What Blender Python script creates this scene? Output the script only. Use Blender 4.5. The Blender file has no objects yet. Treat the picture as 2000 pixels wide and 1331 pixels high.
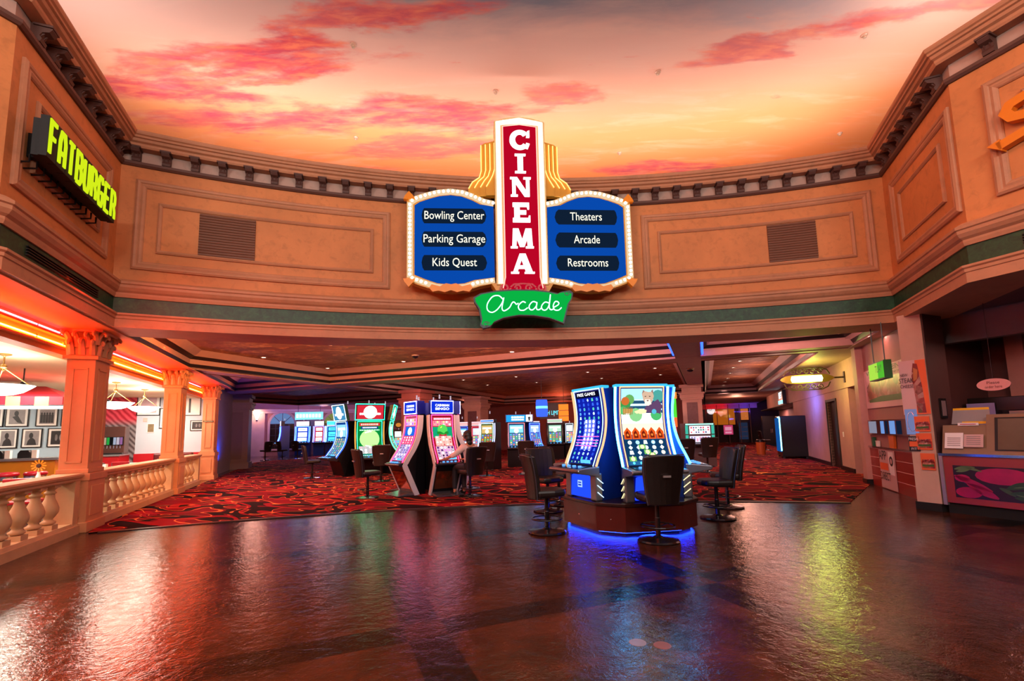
import bpy, bmesh, math, random
from mathutils import Vector, Matrix
random.seed(11)
SC = bpy.context.scene
COL = SC.collection
R = math.radians
sin, cos, pi = math.sin, math.cos, math.pi

# ------------------------------------------------------------------ camera
PITCH, ROLL = R(6.263), R(-1.232)
f_ = Vector((0, cos(PITCH), sin(PITCH))); u0 = Vector((0, -sin(PITCH), cos(PITCH))); x0 = Vector((1, 0, 0))
cx_ = cos(ROLL) * x0 + sin(ROLL) * u0
cu_ = -sin(ROLL) * x0 + cos(ROLL) * u0
cam = bpy.data.cameras.new('camera')
cam.sensor_width = 36; cam.lens = 900 / 2000 * 36; cam.shift_y = 76.9 / 2000
cam.clip_start = 0.05; cam.clip_end = 200
camo = bpy.data.objects.new('camera', cam); COL.objects.link(camo)
camo.matrix_world = Matrix(((cx_.x, cu_.x, -f_.x, 0), (cx_.y, cu_.y, -f_.y, 0), (cx_.z, cu_.z, -f_.z, 1.5), (0, 0, 0, 1)))
SC.camera = camo

# ------------------------------------------------------------------ world, view
w = bpy.data.worlds.new('world'); SC.world = w; w.use_nodes = True
w.node_tree.nodes['Background'].inputs[0].default_value = (0.05, 0.035, 0.05, 1)
w.node_tree.nodes['Background'].inputs[1].default_value = 0.15
vs = SC.view_settings
vs.view_transform = 'Standard'; vs.look = 'None'; vs.exposure = 0.0; vs.gamma = 1.0; vs.use_curve_mapping = False

# ------------------------------------------------------------------ frames of the plan
AL, AR, AS = R(22.24), R(-22.54), R(3.9)         # left side of the hall, corridor side, the sign's tangent
def rot(x, y, a): return (x * cos(a) - y * sin(a), x * sin(a) + y * cos(a))
def FL(x, y, z=0.0): p = rot(x, y, AL); return Vector((p[0], p[1], z))
def FR(x, y, z=0.0): p = rot(x, y, AR); return Vector((p[0], p[1], z))

def lin(h):
    h = h.lstrip('#'); o = []
    for i in (0, 2, 4):
        c = int(h[i:i + 2], 16) / 255
        o.append(c / 12.92 if c <= 0.04045 else ((c + 0.055) / 1.055) ** 2.4)
    return tuple(o) + (1,)

# ------------------------------------------------------------------ large lights
def area(name, loc, target, sx, sy, power, colour, spread=180):
    l = bpy.data.lights.new(name, 'AREA'); l.shape = 'RECTANGLE'; l.size = sx; l.size_y = sy
    l.energy = power; l.color = lin(colour)[:3]; l.spread = R(spread)
    o = bpy.data.objects.new(name, l); COL.objects.link(o); o.location = loc
    d = Vector(target) - Vector(loc); o.rotation_euler = d.to_track_quat('-Z', 'Y').to_euler()
    return o
def spot(name, loc, target, power, colour, ang=70, blend=.6, r=.06):
    l = bpy.data.lights.new(name, 'SPOT'); l.energy = power; l.color = lin(colour)[:3]; l.spot_size = R(ang); l.spot_blend = blend; l.shadow_soft_size = r
    o = bpy.data.objects.new(name, l); COL.objects.link(o); o.location = loc
    d = Vector(target) - Vector(loc); o.rotation_euler = d.to_track_quat('-Z', 'Y').to_euler()
    return o
def point(name, loc, power, colour, r=.1):
    l = bpy.data.lights.new(name, 'POINT'); l.energy = power; l.color = lin(colour)[:3]; l.shadow_soft_size = r
    o = bpy.data.objects.new(name, l); COL.objects.link(o); o.location = loc
    return o
ARC_C, ARC_R = (1.42, -8.2), 17.75
def arc(deg, o=0.0):
    return (ARC_C[0] + (ARC_R - o) * sin(R(deg)), ARC_C[1] + (ARC_R - o) * cos(R(deg)))
# cove lights standing on the roofs behind the parapet, washing the painted sky
for k, dg in enumerate((-24.5, -18.5, -12.5, -6.5, -0.5, 5.5, 11.5, 17)):
    p = arc(dg, -0.75); q = arc(dg, -1.5)
    area('cove_light', (p[0], p[1], 6.62), (q[0], q[1], 8.6), 1.8, 0.25, 52, 'fff2ea')
for p, q in ((FL(-4.1, 7.9), FL(-4.3, 7.9)), (FR(4.3, 9.2), FR(4.5, 9.2)), (FL(-4.1, 6.2), FL(-4.3, 6.0)), (FL(9.0, 2.2), FL(9.2, 2.2))):
    area('cove_light', (p.x, p.y, 6.62), (q.x, q.y, 8.6), 1.6, 0.25, 36, 'fff2ea')
# floodlights added out of view behind the camera to brighten the painted sky
for x, y in ((-5, -3), (0, -4.5), (5, -3)):
    area('sky_fill_flood', (x, y, 6.4), (x * .6, y * .3 + 2.5, 8.6), 3.0, 0.5, 380, 'fff0e6')
# wall-wash spots of the hall ceiling
for p, q, pw in (((4.6, 2.5, 8.4), (-4.3, 8.6, 5.0), 140), ((-1.6, 2.5, 8.4), (5.3, 9.2, 5.0), 140), ((3.2, 1.2, 8.4), (-5.9, 6.3, 5.2), 520), ((-2.6, 2.0, 8.4), (6.7, 7.4, 5.2), 760),
                 ((0, 1.0, 8.4), (7.2, 4.2, 5.2), 260)):
    spot('wall_wash', p, q, pw, 'ffa472' if abs(q[0]) < 5.5 and q[1] > 7 else 'ff8236', 58, .8, .15)
# ------------------------------------------------------------------ tagging
def tag(o, label=None, cat=None, group=None, kind=None):
    if label: o['label'] = label
    if cat: o['category'] = cat
    if group: o['group'] = group
    if kind: o['kind'] = kind
    return o
def thing(name, label, cat, loc=(0, 0, 0), rz=0.0, group=None, kind=None):
    o = bpy.data.objects.new(name, None); COL.objects.link(o); o.empty_display_size = .1
    o.location = loc; o.rotation_euler = (0, 0, rz)
    return tag(o, label, cat, group, kind)
KIDS = {}
def copy_tree(o, parent=None):
    c = o.copy(); COL.objects.link(c)
    if parent is not None: c.parent = parent; KIDS.setdefault(parent.name, []).append(c)
    for ch in list(KIDS.get(o.name, [])): copy_tree(ch, c)
    return c

# ------------------------------------------------------------------ materials
class NT:
    def __init__(s, name):
        s.m = bpy.data.materials.new(name); s.m.use_nodes = True; s.t = s.m.node_tree; s.t.nodes.clear()
        s.out = s.t.nodes.new('ShaderNodeOutputMaterial')
    def n(s, typ, **kw):
        x = s.t.nodes.new('ShaderNode' + typ)
        for k, v in kw.items():
            if k.startswith('_'): setattr(x, k[1:], v)
            else:
                i = x.inputs[int(k[1:])] if k[0] == 'i' and k[1:].isdigit() else x.inputs[k]
                if hasattr(v, 'is_output') or isinstance(v, bpy.types.NodeSocket): s.t.links.new(v, i)
                else: i.default_value = v
        return x
    def math(s, op, a, b=0.0, c=0.0, clamp=False):
        return s.n('Math', _operation=op, _use_clamp=clamp, i0=a, i1=b, i2=c).outputs[0]
    def mix(s, fac, a, b, blend='MIX'):
        x = s.n('Mix', _data_type='RGBA', _blend_type=blend)
        for i, v in ((0, fac), (6, a), (7, b)):
            if isinstance(v, bpy.types.NodeSocket): s.t.links.new(v, x.inputs[i])
            else: x.inputs[i].default_value = v
        return x.outputs[2]
    def ramp(s, fac, stops, interp='LINEAR'):
        x = s.n('ValToRGB', i0=fac); r = x.color_ramp; r.interpolation = interp
        while len(r.elements) < len(stops): r.elements.new(0.5)
        for e, (p, c) in zip(r.elements, stops): e.position = p; e.color = c
        return x.outputs[0]
    def noise(s, vec, scale=5.0, detail=3.0, rough=.5, dist=0.0):
        return s.n('TexNoise', Vector=vec, Scale=scale, Detail=detail, Roughness=rough, Distortion=dist).outputs[0]
    def surf(s, sh): s.t.links.new(sh, s.out.inputs[0]); return s.m
    def bsdf(s, **kw): return s.n('BsdfPrincipled', **kw)
def sc_(c, k): return (min(1, c[0] * k), min(1, c[1] * k), min(1, c[2] * k), 1)
_M = {}
def M(name, hexc, rough=.5, metal=0.0, var=.15, vs=4.0, bump=0.0, bs=40.0, coat=0.0):
    if name in _M: return _M[name]
    t = NT(name); c = lin(hexc)
    co = t.n('TexCoord').outputs['Object']
    nz = t.noise(co, vs, 4.0, .6)
    base = t.mix(nz, sc_(c, 1 - var), sc_(c, 1 + var))
    b = t.bsdf(**{'Base Color': base, 'Roughness': rough, 'Metallic': metal, 'Coat Weight': coat})
    if bump:
        bp = t.n('Bump', Strength=bump, Distance=.01, Height=t.noise(co, bs, 3.0))
        t.t.links.new(bp.outputs[0], b.inputs['Normal'])
    _M[name] = t.surf(b.outputs[0]); return _M[name]
def G(hexc, k=1.5):
    key = ('glow', hexc, k)
    if key in _M: return _M[key]
    t = NT('glow_%s_%s' % (hexc, str(k).replace('.', '_')))
    _M[key] = t.surf(t.n('Emission', Color=lin(hexc), Strength=k).outputs[0]); return _M[key]

def stucco(name, hexc, stain):
    t = NT(name); c = lin(hexc); co = t.n('TexCoord').outputs['Object']
    n1 = t.noise(co, 0.9, 5.0, .65); n2 = t.noise(co, 7.0, 4.0, .6, .4); n3 = t.noise(t.n('Mapping', Vector=co, Scale=(9, 9, 1.2)).outputs[0], 1.0, 3.0)
    a = t.mix(t.ramp(n1, [(.35, (0, 0, 0, 1)), (.7, (1, 1, 1, 1))]), sc_(c, .86), sc_(c, 1.1))
    a = t.mix(t.math('MULTIPLY', t.ramp(n2, [(.52, (0, 0, 0, 1)), (.72, (1, 1, 1, 1))]), stain), a, sc_(c, .55))
    a = t.mix(t.math('MULTIPLY', n3, .22), a, sc_(c, .62))
    b = t.bsdf(**{'Base Color': a, 'Roughness': .62})
    bp = t.n('Bump', Strength=.12, Distance=.01, Height=n2); t.t.links.new(bp.outputs[0], b.inputs['Normal'])
    return t.surf(b.outputs[0])
WALL = stucco('tan_stucco', 'cf8249', .5)
MOLD = stucco('stone_moulding', 'bd835f', .35)
FRIEZE_LIT = stucco('lit_frieze_plaster', 'b99a8c', .3)  # wall tone made paler: light between the brackets put into the colour
def verdigris():
    t = NT('green_marble'); co = t.n('TexCoord').outputs['Object']
    n = t.noise(co, 9.0, 6.0, .7, .6); n2 = t.noise(co, 1.3, 2.0)
    c = t.ramp(n, [(.3, lin('0d2014')), (.55, lin('1f4a2c')), (.75, lin('346a3a'))])
    c = t.mix(t.math('MULTIPLY', n2, .5), c, lin('12301f'))
    return t.surf(t.bsdf(**{'Base Color': c, 'Roughness': .5}).outputs[0])
GREENB = verdigris()

def floor_mat():
    t = NT('stamped_concrete'); co = t.n('TexCoord').outputs['Object']
    sp = t.n('SeparateXYZ', i0=co)
    def band(v, off, per):
        q = t.math('ABSOLUTE', t.math('SUBTRACT', t.math('FRACT', t.math('ADD', t.math('DIVIDE', t.math('SUBTRACT', v, off), per), 0.5)), 0.5))
        return t.math('LESS_THAN', t.math('MULTIPLY', q, per), 0.15)
    bx = band(sp.outputs[0], .75, 2.65); by = band(sp.outputs[1], 3.7, 2.95)
    b = t.math('ABSOLUTE', t.math('SUBTRACT', bx, by))
    n1 = t.noise(co, 2.2, 6.0, .65, .5); n2 = t.noise(co, 11.0, 5.0, .6, .8); n3 = t.noise(co, 42.0, 3.0, .6)
    br = t.ramp(n1, [(.3, lin('261109')), (.5, lin('482212')), (.72, lin('6c3622'))])
    br = t.mix(t.math('MULTIPLY', n2, .5), br, lin('1a0c09'))
    c = t.mix(b, br, lin('060505'))
    hgt = t.math('ADD', t.math('ADD', t.math('MULTIPLY', n2, 1.0), t.math('MULTIPLY', n3, .4)), t.math('ADD', t.math('MULTIPLY', n1, .8), t.math('MULTIPLY', t.noise(co, 95.0, 2.0), .09)))
    bp = t.n('Bump', Strength=.23, Distance=.02, Height=hgt)
    ro = t.n('MapRange', i0=n2, i1=.3, i2=.7, i3=.05, i4=.17).outputs[0]
    bs = t.bsdf(**{'Base Color': c, 'Roughness': ro, 'Normal': bp.outputs[0], 'IOR': 1.5, 'Specular IOR Level': .5})
    return t.surf(bs.outputs[0])
def carpet_mat():
    t = NT('casino_carpet'); co = t.n('TexCoord').outputs['Object']
    v = t.n('Mapping', Vector=co, Scale=(.6, .95, 1)).outputs[0]
    n = t.noise(v, 1.0, 1.0, .4, 1.6); m = t.noise(v, .8, 0.0, .5, 1.0)
    l1 = t.math('ABSOLUTE', t.math('SUBTRACT', t.math('FRACT', t.math('MULTIPLY', n, 6.0)), .5))
    l2 = t.math('ABSOLUTE', t.math('SUBTRACT', t.math('FRACT', t.math('MULTIPLY', m, 5.0)), .5))
    fill = t.math('GREATER_THAN', t.math('FRACT', t.math('MULTIPLY', n, 3.5)), .55)
    c = t.mix(fill, lin('78051c'), lin('1e040a'))
    c = t.mix(t.math('LESS_THAN', l2, .10), c, lin('9c0a22'))
    c = t.mix(t.math('LESS_THAN', l1, .036), c, lin('f08a48'))
    fz = t.noise(co, 160.0, 1.0)
    c = t.mix(t.math('MULTIPLY', fz, .45), c, (0.01, .004, .004, 1))
    return t.surf(t.bsdf(**{'Base Color': c, 'Roughness': .95, 'Specular IOR Level': .1}).outputs[0])
def sky_mural():
    t = NT('painted_sky'); po = t.n('NewGeometry').outputs['Position']
    big = t.n('TexNoise', Vector=t.n('Mapping', Vector=po, Scale=(.35, 1.0, 1)).outputs[0], Scale=.9, Detail=6.0, Roughness=.6, Distortion=.3)
    off = t.n('VectorMath', _operation='MULTIPLY', i0=t.n('VectorMath', _operation='SUBTRACT', i0=big.outputs[1], i1=(.5, .5, .5)).outputs[0], i1=(3.2, 1.7, 0)).outputs[0]
    p = t.n('VectorMath', _operation='ADD', i0=po, i1=off).outputs[0]
    def blob(x, y, rx, ry, soft=.55, a=0.0):
        d = t.n('VectorMath', _operation='SUBTRACT', i0=p, i1=(x, y, 0)).outputs[0]
        if a: d = t.n('VectorRotate', _rotation_type='Z_AXIS', Vector=d, Angle=R(a)).outputs[0]
        d = t.n('VectorMath', _operation='MULTIPLY', i0=d, i1=(1 / rx, 1 / ry, 0)).outputs[0]
        l = t.n('VectorMath', _operation='LENGTH', i0=d).outputs[1]
        return t.n('MapRange', _interpolation_type='SMOOTHSTEP', i0=l, i1=1 + soft, i2=1 - soft, i3=0.0, i4=1.0).outputs[0]
    sy = t.n('SeparateXYZ', i0=t.n('VectorMath', _operation='ADD', i0=po, i1=t.n('VectorMath', _operation='MULTIPLY', i0=off, i1=(.35, .35, 0)).outputs[0]).outputs[0])
    v = t.math('ADD', sy.outputs[1], t.math('MULTIPLY', t.math('POWER', t.math('ABSOLUTE', t.math('SUBTRACT', sy.outputs[0], .5)), 1.6), .05))
    c = t.ramp(t.n('MapRange', i0=v, i1=6.0, i2=13.0).outputs[0], [(.0, lin('b4b6c0')), (.13, lin('e0c0ba')), (.30, lin('f6c6b6')), (.48, lin('ffb898')), (.66, lin('ff9e6a')), (1, lin('ff8e50'))])
    blue = blob(.9, 6.6, 3.2, .75, .7); c = t.mix(t.math('MULTIPLY', blue, .85), c, lin('70879c'))
    blue2 = blob(4.6, 7.0, 1.2, .4, .7); c = t.mix(t.math('MULTIPLY', blue2, .5), c, lin('a8b4c4'))
    fb = t.noise(t.n('Mapping', Vector=po, Scale=(.55, 1.5, 1), Rotation=(0, 0, R(6))).outputs[0], 1.25, 8.0, .6, .35)
    fine = t.noise(t.n('Mapping', Vector=po, Scale=(.7, 2.6, 1), Location=(5, 2, 0)).outputs[0], 2.2, 6.0, .6, .3)
    fm = t.math('ADD', t.math('MULTIPLY', t.math('SUBTRACT', fb, .5), 1.7), t.math('MULTIPLY', t.math('SUBTRACT', fine, .5), .7))
    tone = t.ramp(t.n('MapRange', i0=fine, i1=.35, i2=.65).outputs[0], [(0, lin('d4506a')), (.5, lin('ee6666')), (1, lin('ff8a6c'))])
    for x, y, rx, ry, a, k in ((-4.6, 8.05, 2.5, .42, 0, 1.0), (-6.7, 8.7, 1.7, .40, -8, 1.0), (-2.4, 7.2, 1.9, .34, 6, .85), (-1.6, 9.7, 2.3, .55, 0, .95), (-5.6, 9.75, 2.4, .42, -4, .95),
                               (-2.2, 10.9, 2.6, .45, 0, .75), (1.1, 9.25, .8, .35, 0, .7), (5.0, 7.85, 1.7, .26, 12, .7), (7.3, 7.3, 1.6, .24, 4, .6), (4.0, 12.1, 1.7, .35, 0, .9), (-7.4, 11.4, 1.8, .35, 0, .5), (-4.2, 11.9, 1.6, .3, 0, .6)):
        q = t.math('ADD', blob(x, y, rx, ry, .85, a), fm)
        f = t.math('MULTIPLY', t.n('MapRange', _interpolation_type='SMOOTHSTEP', i0=q, i1=.28, i2=.9, i3=0.0, i4=1.0).outputs[0], k)
        c = t.mix(f, c, tone)
    hl = t.n('MapRange', i0=t.noise(t.n('Mapping', Vector=po, Scale=(.6, 3.0, 1), Location=(3, 7, 0)).outputs[0], 1.0, 6.0, .6, .4), i1=.52, i2=.78).outputs[0]
    c = t.mix(t.math('MULTIPLY', hl, .3), c, lin('ffd8c4'))
    return t.surf(t.bsdf(**{'Base Color': c, 'Roughness': .9, 'Specular IOR Level': 0.0}).outputs[0])
def tin_ceiling():
    t = NT('pressed_tin_ceiling'); co = t.n('TexCoord').outputs['Object']
    v = t.n('Mapping', Vector=co, Rotation=(0, 0, R(28)), Scale=(1.0, 1.7, 1)).outputs[0]
    vd = t.n('VectorMath', _operation='ADD', i0=v, i1=t.n('VectorMath', _operation='SCALE', i0=t.n('TexNoise', Vector=co, Scale=1.6, Detail=3.0).outputs[1], Scale=.5).outputs[0]).outputs[0]
    vo = t.n('TexVoronoi', Vector=vd, Scale=1.9); n = t.noise(co, 6.0, 5.0, .65)
    h = t.math('ADD', vo.outputs[0], t.math('MULTIPLY', n, .35))
    hue = t.n('SeparateColor', i0=vo.outputs[1]).outputs[0]
    c = t.mix(hue, lin('80543e'), lin('d8a06a')); c = t.mix(t.n('MapRange', i0=n, i1=.35, i2=.65).outputs[0], c, lin('8a5a48'))
    bp = t.n('Bump', Strength=.6, Distance=.03, Height=h)
    return t.surf(t.bsdf(**{'Base Color': c, 'Roughness': .65, 'Normal': bp.outputs[0], 'Specular IOR Level': .25}).outputs[0])
FLOORM, CARPET, SKY, TIN = floor_mat(), carpet_mat(), sky_mural(), tin_ceiling()

# ------------------------------------------------------------------ mesh builder
class MB:
    def __init__(s): s.v = []; s.f = []; s.m = []; s.k = 0
    def add(s, vs, fs):
        n = len(s.v); s.v += [tuple(p) for p in vs]; s.f += [tuple(i + n for i in q) for q in fs]; s.m += [s.k] * len(fs); return s
    def mat(s, k): s.k = k; return s
    def box(s, x0, x1, y0, y1, z0, z1):
        return s.add([(x0, y0, z0), (x1, y0, z0), (x1, y1, z0), (x0, y1, z0), (x0, y0, z1), (x1, y0, z1), (x1, y1, z1), (x0, y1, z1)],
                     [(0, 3, 2, 1), (4, 5, 6, 7), (0, 1, 5, 4), (1, 2, 6, 5), (2, 3, 7, 6), (3, 0, 4, 7)])
    def prism(s, poly, ax, a0, a1):
        n = len(poly); g = {'z': lambda p, a: (p[0], p[1], a), 'y': lambda p, a: (p[0], a, p[1]), 'x': lambda p, a: (a, p[0], p[1])}[ax]
        return s.add([g(p, a0) for p in poly] + [g(p, a1) for p in poly],
                     [tuple(range(n))[::-1], tuple(range(n, 2 * n))] + [(i, (i + 1) % n, n + (i + 1) % n, n + i) for i in range(n)])
    def face(s, pts): return s.add(pts, [tuple(range(len(pts)))])
    def lathe(s, prof, c=(0, 0, 0), seg=16):
        vs = []; fs = []; n = len(prof)
        for r, z in prof:
            for i in range(seg):
                a = 2 * pi * i / seg; vs.append((c[0] + r * cos(a), c[1] + r * sin(a), c[2] + z))
        for j in range(n - 1):
            for i in range(seg): fs.append((j * seg + i, j * seg + (i + 1) % seg, (j + 1) * seg + (i + 1) % seg, (j + 1) * seg + i))
        fs.append(tuple(range(seg))[::-1]); fs.append(tuple(range((n - 1) * seg, n * seg)))
        return s.add(vs, fs)
    def tube(s, path, r, seg=6, closed=False):
        P = [Vector(p) for p in path]; n = len(P); vs = []; fs = []; up = None
        for i in range(n):
            if closed: d = P[(i + 1) % n] - P[i - 1]
            else: d = P[min(i + 1, n - 1)] - P[max(i - 1, 0)]
            d = d.normalized() if d.length > 1e-9 else Vector((0, 0, 1))
            if up is None: up = Vector((0, 0, 1)) if abs(d.z) < .9 else Vector((1, 0, 0))
            a = d.cross(up)
            a = a.normalized() if a.length > 1e-6 else d.orthogonal().normalized()
            b = a.cross(d).normalized(); up = b
            rr = r[i] if isinstance(r, (list, tuple)) else r
            for k in range(seg):
                t = 2 * pi * k / seg; vs.append(P[i] + a * (rr * cos(t)) + b * (rr * sin(t)))
        for i in range(n if closed else n - 1):
            j = (i + 1) % n
            for k in range(seg): fs.append((i * seg + k, i * seg + (k + 1) % seg, j * seg + (k + 1) % seg, j * seg + k))
        if not closed: fs += [tuple(range(seg))[::-1], tuple(range((n - 1) * seg, n * seg))]
        return s.add(vs, fs)
    def ball(s, c, r, seg=8, rings=6, sq=(1, 1, 1)):
        vs = [(c[0], c[1], c[2] - r * sq[2])]; fs = []
        for j in range(1, rings):
            t = pi * j / rings - pi / 2
            for i in range(seg):
                a = 2 * pi * i / seg; vs.append((c[0] + r * sq[0] * cos(t) * cos(a), c[1] + r * sq[1] * cos(t) * sin(a), c[2] + r * sq[2] * sin(t)))
        vs.append((c[0], c[1], c[2] + r * sq[2])); L = len(vs) - 1
        for i in range(seg): fs.append((0, 1 + (i + 1) % seg, 1 + i)); fs.append((L, L - seg + i, L - seg + (i + 1) % seg))
        for j in range(rings - 2):
            for i in range(seg):
                a = 1 + j * seg; fs.append((a + i, a + (i + 1) % seg, a + seg + (i + 1) % seg, a + seg + i))
        return s.add(vs, fs)
    def sweep(s, path, prof, closed=True, caps=True):
        """path: plan polyline with the room on its right; prof: (offset towards the room, z)"""
        n = len(path); pts = []
        for i in range(n):
            def nr(a, b):
                d = Vector((b[0] - a[0], b[1] - a[1])).normalized(); return Vector((d.y, -d.x))
            n1 = nr(path[i - 1], path[i]) if i > 0 else None
            n2 = nr(path[i], path[i + 1]) if i < n - 1 else None
            if n1 is None: m = n2
            elif n2 is None: m = n1
            else: m = (n1 + n2); m = m / max(.2, m.dot(n1))
            pts.append(m)
        k = len(prof); vs = []; fs = []
        for p, m in zip(path, pts):
            for o, z in prof: vs.append((p[0] + m.x * o, p[1] + m.y * o, z))
        for i in range(n - 1):
            for j in range(k if closed else k - 1): fs.append((i * k + j, i * k + (j + 1) % k, (i + 1) * k + (j + 1) % k, (i + 1) * k + j))
        if closed and caps: fs += [tuple(range(k))[::-1], tuple(range((n - 1) * k, n * k))]
        return s.add(vs, fs)
    def build(s, name, mats, parent=None, smooth=False, bevel=0.0, rz=0.0, loc=None, kind=None, fix=True):
        me = bpy.data.meshes.new(name); me.from_pydata(s.v, [], s.f)
        if not isinstance(mats, (list, tuple)): mats = [mats]
        for m in mats: me.materials.append(m)
        me.polygons.foreach_set('material_index', s.m)
        if fix:
            bm = bmesh.new(); bm.from_mesh(me); bmesh.ops.recalc_face_normals(bm, faces=bm.faces); bm.to_mesh(me); bm.free()
        if smooth: me.polygons.foreach_set('use_smooth', [True] * len(me.polygons)); 
        o = bpy.data.objects.new(name, me); COL.objects.link(o)
        if parent is not None: o.parent = parent; KIDS.setdefault(parent.name, []).append(o)
        if rz: o.rotation_euler = (0, 0, rz)
        if loc is not None: o.location = loc
        if bevel:
            b = o.modifiers.new('bevel', 'BEVEL'); b.width = bevel; b.segments = 2; b.limit_method = 'ANGLE'; b.angle_limit = R(40)
        if kind: o['kind'] = kind
        return o
def stroke(mb, pts, w, y0, y1, closed=False):
    """flat ribbon of width w along pts in the xz plane, extruded from y0 to y1"""
    n = len(pts); L = []; Rr = []
    for i in range(n):
        a = pts[i - 1] if (i > 0 or closed) else None; b = pts[(i + 1) % n] if (i < n - 1 or closed) else None
        p = Vector(pts[i])
        d1 = (p - Vector(a)).normalized() if a is not None else None
        d2 = (Vector(b) - p).normalized() if b is not None else None
        d = d1 if d2 is None else d2 if d1 is None else (d1 + d2).normalized()
        nn = Vector((-d.y, d.x)); k = 1.0
        if d1 is not None and d2 is not None: k = 1 / max(.35, nn.dot(Vector((-d1.y, d1.x))))
        L.append(p + nn * (w / 2 * k)); Rr.append(p - nn * (w / 2 * k))
    vs = []; fs = []
    for y in (y0, y1):
        for a, b in zip(L, Rr): vs += [(a.x, y, a.y), (b.x, y, b.y)]
    m = 2 * n
    for i in range(n if closed else n - 1):
        j = (i + 1) % n
        fs += [(2 * i, 2 * i + 1, 2 * j + 1, 2 * j), (m + 2 * i, m + 2 * j, m + 2 * j + 1, m + 2 * i + 1),
               (2 * i, 2 * j, m + 2 * j, m + 2 * i), (2 * i + 1, m + 2 * i + 1, m + 2 * j + 1, 2 * j + 1)]
    if not closed: fs += [(0, m, m + 1, 1), (2 * n - 2, 2 * n - 1, m + 2 * n - 1, m + 2 * n - 2)]
    return mb.add(vs, fs)
def text(name, body, mat, parent, x, y, z, h, width=None, depth=.004, align='CENTER', kind=None, rx=90, rzz=0, bold=0.0):
    cu = bpy.data.curves.new(name, 'FONT'); cu.body = body; cu.size = 1; cu.extrude = 0; cu.align_x = align; cu.align_y = 'CENTER'; cu.offset = bold; cu.resolution_u = 3
    ob = bpy.data.objects.new(name, cu); COL.objects.link(ob)
    me = bpy.data.meshes.new_from_object(ob.evaluated_get(bpy.context.evaluated_depsgraph_get()))
    bpy.data.objects.remove(ob); bpy.data.curves.remove(cu)
    xs = [v.co.x for v in me.vertices]; ys = [v.co.y for v in me.vertices]
    ky = h / .73 if True else 1; kx = width / (max(xs) - min(xs)) if width else ky
    me.transform(Matrix.Rotation(R(rx), 4, 'X') @ Matrix.Diagonal((kx, ky, 1, 1)))
    me.materials.clear(); me.materials.append(mat); me.name = name
    o = bpy.data.objects.new(name, me); COL.objects.link(o); o.parent = parent; o.location = (x, y, z)
    if rzz: o.rotation_euler = (0, 0, rzz)
    KIDS.setdefault(parent.name, []).append(o)
    return o
def crom(pts, n=8, closed=False):
    P = [Vector(p) for p in pts]; out = []; m = len(P)
    for i in range(m if closed else m - 1):
        p0, p1, p2, p3 = (P[(i - 1) % m], P[i], P[(i + 1) % m], P[(i + 2) % m]) if closed else (P[max(i - 1, 0)], P[i], P[i + 1], P[min(i + 2, m - 1)])
        for k in range(n):
            t = k / n
            out.append(.5 * ((2 * p1) + (p2 - p0) * t + (2 * p0 - 5 * p1 + 4 * p2 - p3) * t * t + (3 * p1 - p0 - 3 * p2 + p3) * t ** 3))
    if not closed: out.append(P[-1])
    return out
def ring(cx, cz, rx, rz, n=16, a0=0.0, a1=360.0):
    return [(cx + rx * cos(R(a0 + (a1 - a0) * i / n)), cz + rz * sin(R(a0 + (a1 - a0) * i / n))) for i in range(n + (0 if a1 - a0 >= 360 else 1))]
# common materials
DARK = M('dark_bronze', '1c1412', .5); BLACK = M('black_metal', '0b0b0d', .35); CHROME = M('chrome', 'c8c8cc', .15, 1.0, .03)
TANP = M('mauve_paint', 'a5827a', .6); DKP = M('dark_brown_paint', '160d0d', .5); WHITEP = M('white_paint', 'd9d4cf', .5, 0, .05)
# ================================================================== SETTING
def st(o): o['kind'] = 'structure'; return o
# floors: hall concrete in the plan direction of its bands, carpet behind the facade line
b = MB(); b.add([(-30, -25, 0), (30, -25, 0), (30, 60, 0), (-30, 60, 0)], [(0, 1, 2, 3)])
st(b.build('floor', FLOORM, rz=AL))
cp = [arc(d, -.06) for d in [-27.6 + i * (43.6 / 40) for i in range(41)]] + [FR(3.72, 14.2)[:2], FR(4.3, 14.4)[:2], FR(4.3, 46)[:2], FR(-30, 46)[:2], FL(-3.6, 30)[:2], FL(-3.6, 10.3)[:2]]
b = MB(); b.prism([rot(x, y, -AR) for x, y in cp], 'z', .001, .012)
st(b.build('floor_carpet', CARPET, rz=AR))
b = MB(); b.prism([(p[0], p[1]) for p in [arc(d, .0) for d in [-27.2 + i * (43.2 / 40) for i in range(41)]] + [arc(d, -.07) for d in [16 - i * (43.2 / 40) for i in range(41)]]], 'z', .001, .016)
st(b.build('trim_carpet_edge', M('edge_strip', '3a2420', .35)))

# plan line of the upper facade, walked with the room on the right
ARCN = 44
P1, P4 = FL(-3.38, 6.6), FR(3.5, 8.05)
dl = Vector((sin(R(-22.24)), cos(R(22.24)), 0)); dr = Vector((sin(R(22.54)), cos(R(22.54)), 0))
P0 = P1 - dr * 5.5; P5 = P4 - dl * 5.5
AA0, AA1 = -27.35, 19.4
arcp = [arc(AA0 + (AA1 - AA0) * i / ARCN) for i in range(ARCN + 1)]
FULL = [P0[:2], P1[:2]] + arcp + [P4[:2], P5[:2]]
segs = {'wall_left_end': ([P0[:2], P1[:2]]), 'wall_left': [P1[:2], arcp[0]], 'wall_center': arcp, 'wall_right': [arcp[-1], P4[:2]], 'wall_right_end': [P4[:2], P5[:2]]}
WALLS = {}
for nme, pth in segs.items():
    b = MB(); b.sweep(pth, [(0, 3.38), (0, 6.34), (-.22, 6.34), (-.22, 3.38)])
    WALLS[nme] = st(b.build(nme, WALL))
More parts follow.
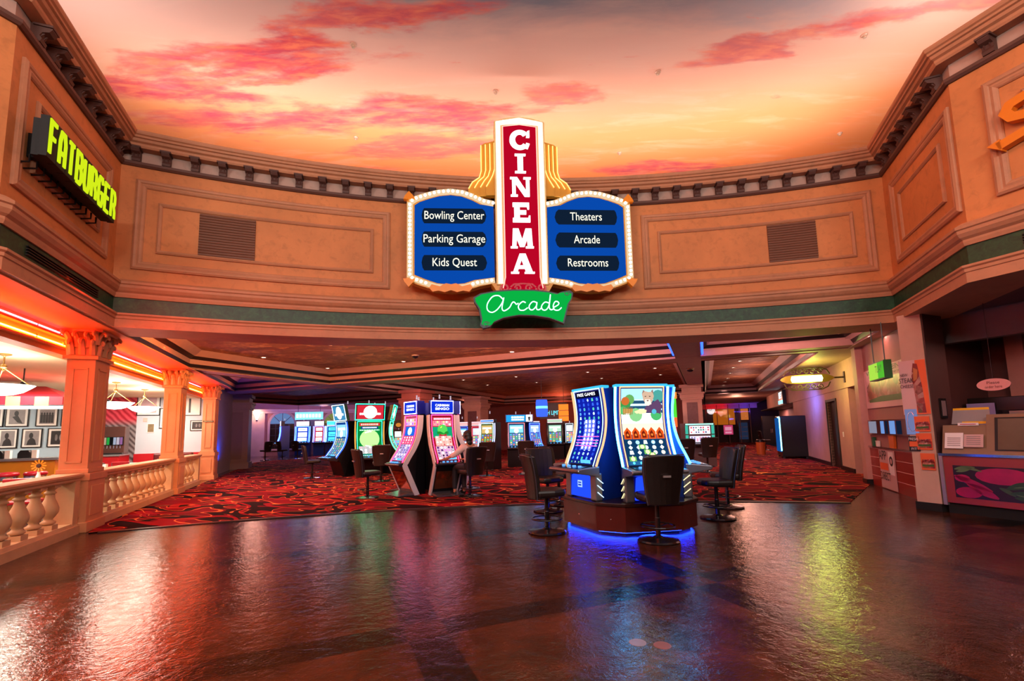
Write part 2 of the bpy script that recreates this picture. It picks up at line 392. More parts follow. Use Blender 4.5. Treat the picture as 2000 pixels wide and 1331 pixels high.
b = MB(); b.sweep(FULL, [(-.03, 6.3), (-.03, 6.72), (-.2, 6.72), (-.2, 6.3)]); st(b.build('trim_frieze', FRIEZE_LIT))
b = MB(); b.sweep(FULL, [(-.02, 6.57), (.13, 6.57), (.15, 6.60), (.15, 6.64), (.19, 6.66), (.205, 6.70), (.235, 6.71), (.235, 6.745), (.26, 6.76), (.27, 6.79), (.27, 6.82), (-.22, 6.82)])
cornice = st(b.build('trim_cornice', MOLD))
b = MB(); b.sweep(FULL, [(-.02, 6.27), (.03, 6.27), (.06, 6.30), (.06, 6.345), (.03, 6.36), (-.02, 6.36)]); st(b.build('trim_fillet', M('dark_stone', '5a3a30', .6)))
b = MB(); b.sweep(FULL, [(-.02, 3.88), (.07, 3.88), (.085, 3.93), (.085, 3.96), (.12, 3.99), (.15, 4.04), (.15, 4.085), (.17, 4.1), (.17, 4.14), (.12, 4.17), (.07, 4.2), (-.02, 4.21)]); st(b.build('trim_moulding', MOLD))
b = MB(); b.sweep(FULL, [(-.02, 3.58), (.045, 3.58), (.045, 3.9), (-.02, 3.9)]); gband = st(b.build('trim_green_band', GREENB))
b = MB(); b.sweep(FULL, [(-.75, 3.36), (.10, 3.36), (.10, 3.5), (.115, 3.51), (.115, 3.55), (.14, 3.57), (.14, 3.6), (-.02, 3.6), (-.02, 3.42), (-.75, 3.42)]); st(b.build('trim_lower_fascia', MOLD))
# brackets under the cornice, each a part of it
def corbel(x, y, ang):
    b = MB()
    pr = [(-.03, 6.35), (.07, 6.35), (.085, 6.39), (.06, 6.43), (.08, 6.47), (.15, 6.49), (.18, 6.53), (.18, 6.575), (-.03, 6.575)]
    b.prism([(-o, z) for o, z in pr], 'x', -.06, .06)
    b.prism([(-.19, 6.545), (.0, 6.545), (.0, 6.575), (-.19, 6.575)], 'x', -.08, .08)
    for sx in (-.03, .03): b.tube([(sx, -.055, 6.37), (sx, -.05, 6.43), (sx, -.10, 6.49), (sx, -.155, 6.52)], .012, 5)
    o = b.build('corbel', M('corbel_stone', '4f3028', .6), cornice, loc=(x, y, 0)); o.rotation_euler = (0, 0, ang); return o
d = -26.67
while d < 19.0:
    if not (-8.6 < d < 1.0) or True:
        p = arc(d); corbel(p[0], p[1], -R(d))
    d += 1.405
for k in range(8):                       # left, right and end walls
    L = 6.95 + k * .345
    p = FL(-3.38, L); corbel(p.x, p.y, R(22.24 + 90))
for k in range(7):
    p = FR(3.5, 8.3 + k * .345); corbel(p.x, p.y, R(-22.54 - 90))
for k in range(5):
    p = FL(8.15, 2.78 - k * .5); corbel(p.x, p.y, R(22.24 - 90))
# raised panel mouldings
def panel_frame(wall, name, pt, u0, u1, z0, z1, wd, prof):
    """pt(u, o) -> plan point; frame as four mitred bars with stepped section"""
    n = 14 if 'center' in wall else 1
    b = MB()
    pr = prof
    per = [(u0 + (u1 - u0) * i / n, z0, 'b') for i in range(n)] + [(u1, z0, 'r')] + [(u1 + (u0 - u1) * i / n, z1, 't') for i in range(n)] + [(u0, z1, 'l')]
    per = [(u0 + (u1 - u0) * i / n, z0) for i in range(n + 1)] + [(u1 + (u0 - u1) * i / n, z1) for i in range(n + 1)]
    s = 1 if u1 > u0 else -1
    vs = []; fs = []; k = len(pr); m = len(per)
    for u, z in per:
        for t, o in pr:
            uu = u + s * t * UN[0] if abs(u - u0) < 1e-6 else u - s * t * UN[0] if abs(u - u1) < 1e-6 else u
            zz = z + t if z == z0 else z - t
            q = pt(uu, o); vs.append((q[0], q[1], zz))
    for i in range(m):
        j = (i + 1) % m
        for a in range(k): fs.append((i * k + a, j * k + a, j * k + (a + 1) % k, i * k + (a + 1) % k))
    b.add(vs, fs)
    return b.build(name, MOLD, WALLS[wall])
UN = [1.0]
OUT = [(0, -.01), (0, .035), (.03, .055), (.06, .05), (.075, .035), (.105, .045), (.135, .03), (.15, .012), (.15, -.01)]
INN = [(0, -.01), (0, .028), (.025, .045), (.05, .03), (.065, .015), (.065, -.01)]
def pl(u, o): q = FL(-3.38 + o, u); return (q.x, q.y)
def prr(u, o): q = FR(3.5 - o, u); return (q.x, q.y)
def pre(u, o): q = FL(8.15 - o, u); return (q.x, q.y)
panel_frame('wall_left', 'outer_panel_frame', pl, 6.74, 9.2, 4.42, 6.0, 1, OUT)
panel_frame('wall_left', 'inner_panel_frame', pl, 7.08, 8.9, 4.74, 5.68, 1, INN)
panel_frame('wall_right', 'outer_panel_frame', prr, 8.11, 10.38, 4.41, 5.98, 1, OUT)
panel_frame('wall_right', 'inner_panel_frame', prr, 8.47, 10.05, 4.72, 5.64, 1, INN)
panel_frame('wall_right_end', 'outer_panel_frame', pre, 2.91, .1, 4.42, 6.0, 1, OUT)
panel_frame('wall_right_end', 'inner_panel_frame', pre, 2.56, .45, 4.74, 5.68, 1, INN)
UN[0] = math.degrees(1 / ARC_R)
for a0, a1 in ((-26.6, -12.6), (4.6, 18.7)):
    panel_frame('wall_center', 'outer_panel_frame', arc, a0, a1, 4.41, 6.04, 1, OUT)
    panel_frame('wall_center', 'inner_panel_frame', arc, a0 + 1.07, a1 - 1.05, 4.73, 5.66, 1, INN)
VENT = M('vent_louvre', '6b3f28', .55)
for a0, a1 in ((-23.52, -20.6), (12.68, 15.53)):       # louvred vents flush in the panels
    b = MB(); n = 6
    pts = [arc(a0 + (a1 - a0) * i / n) for i in range(n + 1)]
    b.sweep(pts, [(.0, 4.80), (.022, 4.80), (.022, 5.58), (.0, 5.58)])
    v = b.build('vent', VENT, WALLS['wall_center'])
    b = MB()
    for k in range(15):
        z = 4.83 + k * .05; b.sweep(pts, [(.02, z), (.034, z + .01), (.03, z + .03), (.02, z + .035)])
    b.build('louvres', VENT, v)
for fr, u0, u1 in ((pl, 7.05, 8.92), (pre, 2.72, 1.2)):
    b = MB()
    for k in range(4):
        z = 3.695 + k * .035
        p, q = fr(u0, .05), fr(u1, .05); p2, q2 = fr(u0, .075), fr(u1, .075)
        b.add([(p[0], p[1], z), (q[0], q[1], z), (q2[0], q2[1], z + .008), (p2[0], p2[1], z + .008), (p[0], p[1], z + .02), (q[0], q[1], z + .02), (q2[0], q2[1], z + .02), (p2[0], p2[1], z + .02)],
              [(0, 1, 2, 3), (4, 7, 6, 5), (3, 2, 6, 7), (0, 4, 5, 1), (0, 3, 7, 4), (1, 5, 6, 2)])
    b.build('grille', M('grille_black', '090b09', .5), gband)

# painted sky ceiling: flat, coved down to the roofs behind the parapet
def skyz(x, y):
    rho = math.hypot(x - ARC_C[0], y - ARC_C[1])
    oL, lL = rot(x, y, -AL); oR, lR = rot(x, y, -AR)
    d = max((rho - 20.9) if y > 4 else -9, (-oL - 6.6) if lL > 5 else -9, (oR - 6.7) if lR > 7 else -9, (abs(x) - 10.5) if y <= 8 else -9)
    if d <= 0: return 8.6
    return None if d > 2 else 8.6 - (2 - math.sqrt(4 - d * d))
b = MB(); idx = {}; N = 90
for i in range(N + 1):
    for j in range(N + 1):
        x = -14 + 28 * i / N; y = -6 + 22 * j / N; z = skyz(x, y)
        if z is not None: idx[i, j] = len(b.v); b.v.append((x, y, z))
for i in range(N):
    for j in range(N):
        q = [(i, j), (i + 1, j), (i + 1, j + 1), (i, j + 1)]
        if all(k in idx for k in q): b.f.append(tuple(idx[k] for k in q)[::-1]); b.m.append(0)
st(b.build('ceiling_sky', SKY, smooth=True, fix=False))
# rest of the hall behind the camera
b = MB(); b.box(-12, 12, -6.2, -6, 0, 8.7); st(b.build('wall_back', WALL))
for sx in (-1, 1):
    b = MB(); b.box(sx * 11, sx * 11.2, -6, 4.5, 4.4, 8.7); st(b.build('wall_back_left' if sx < 0 else 'wall_back_right', WALL))

# ------------------------------------------------------------------ casino ceiling
def inset(poly, d):
    n = len(poly); out = []
    for i in range(n):
        a, p, c = Vector(poly[i - 1]), Vector(poly[i]), Vector(poly[(i + 1) % n])
        d1 = (p - a).normalized(); d2 = (c - p).normalized(); n1 = Vector((-d1.y, d1.x)); n2 = Vector((-d2.y, d2.x)); m = n1 + n2
        m = m / max(.25, m.dot(n1)); out.append(p + m * d)
    return out
STEPS = [(0, 3.385, 0), (0, 3.44, 1), (.05, 3.53, 0), (.05, 3.66, 1), (.17, 3.74, 0), (.30, 3.86, 0), (.34, 3.90, 2)]
def coffer(poly, rotm=AR):
    b = MB(); rings = []
    for d, z, m in STEPS: rings.append([(p.x, p.y, z) for p in inset(poly, d)])
    n = len(poly)
    for r0, r1, s in zip(rings, rings[1:], STEPS):
        b.mat(s[2]); b.add(r0 + r1, [(i, (i + 1) % n, n + (i + 1) % n, n + i) for i in range(n)])
    b.mat(2); b.face(rings[-1])
    vs = [rot(x, y, -AR) + (z,) for x, y, z in b.v]; b.v = vs
    return st(b.build('ceiling_coffer', [TANP, DKP, TIN], rz=AR, fix=False))
def arc_at(fn, lo, hi, o):
    for _ in range(50):
        m = (lo + hi) / 2
        if fn(arc(m, o)) < 0: lo = m
        else: hi = m
    return lo
OB = -.74
dA = arc_at(lambda p: rot(p[0], p[1], -AL)[0] + 3.52, -32, -10, OB)
dB = arc_at(lambda p: rot(p[0], p[1], -AR)[0] + .65, -5, 18, OB)
dC = arc_at(lambda p: rot(p[0], p[1], -AR)[0] - .0, -5, 19, OB)
dD = arc_at(lambda p: rot(p[0], p[1], -AR)[0] - 3.45, 5, 25, OB)
def arcs(d0, d1, n, o): return [arc(d0 + (d1 - d0) * i / n, o) for i in range(n + 1)]
def fr(a, b_): return tuple(FR(a, b_)[:2])
def bl(a, off): return (off - .7098 * a) / .7044           # b where the line a meets the left wall offset
coffer(arcs(dA, dB, 18, OB) + [fr(-.65, 13.45), fr(-13.1, 13.45), fr(-13.1, bl(-13.1, -3.52))])
coffer([fr(-13.8, bl(-13.8, -3.52)), fr(-13.8, 13.45), fr((-3.52 - .7044 * 13.45) / .7098, 13.45)])
coffer([fr(-13.1, 14.4), fr(-.65, 14.4), fr(-.65, 30), fr(-13.1, 30)])
coffer([fr(-24, 14.4), fr(-13.8, 14.4), fr(-13.8, 22), fr(-24, 22)][0:4])
coffer(arcs(dC, dD, 5, OB) + [fr(3.45, 13.9), fr(0, 13.9)])
coffer([fr(.1, 14.4), fr(2.9, 14.4), fr(2.9, 30), fr(.1, 30)])
BEAM = TANP
for k, (a0, a1, b0, b1) in enumerate(((-26, 4.2, 13.45, 14.4), (-.65, 0.0, 10.45, 46), (-13.8, -13.1, 8.0, 30), (2.9, 4.3, 13.9, 46), (-24, -.65, 30, 33), (0.1, 2.9, 30, 46), (-24, -13.8, 22, 24))):
    b = MB(); b.box(a0, a1, b0, b1, 3.40 + .002 * k, 3.56); st(b.build('ceiling_beam', BEAM, rz=AR))
b = MB(); b.box(3.45, 4.4, 10.9, 13.9, 3.396, 3.56); st(b.build('ceiling_beam', BEAM, rz=AR))
b = MB(); b.sweep([p for p in FULL[1:-1]], [(-.21, 4.3), (-12, 4.3), (-12, 4.4), (-.21, 4.4)]); st(b.build('ceiling_leak_stop', DKP))  # unseen slab added to keep sky light from leaking into the casino
b = MB(); b.box(-34, 8, 16, 60, 4.3, 4.4); st(b.build('ceiling_far_hall', M('far_ceiling_paint', '6d6a86', .7), rz=AR))
# lights let into the casino ceiling
LAMPW = G('fff0dc', 9.0)
CAN = M('downlight_trim', '9c8478', .4, .5)
b = MB(); b.lathe([(.10, 3.905), (.10, 3.885), (.075, 3.88), (.07, 3.90)], seg=14)
dls = [(-4.854, 12.17), (-3.65, 15.38 - 2.2), (-7.4, 13.6), (-6.4, 15.9), (.02, 13.2), (2.3, 12.3), (-2.26, 21.3), (-1.29, 23.97), (.19, 20.5), (1.24, 23.2), (3.2, 19.4), (4.3, 21.95), (5.4, 18.2), (6.4, 20.6)]
dls = [(-4.854, 12.172), (-3.649, 15.382), (-7.607, 13.969), (-6.68, 16.564), (.019, 13.917), (2.471, 13.02), (-2.265, 21.334), (-1.29, 23.97), (.187, 20.556), (1.241, 23.206), (3.226, 19.433), (4.294, 21.95), (5.808, 18.554), (6.806, 20.973)]
cdl = [(8.5, 17.0), (9.168, 18.933), (9.989, 20.958), (10.915, 23.212), (11.643, 25.088), (12.41, 26.961)]
first = None
for k, (x, y) in enumerate(dls + cdl):
    if first is None:
        first = thing('downlight', 'small round recessed downlight glowing in the tin coffer', 'light', (x, y, 0), 0, 'recessed casino downlights')
        b.build('trim_ring', CAN, first)
        q = MB(); q.lathe([(.068, 3.897), (.068, 3.892)], seg=12); q.build('lens', LAMPW, first)
        o = first
    else:
        o = copy_tree(first); o.location = (x, y, 0)
    if k < len(dls): o['label'] = 'small round downlight recessed in the pressed tin casino ceiling' ; o['group'] = 'casino ceiling downlights'
    else: o['label'] = 'small round downlight in the row along the corridor ceiling'; o['group'] = 'corridor ceiling downlights'
    spot('downlight_beam', (x, y, 3.86), (x, y, 0), 150 if k < len(dls) else 170, 'ffd8cc', 100, .8, .06)

# ------------------------------------------------------------------ far hall, corridor, back walls
ROSE = stucco('rose_plaster', 'b07a70', .25); CORR = stucco('corridor_plaster', 'b58a80', .2); PALE = M('pale_stone', 'c9aaa0', .6)
b = MB(); b.box(-3.9 - .2, -3.9, 20.45, 30, 0, 3.5); st(b.build('wall_left_corridor', M('grey_plaster', '8a8490', .6), rz=AL))
b = MB(); b.box(-13, 12, 39, 39.3, 0, 4.4); far = st(b.build('wall_far', ROSE, rz=AL))
b = MB(); b.box(-13, 12, 38.75, 39, 3.15, 3.28); b.box(-13, 12, 38.6, 39, 3.28, 3.45); b.build('cornice', PALE, far)
b = MB()
for x in (-5.03, -1.2, 2.2): b.box(x, x + .95, 38.85, 39, 0, 3.2)
b.build('pilasters', PALE, far)
GLASSD = M('dark_pane', '2a2118', .12, 0, .3)
for k, cxx in enumerate((-2.9, .85)):
    o = MB(); ro = [(cxx - .86, .5)] + [(cxx + .86 * cos(pi - pi * i / 14), 2.35 + .86 * sin(pi * i / 14)) for i in range(15)] + [(cxx + .86, .5)]
    o.prism(ro, 'y', 38.93, 38.98); wnd = st(o.build('window_%d' % (k + 1), GLASSD, rz=AL))
    m = MB(); ai = [(cxx + .9 * cos(pi - pi * i / 14), 2.35 + .9 * sin(pi * i / 14)) for i in range(15)]
    m.mat(0); stroke(m, [(cxx - .9, .5)] + ai + [(cxx + .9, .5)], .16, 38.85, 38.97)
    m.box(cxx - 1.05, cxx + 1.05, 38.8, 38.97, .38, .5); m.build('arch_moulding', PALE, wnd)
    m = MB()
    for t in (-.45, 0, .45): m.box(cxx + t - .02, cxx + t + .02, 38.9, 38.93, .5, 2.35)
    for z in (1.0, 1.5, 2.0, 2.35): m.box(cxx - .86, cxx + .86, 38.9, 38.93, z - .02, z + .02)
    for a in (45, 90, 135): stroke(m, [(cxx, 2.35), (cxx + .86 * cos(R(a)), 2.35 + .86 * sin(R(a)))], .04, 38.9, 38.93)
    m.build('lattice', BLACK, wnd)
    m = MB(); m.prism([(cxx, 2.36)] + [(cxx + .84 * cos(pi - pi * i / 12), 2.36 + .84 * sin(pi * i / 12)) for i in range(13)], 'y', 38.925, 38.93)
    m.build('lit_fanlight', G('7fa0e0' if k == 0 else '9aa05a', .6), wnd)
b = MB(); b.box(-24, -.7, 33, 33.3, 0, 3.6); st(b.build('wall_center_back', stucco('oxblood_plaster', '7c4038', .2), rz=AR))
b = MB(); b.box(-34, 6, 46.5, 46.8, 0, 4.4); st(b.build('wall_corridor_end', M('dark_room_wall', '241817', .6), rz=AR))
# corridor right wall with header, doors and alcove
b = MB(); b.box(4.0, 4.25, 14.3, 36, 2.57, 3.6); st(b.build('wall_corridor_header', CORR, rz=AR))
for nme, b0, b1 in (('wall_corridor_right', 19.45, 26.2), ('wall_corridor_pier', 16.7, 18.2), ('wall_corridor_front', 14.3, 15.25)):
    b = MB(); b.box(4.03, 4.25, b0, b1, 0, 2.6); st(b.build(nme, CORR, rz=AR))
b = MB(); b.box(4.03, 4.25, 18.2, 19.45, 2.25, 2.6); st(b.build('wall_corridor_lintel', CORR, rz=AR))
b = MB(); b.box(5.2, 5.4, 26.2, 40, 0, 2.6); b.box(4.25, 5.4, 26.2, 26.4, 0, 2.6); st(b.build('wall_corridor_recess', CORR, rz=AR))
b = MB(); b.box(4.0, 5.4, 26.2, 40, 2.56, 2.6); st(b.build('ceiling_recess', DKP, rz=AR))
DOORM = M('dark_walnut_door', '2a1512', .4, 0, .3, 2)
b = MB(); b.box(4.12, 4.17, 18.2, 19.45, .02, 2.25); dd = st(b.build('door_1', DOORM, rz=AR))
b = MB(); b.box(4.0, 4.14, 18.12, 18.2, 0, 2.32); b.box(4.0, 4.14, 19.45, 19.53, 0, 2.32); b.box(4.0, 4.14, 18.12, 19.53, 2.25, 2.33); b.build('door_frame', DKP, dd)
b = MB(); b.tube([(4.12, 18.35, 1.02), (4.06, 18.35, 1.02), (4.06, 18.47, 1.02)], .014, 6); b.build('door_handle', CHROME, dd)
b = MB(); b.box(4.25, 5.3, 16.7, 16.85, 0, 2.6); st(b.build('wall_alcove_far', M('olive_plaster', '77684a', .6), rz=AR))
b = MB(); b.box(5.2, 5.35, 15.2, 16.8, 0, 2.6); st(b.build('wall_alcove_back', DKP, rz=AR))
b = MB(); b.box(4.25, 5.3, 15.1, 15.25, 0, 2.6); st(b.build('wall_alcove_near', CORR, rz=AR))
b = MB(); b.box(4.40, 5.15, 16.62, 16.68, .02, 2.3); d2 = st(b.build('door_2', M('black_door', '0d0a0b', .35), rz=AR))
b = MB(); b.box(4.55, 4.62, 16.58, 16.62, .98, 1.08); b.build('door_handle', CHROME, d2)
b = MB(); b.box(4.0, 4.03, 14.3, 15.25, 0, .14); b.box(4.0, 4.03, 16.7, 18.12, 0, .14); b.box(4.0, 4.03, 19.53, 26.2, 0, .14); st(b.build('baseboard_corridor', BLACK, rz=AR))
b = MB(); b.box(3.6, 4.3, 14.0, 14.3, .12, 3.42); st(b.build('wall_corridor_corner', CORR, rz=AR))
b = MB(); b.box(3.58, 4.3, 13.98, 14.32, 0, .12); st(b.build('baseboard_corner', BLACK, rz=AR))
# pillars of the casino
def pillar(nme, p, s, rz, m, panel):
    b = MB(); x, y = p
    b.box(-s, s, -s, s, 0, 3.4); o = st(b.build(nme, m, rz=rz, loc=(x, y, 0)))
    c = MB()
    for z0, z1, e in ((2.72, 2.80, .05), (2.80, 2.98, .09), (2.98, 3.05, .14), (3.28, 3.42, .10), (0, .3, .06)): c.box(-s - e, s + e, -s - e, s + e, z0, z1)
    c.build('capital', m, o)
    q = MB(); q.box(-s * .55, s * .55, -s - .015, -s, .45, 2.6); q.build('inlay_panel', panel, o)
    return o
MAUVE = M('mauve_stone', 'a8857e', .55); INLAY = M('inlay_pattern', '5a3b44', .5, 0, .5, 9)
pillar('column_corridor', FR(-.5, 23.0)[:2], .42, AR, MAUVE, INLAY)
pillar('column_casino', (-4.4, 21.2), .5, AR, stucco('oxblood_stone', '8f5148', .1), INLAY)
pillar('column_casino_rear', (-2.05, 26), .5, AR, MAUVE, INLAY)
o = pillar('column_left_corridor', FL(-3.75, 25.0)[:2], .52, AL, M('grey_mauve_stone', '6d5a5e', .55), M('grey_panel', '5c4a50', .5))
# ================================================================== CINEMA SIGN
BULB = G('fff1dc', 5.0); CREAM = M('cream_enamel', 'e9c88a', .35, 0, .06); REDP = M('red_enamel', 'c3122e', .3, 0, .08); ORANGE = M('orange_enamel', 'f09018', .35, 0, .1)
BLUEP = M('blue_enamel', '0f4fa8', .3, 0, .08); NAVY = M('navy_plate', '15243c', .3, 0, .06); GOLD = M('gold_enamel', 'd99a35', .35, 0, .08)
sg = thing('marquee_sign', 'tall red and white lit CINEMA marquee with blue direction boards over the casino entrance', 'sign', (.247, 9.01, 0), AS)
b = MB(); b.prism([(-.52, 4.36), (.52, 4.36), (.52, 7.82), (.26, 7.9), (0, 7.925), (-.26, 7.9), (-.52, 7.82)], 'y', -.16, .16)
pyl = b.build('pylon_box', CREAM, sg, bevel=.01)
b = MB(); b.prism([(-.35, 4.36), (-.41, 4.27), (-.2, 4.22), (0, 4.19), (.2, 4.22), (.41, 4.27), (.35, 4.36), (.35, 7.70), (0, 7.75), (-.35, 7.70)], 'y', -.19, -.155)
face = b.build('pylon_face', G('d4082c', .75), sg)
b = MB(); top = [(-.345, 4.5), (-.345, 7.68), (0, 7.73), (.345, 7.68), (.345, 4.5), (.395, 4.28)]
b.tube([(-.395, -.2, 4.28)] + [(x, -.2, z) for x, z in top], .012, 6); b.build('neon_outline', G('ff8f80', 3.0), sg)
for k, (sx, yy) in enumerate(((-1, .0), (1, .0))):     # stepped gold fins behind the pylon
    b = MB()
    for t in range(4):
        e = .12 * t
        b.prism([(sx * .5, 6.25), (sx * (1.06 - e * 1.0), 6.25), (sx * (1.06 - e), 6.42), (sx * (.98 - e), 6.56), (sx * (.84 - e * .75), 6.66), (sx * (.8 - e * .75), 6.8), (sx * (.8 - e * .75), 7.36), (sx * (.72 - e * .7), 7.42), (sx * .5, 7.46)], 'y', -.02 - t * .03, .02 - t * .03 + .01)
    fin = b.build('side_fin', GOLD, sg)
    b = MB()
    for t in range(4):
        e = .12 * t
        b.tube([(sx * (1.05 - e), -.035 - t * .03, 6.42), (sx * (.97 - e), -.035 - t * .03, 6.56), (sx * (.83 - e * .75), -.035 - t * .03, 6.66), (sx * (.79 - e * .75), -.035 - t * .03, 6.8), (sx * (.79 - e * .75), -.035 - t * .03, 7.36)], .011, 5)
    b.build('neon_tube', G('ffc46a', 2.6), fin)
# letters
WHL = G('fff4ee', 2.2)
def letter(ch, zc, h=.40, w=.41):
    b = MB(); t = .088; y0, y1 = -.235, -.185; x0, x1, z0, z1 = -w / 2, w / 2, zc - h / 2, zc + h / 2; s = .03
    def bar(*p): b.prism(p, 'y', y0, y1)
    if ch == 'C':
        ro = [(w / 2 * 1.02 * cos(R(a)), zc + h / 2 * 1.03 * sin(R(a))) for a in range(42, 319, 12)]
        ri = [((w / 2 - t * 1.25) * cos(R(a)), zc + (h / 2 - t * .8) * sin(R(a))) for a in range(318, 41, -12)]
        b.prism(ro + ri, 'y', y0, y1); bar((.13, zc + .06), (.2, zc + .06), (.2, zc + .2), (.15, zc + .18)); bar((.13, zc - .07), (.2, zc - .09), (.16, zc - .19), (.1, zc - .17))
    if ch == 'I':
        bar((-.055, z0), (.055, z0), (.055, z1), (-.055, z1)); bar((-.11, z0), (.11, z0), (.11, z0 + s), (-.11, z0 + s)); bar((-.11, z1 - s), (.11, z1 - s), (.11, z1), (-.11, z1))
    if ch == 'N':
        bar((x0 + .03, z0), (x0 + .1, z0), (x0 + .1, z1), (x0 + .03, z1)); bar((x1 - .1, z0), (x1 - .03, z0), (x1 - .03, z1), (x1 - .1, z1))
        bar((x0 + .02, z1), (x0 + .13, z1), (x1 - .03, z0), (x1 - .13, z0)); bar((x0, z0), (x0 + .14, z0), (x0 + .14, z0 + s), (x0, z0 + s)); bar((x0 - .01, z1 - s), (x0 + .1, z1 - s), (x0 + .1, z1), (x0 - .01, z1)); bar((x1 - .15, z1 - s), (x1, z1 - s), (x1, z1), (x1 - .15, z1))
    if ch == 'E':
        e0, e1 = x0 + .03, x1 - .03
        bar((e0 + .03, z0), (e0 + .14, z0), (e0 + .14, z1), (e0 + .03, z1)); bar((e0, z1 - .075), (e1 - .02, z1 - .075), (e1 - .02, z1), (e0, z1)); bar((e0, z0), (e1, z0), (e1, z0 + .08), (e0, z0 + .08))
        bar((e0 + .1, zc - .035), (e1 - .08, zc - .035), (e1 - .08, zc + .04), (e0 + .1, zc + .04)); bar((e1 - .05, z0 + .05), (e1, z0 + .05), (e1, z0 + .13), (e1 - .03, z0 + .13)); bar((e1 - .05, z1 - .13), (e1 - .02, z1 - .13), (e1 - .02, z1 - .05), (e1 - .07, z1 - .05))
    if ch == 'M':
        m0, m1 = x0 - .015, x1 + .015
        bar((m0 + .02, z0), (m0 + .1, z0), (m0 + .13, z1), (m0 + .04, z1)); bar((m1 - .11, z0), (m1 - .01, z0), (m1 - .03, z1), (m1 - .13, z1))
        bar((m0 + .04, z1), (m0 + .15, z1), (.045, z0 + .03), (-.045, z0 + .03)); bar((m1 - .15, z1), (m1 - .04, z1), (.045, z0 + .03), (-.045, z0 + .03)); bar((m0 - .01, z0), (m0 + .13, z0), (m0 + .13, z0 + s), (m0 - .01, z0 + s)); bar((m1 - .15, z0), (m1 + .01, z0), (m1 + .01, z0 + s), (m1 - .15, z0 + s))
    if ch == 'A':
        bar((x0 + .0, z0), (x0 + .09, z0), (.02, z1), (-.06, z1)); bar((x1 - .13, z0), (x1, z0), (.06, z1), (-.06, z1)); bar((x0 + .09, z0 + .1), (x1 - .1, z0 + .1), (x1 - .12, z0 + .16), (x0 + .12, z0 + .16))
        bar((x0 - .03, z0), (x0 + .13, z0), (x0 + .13, z0 + s), (x0 - .03, z0 + s)); bar((x1 - .17, z0), (x1 + .03, z0), (x1 + .03, z0 + s), (x1 - .17, z0 + s))
    o = b.build('letter', WHL, face); return o
for ch, z in zip('CINEMA', (7.38, 6.87, 6.37, 5.83, 5.29, 4.77)): letter(ch, z)
# bulbs
bulb = None; NB = [0]; extra = MB()
def bulb_at(x, y, z, r=.03):
    global bulb
    NB[0] += 1
    if NB[0] > 100: extra.ball((x, y, z), r, 7, 5); return
    if bulb is None:
        q = MB(); q.ball((0, 0, 0), .03, 8, 6); bulb = q.build('bulb', BULB, sg, smooth=True); o = bulb
    else:
        o = bulb.copy(); COL.objects.link(o); o.parent = sg
    o.location = (x, y, z)
for sx in (-1, 1):
    for k in range(25): bulb_at(sx * .437, -.185, 4.45 + k * .135)
for k in range(6): bulb_at(-.33 + k * .132, -.185, 7.79 + .05 * (1 - abs(k - 2.5) / 2.5))
b = MB()
for sx in (-1, 1): b.box(sx * .437 - .05, sx * .437 + .05, -.172, -.158, 4.38, 7.8)
b.prism([(-.48, 7.72), (0, 7.77), (.48, 7.72), (.48, 7.81), (0, 7.9), (-.48, 7.81)], 'y', -.172, -.158)
b.build('bulb_channel', G('ffe6d2', 1.5), sg)
names = {-1: ('Bowling Center', 'Parking Garage', 'Kids Quest'), 1: ('Theaters', 'Arcade', 'Restrooms')}
wid = {'Bowling Center': 1.2, 'Parking Garage': 1.23, 'Kids Quest': .88, 'Theaters': .66, 'Arcade': .54, 'Restrooms': .83}
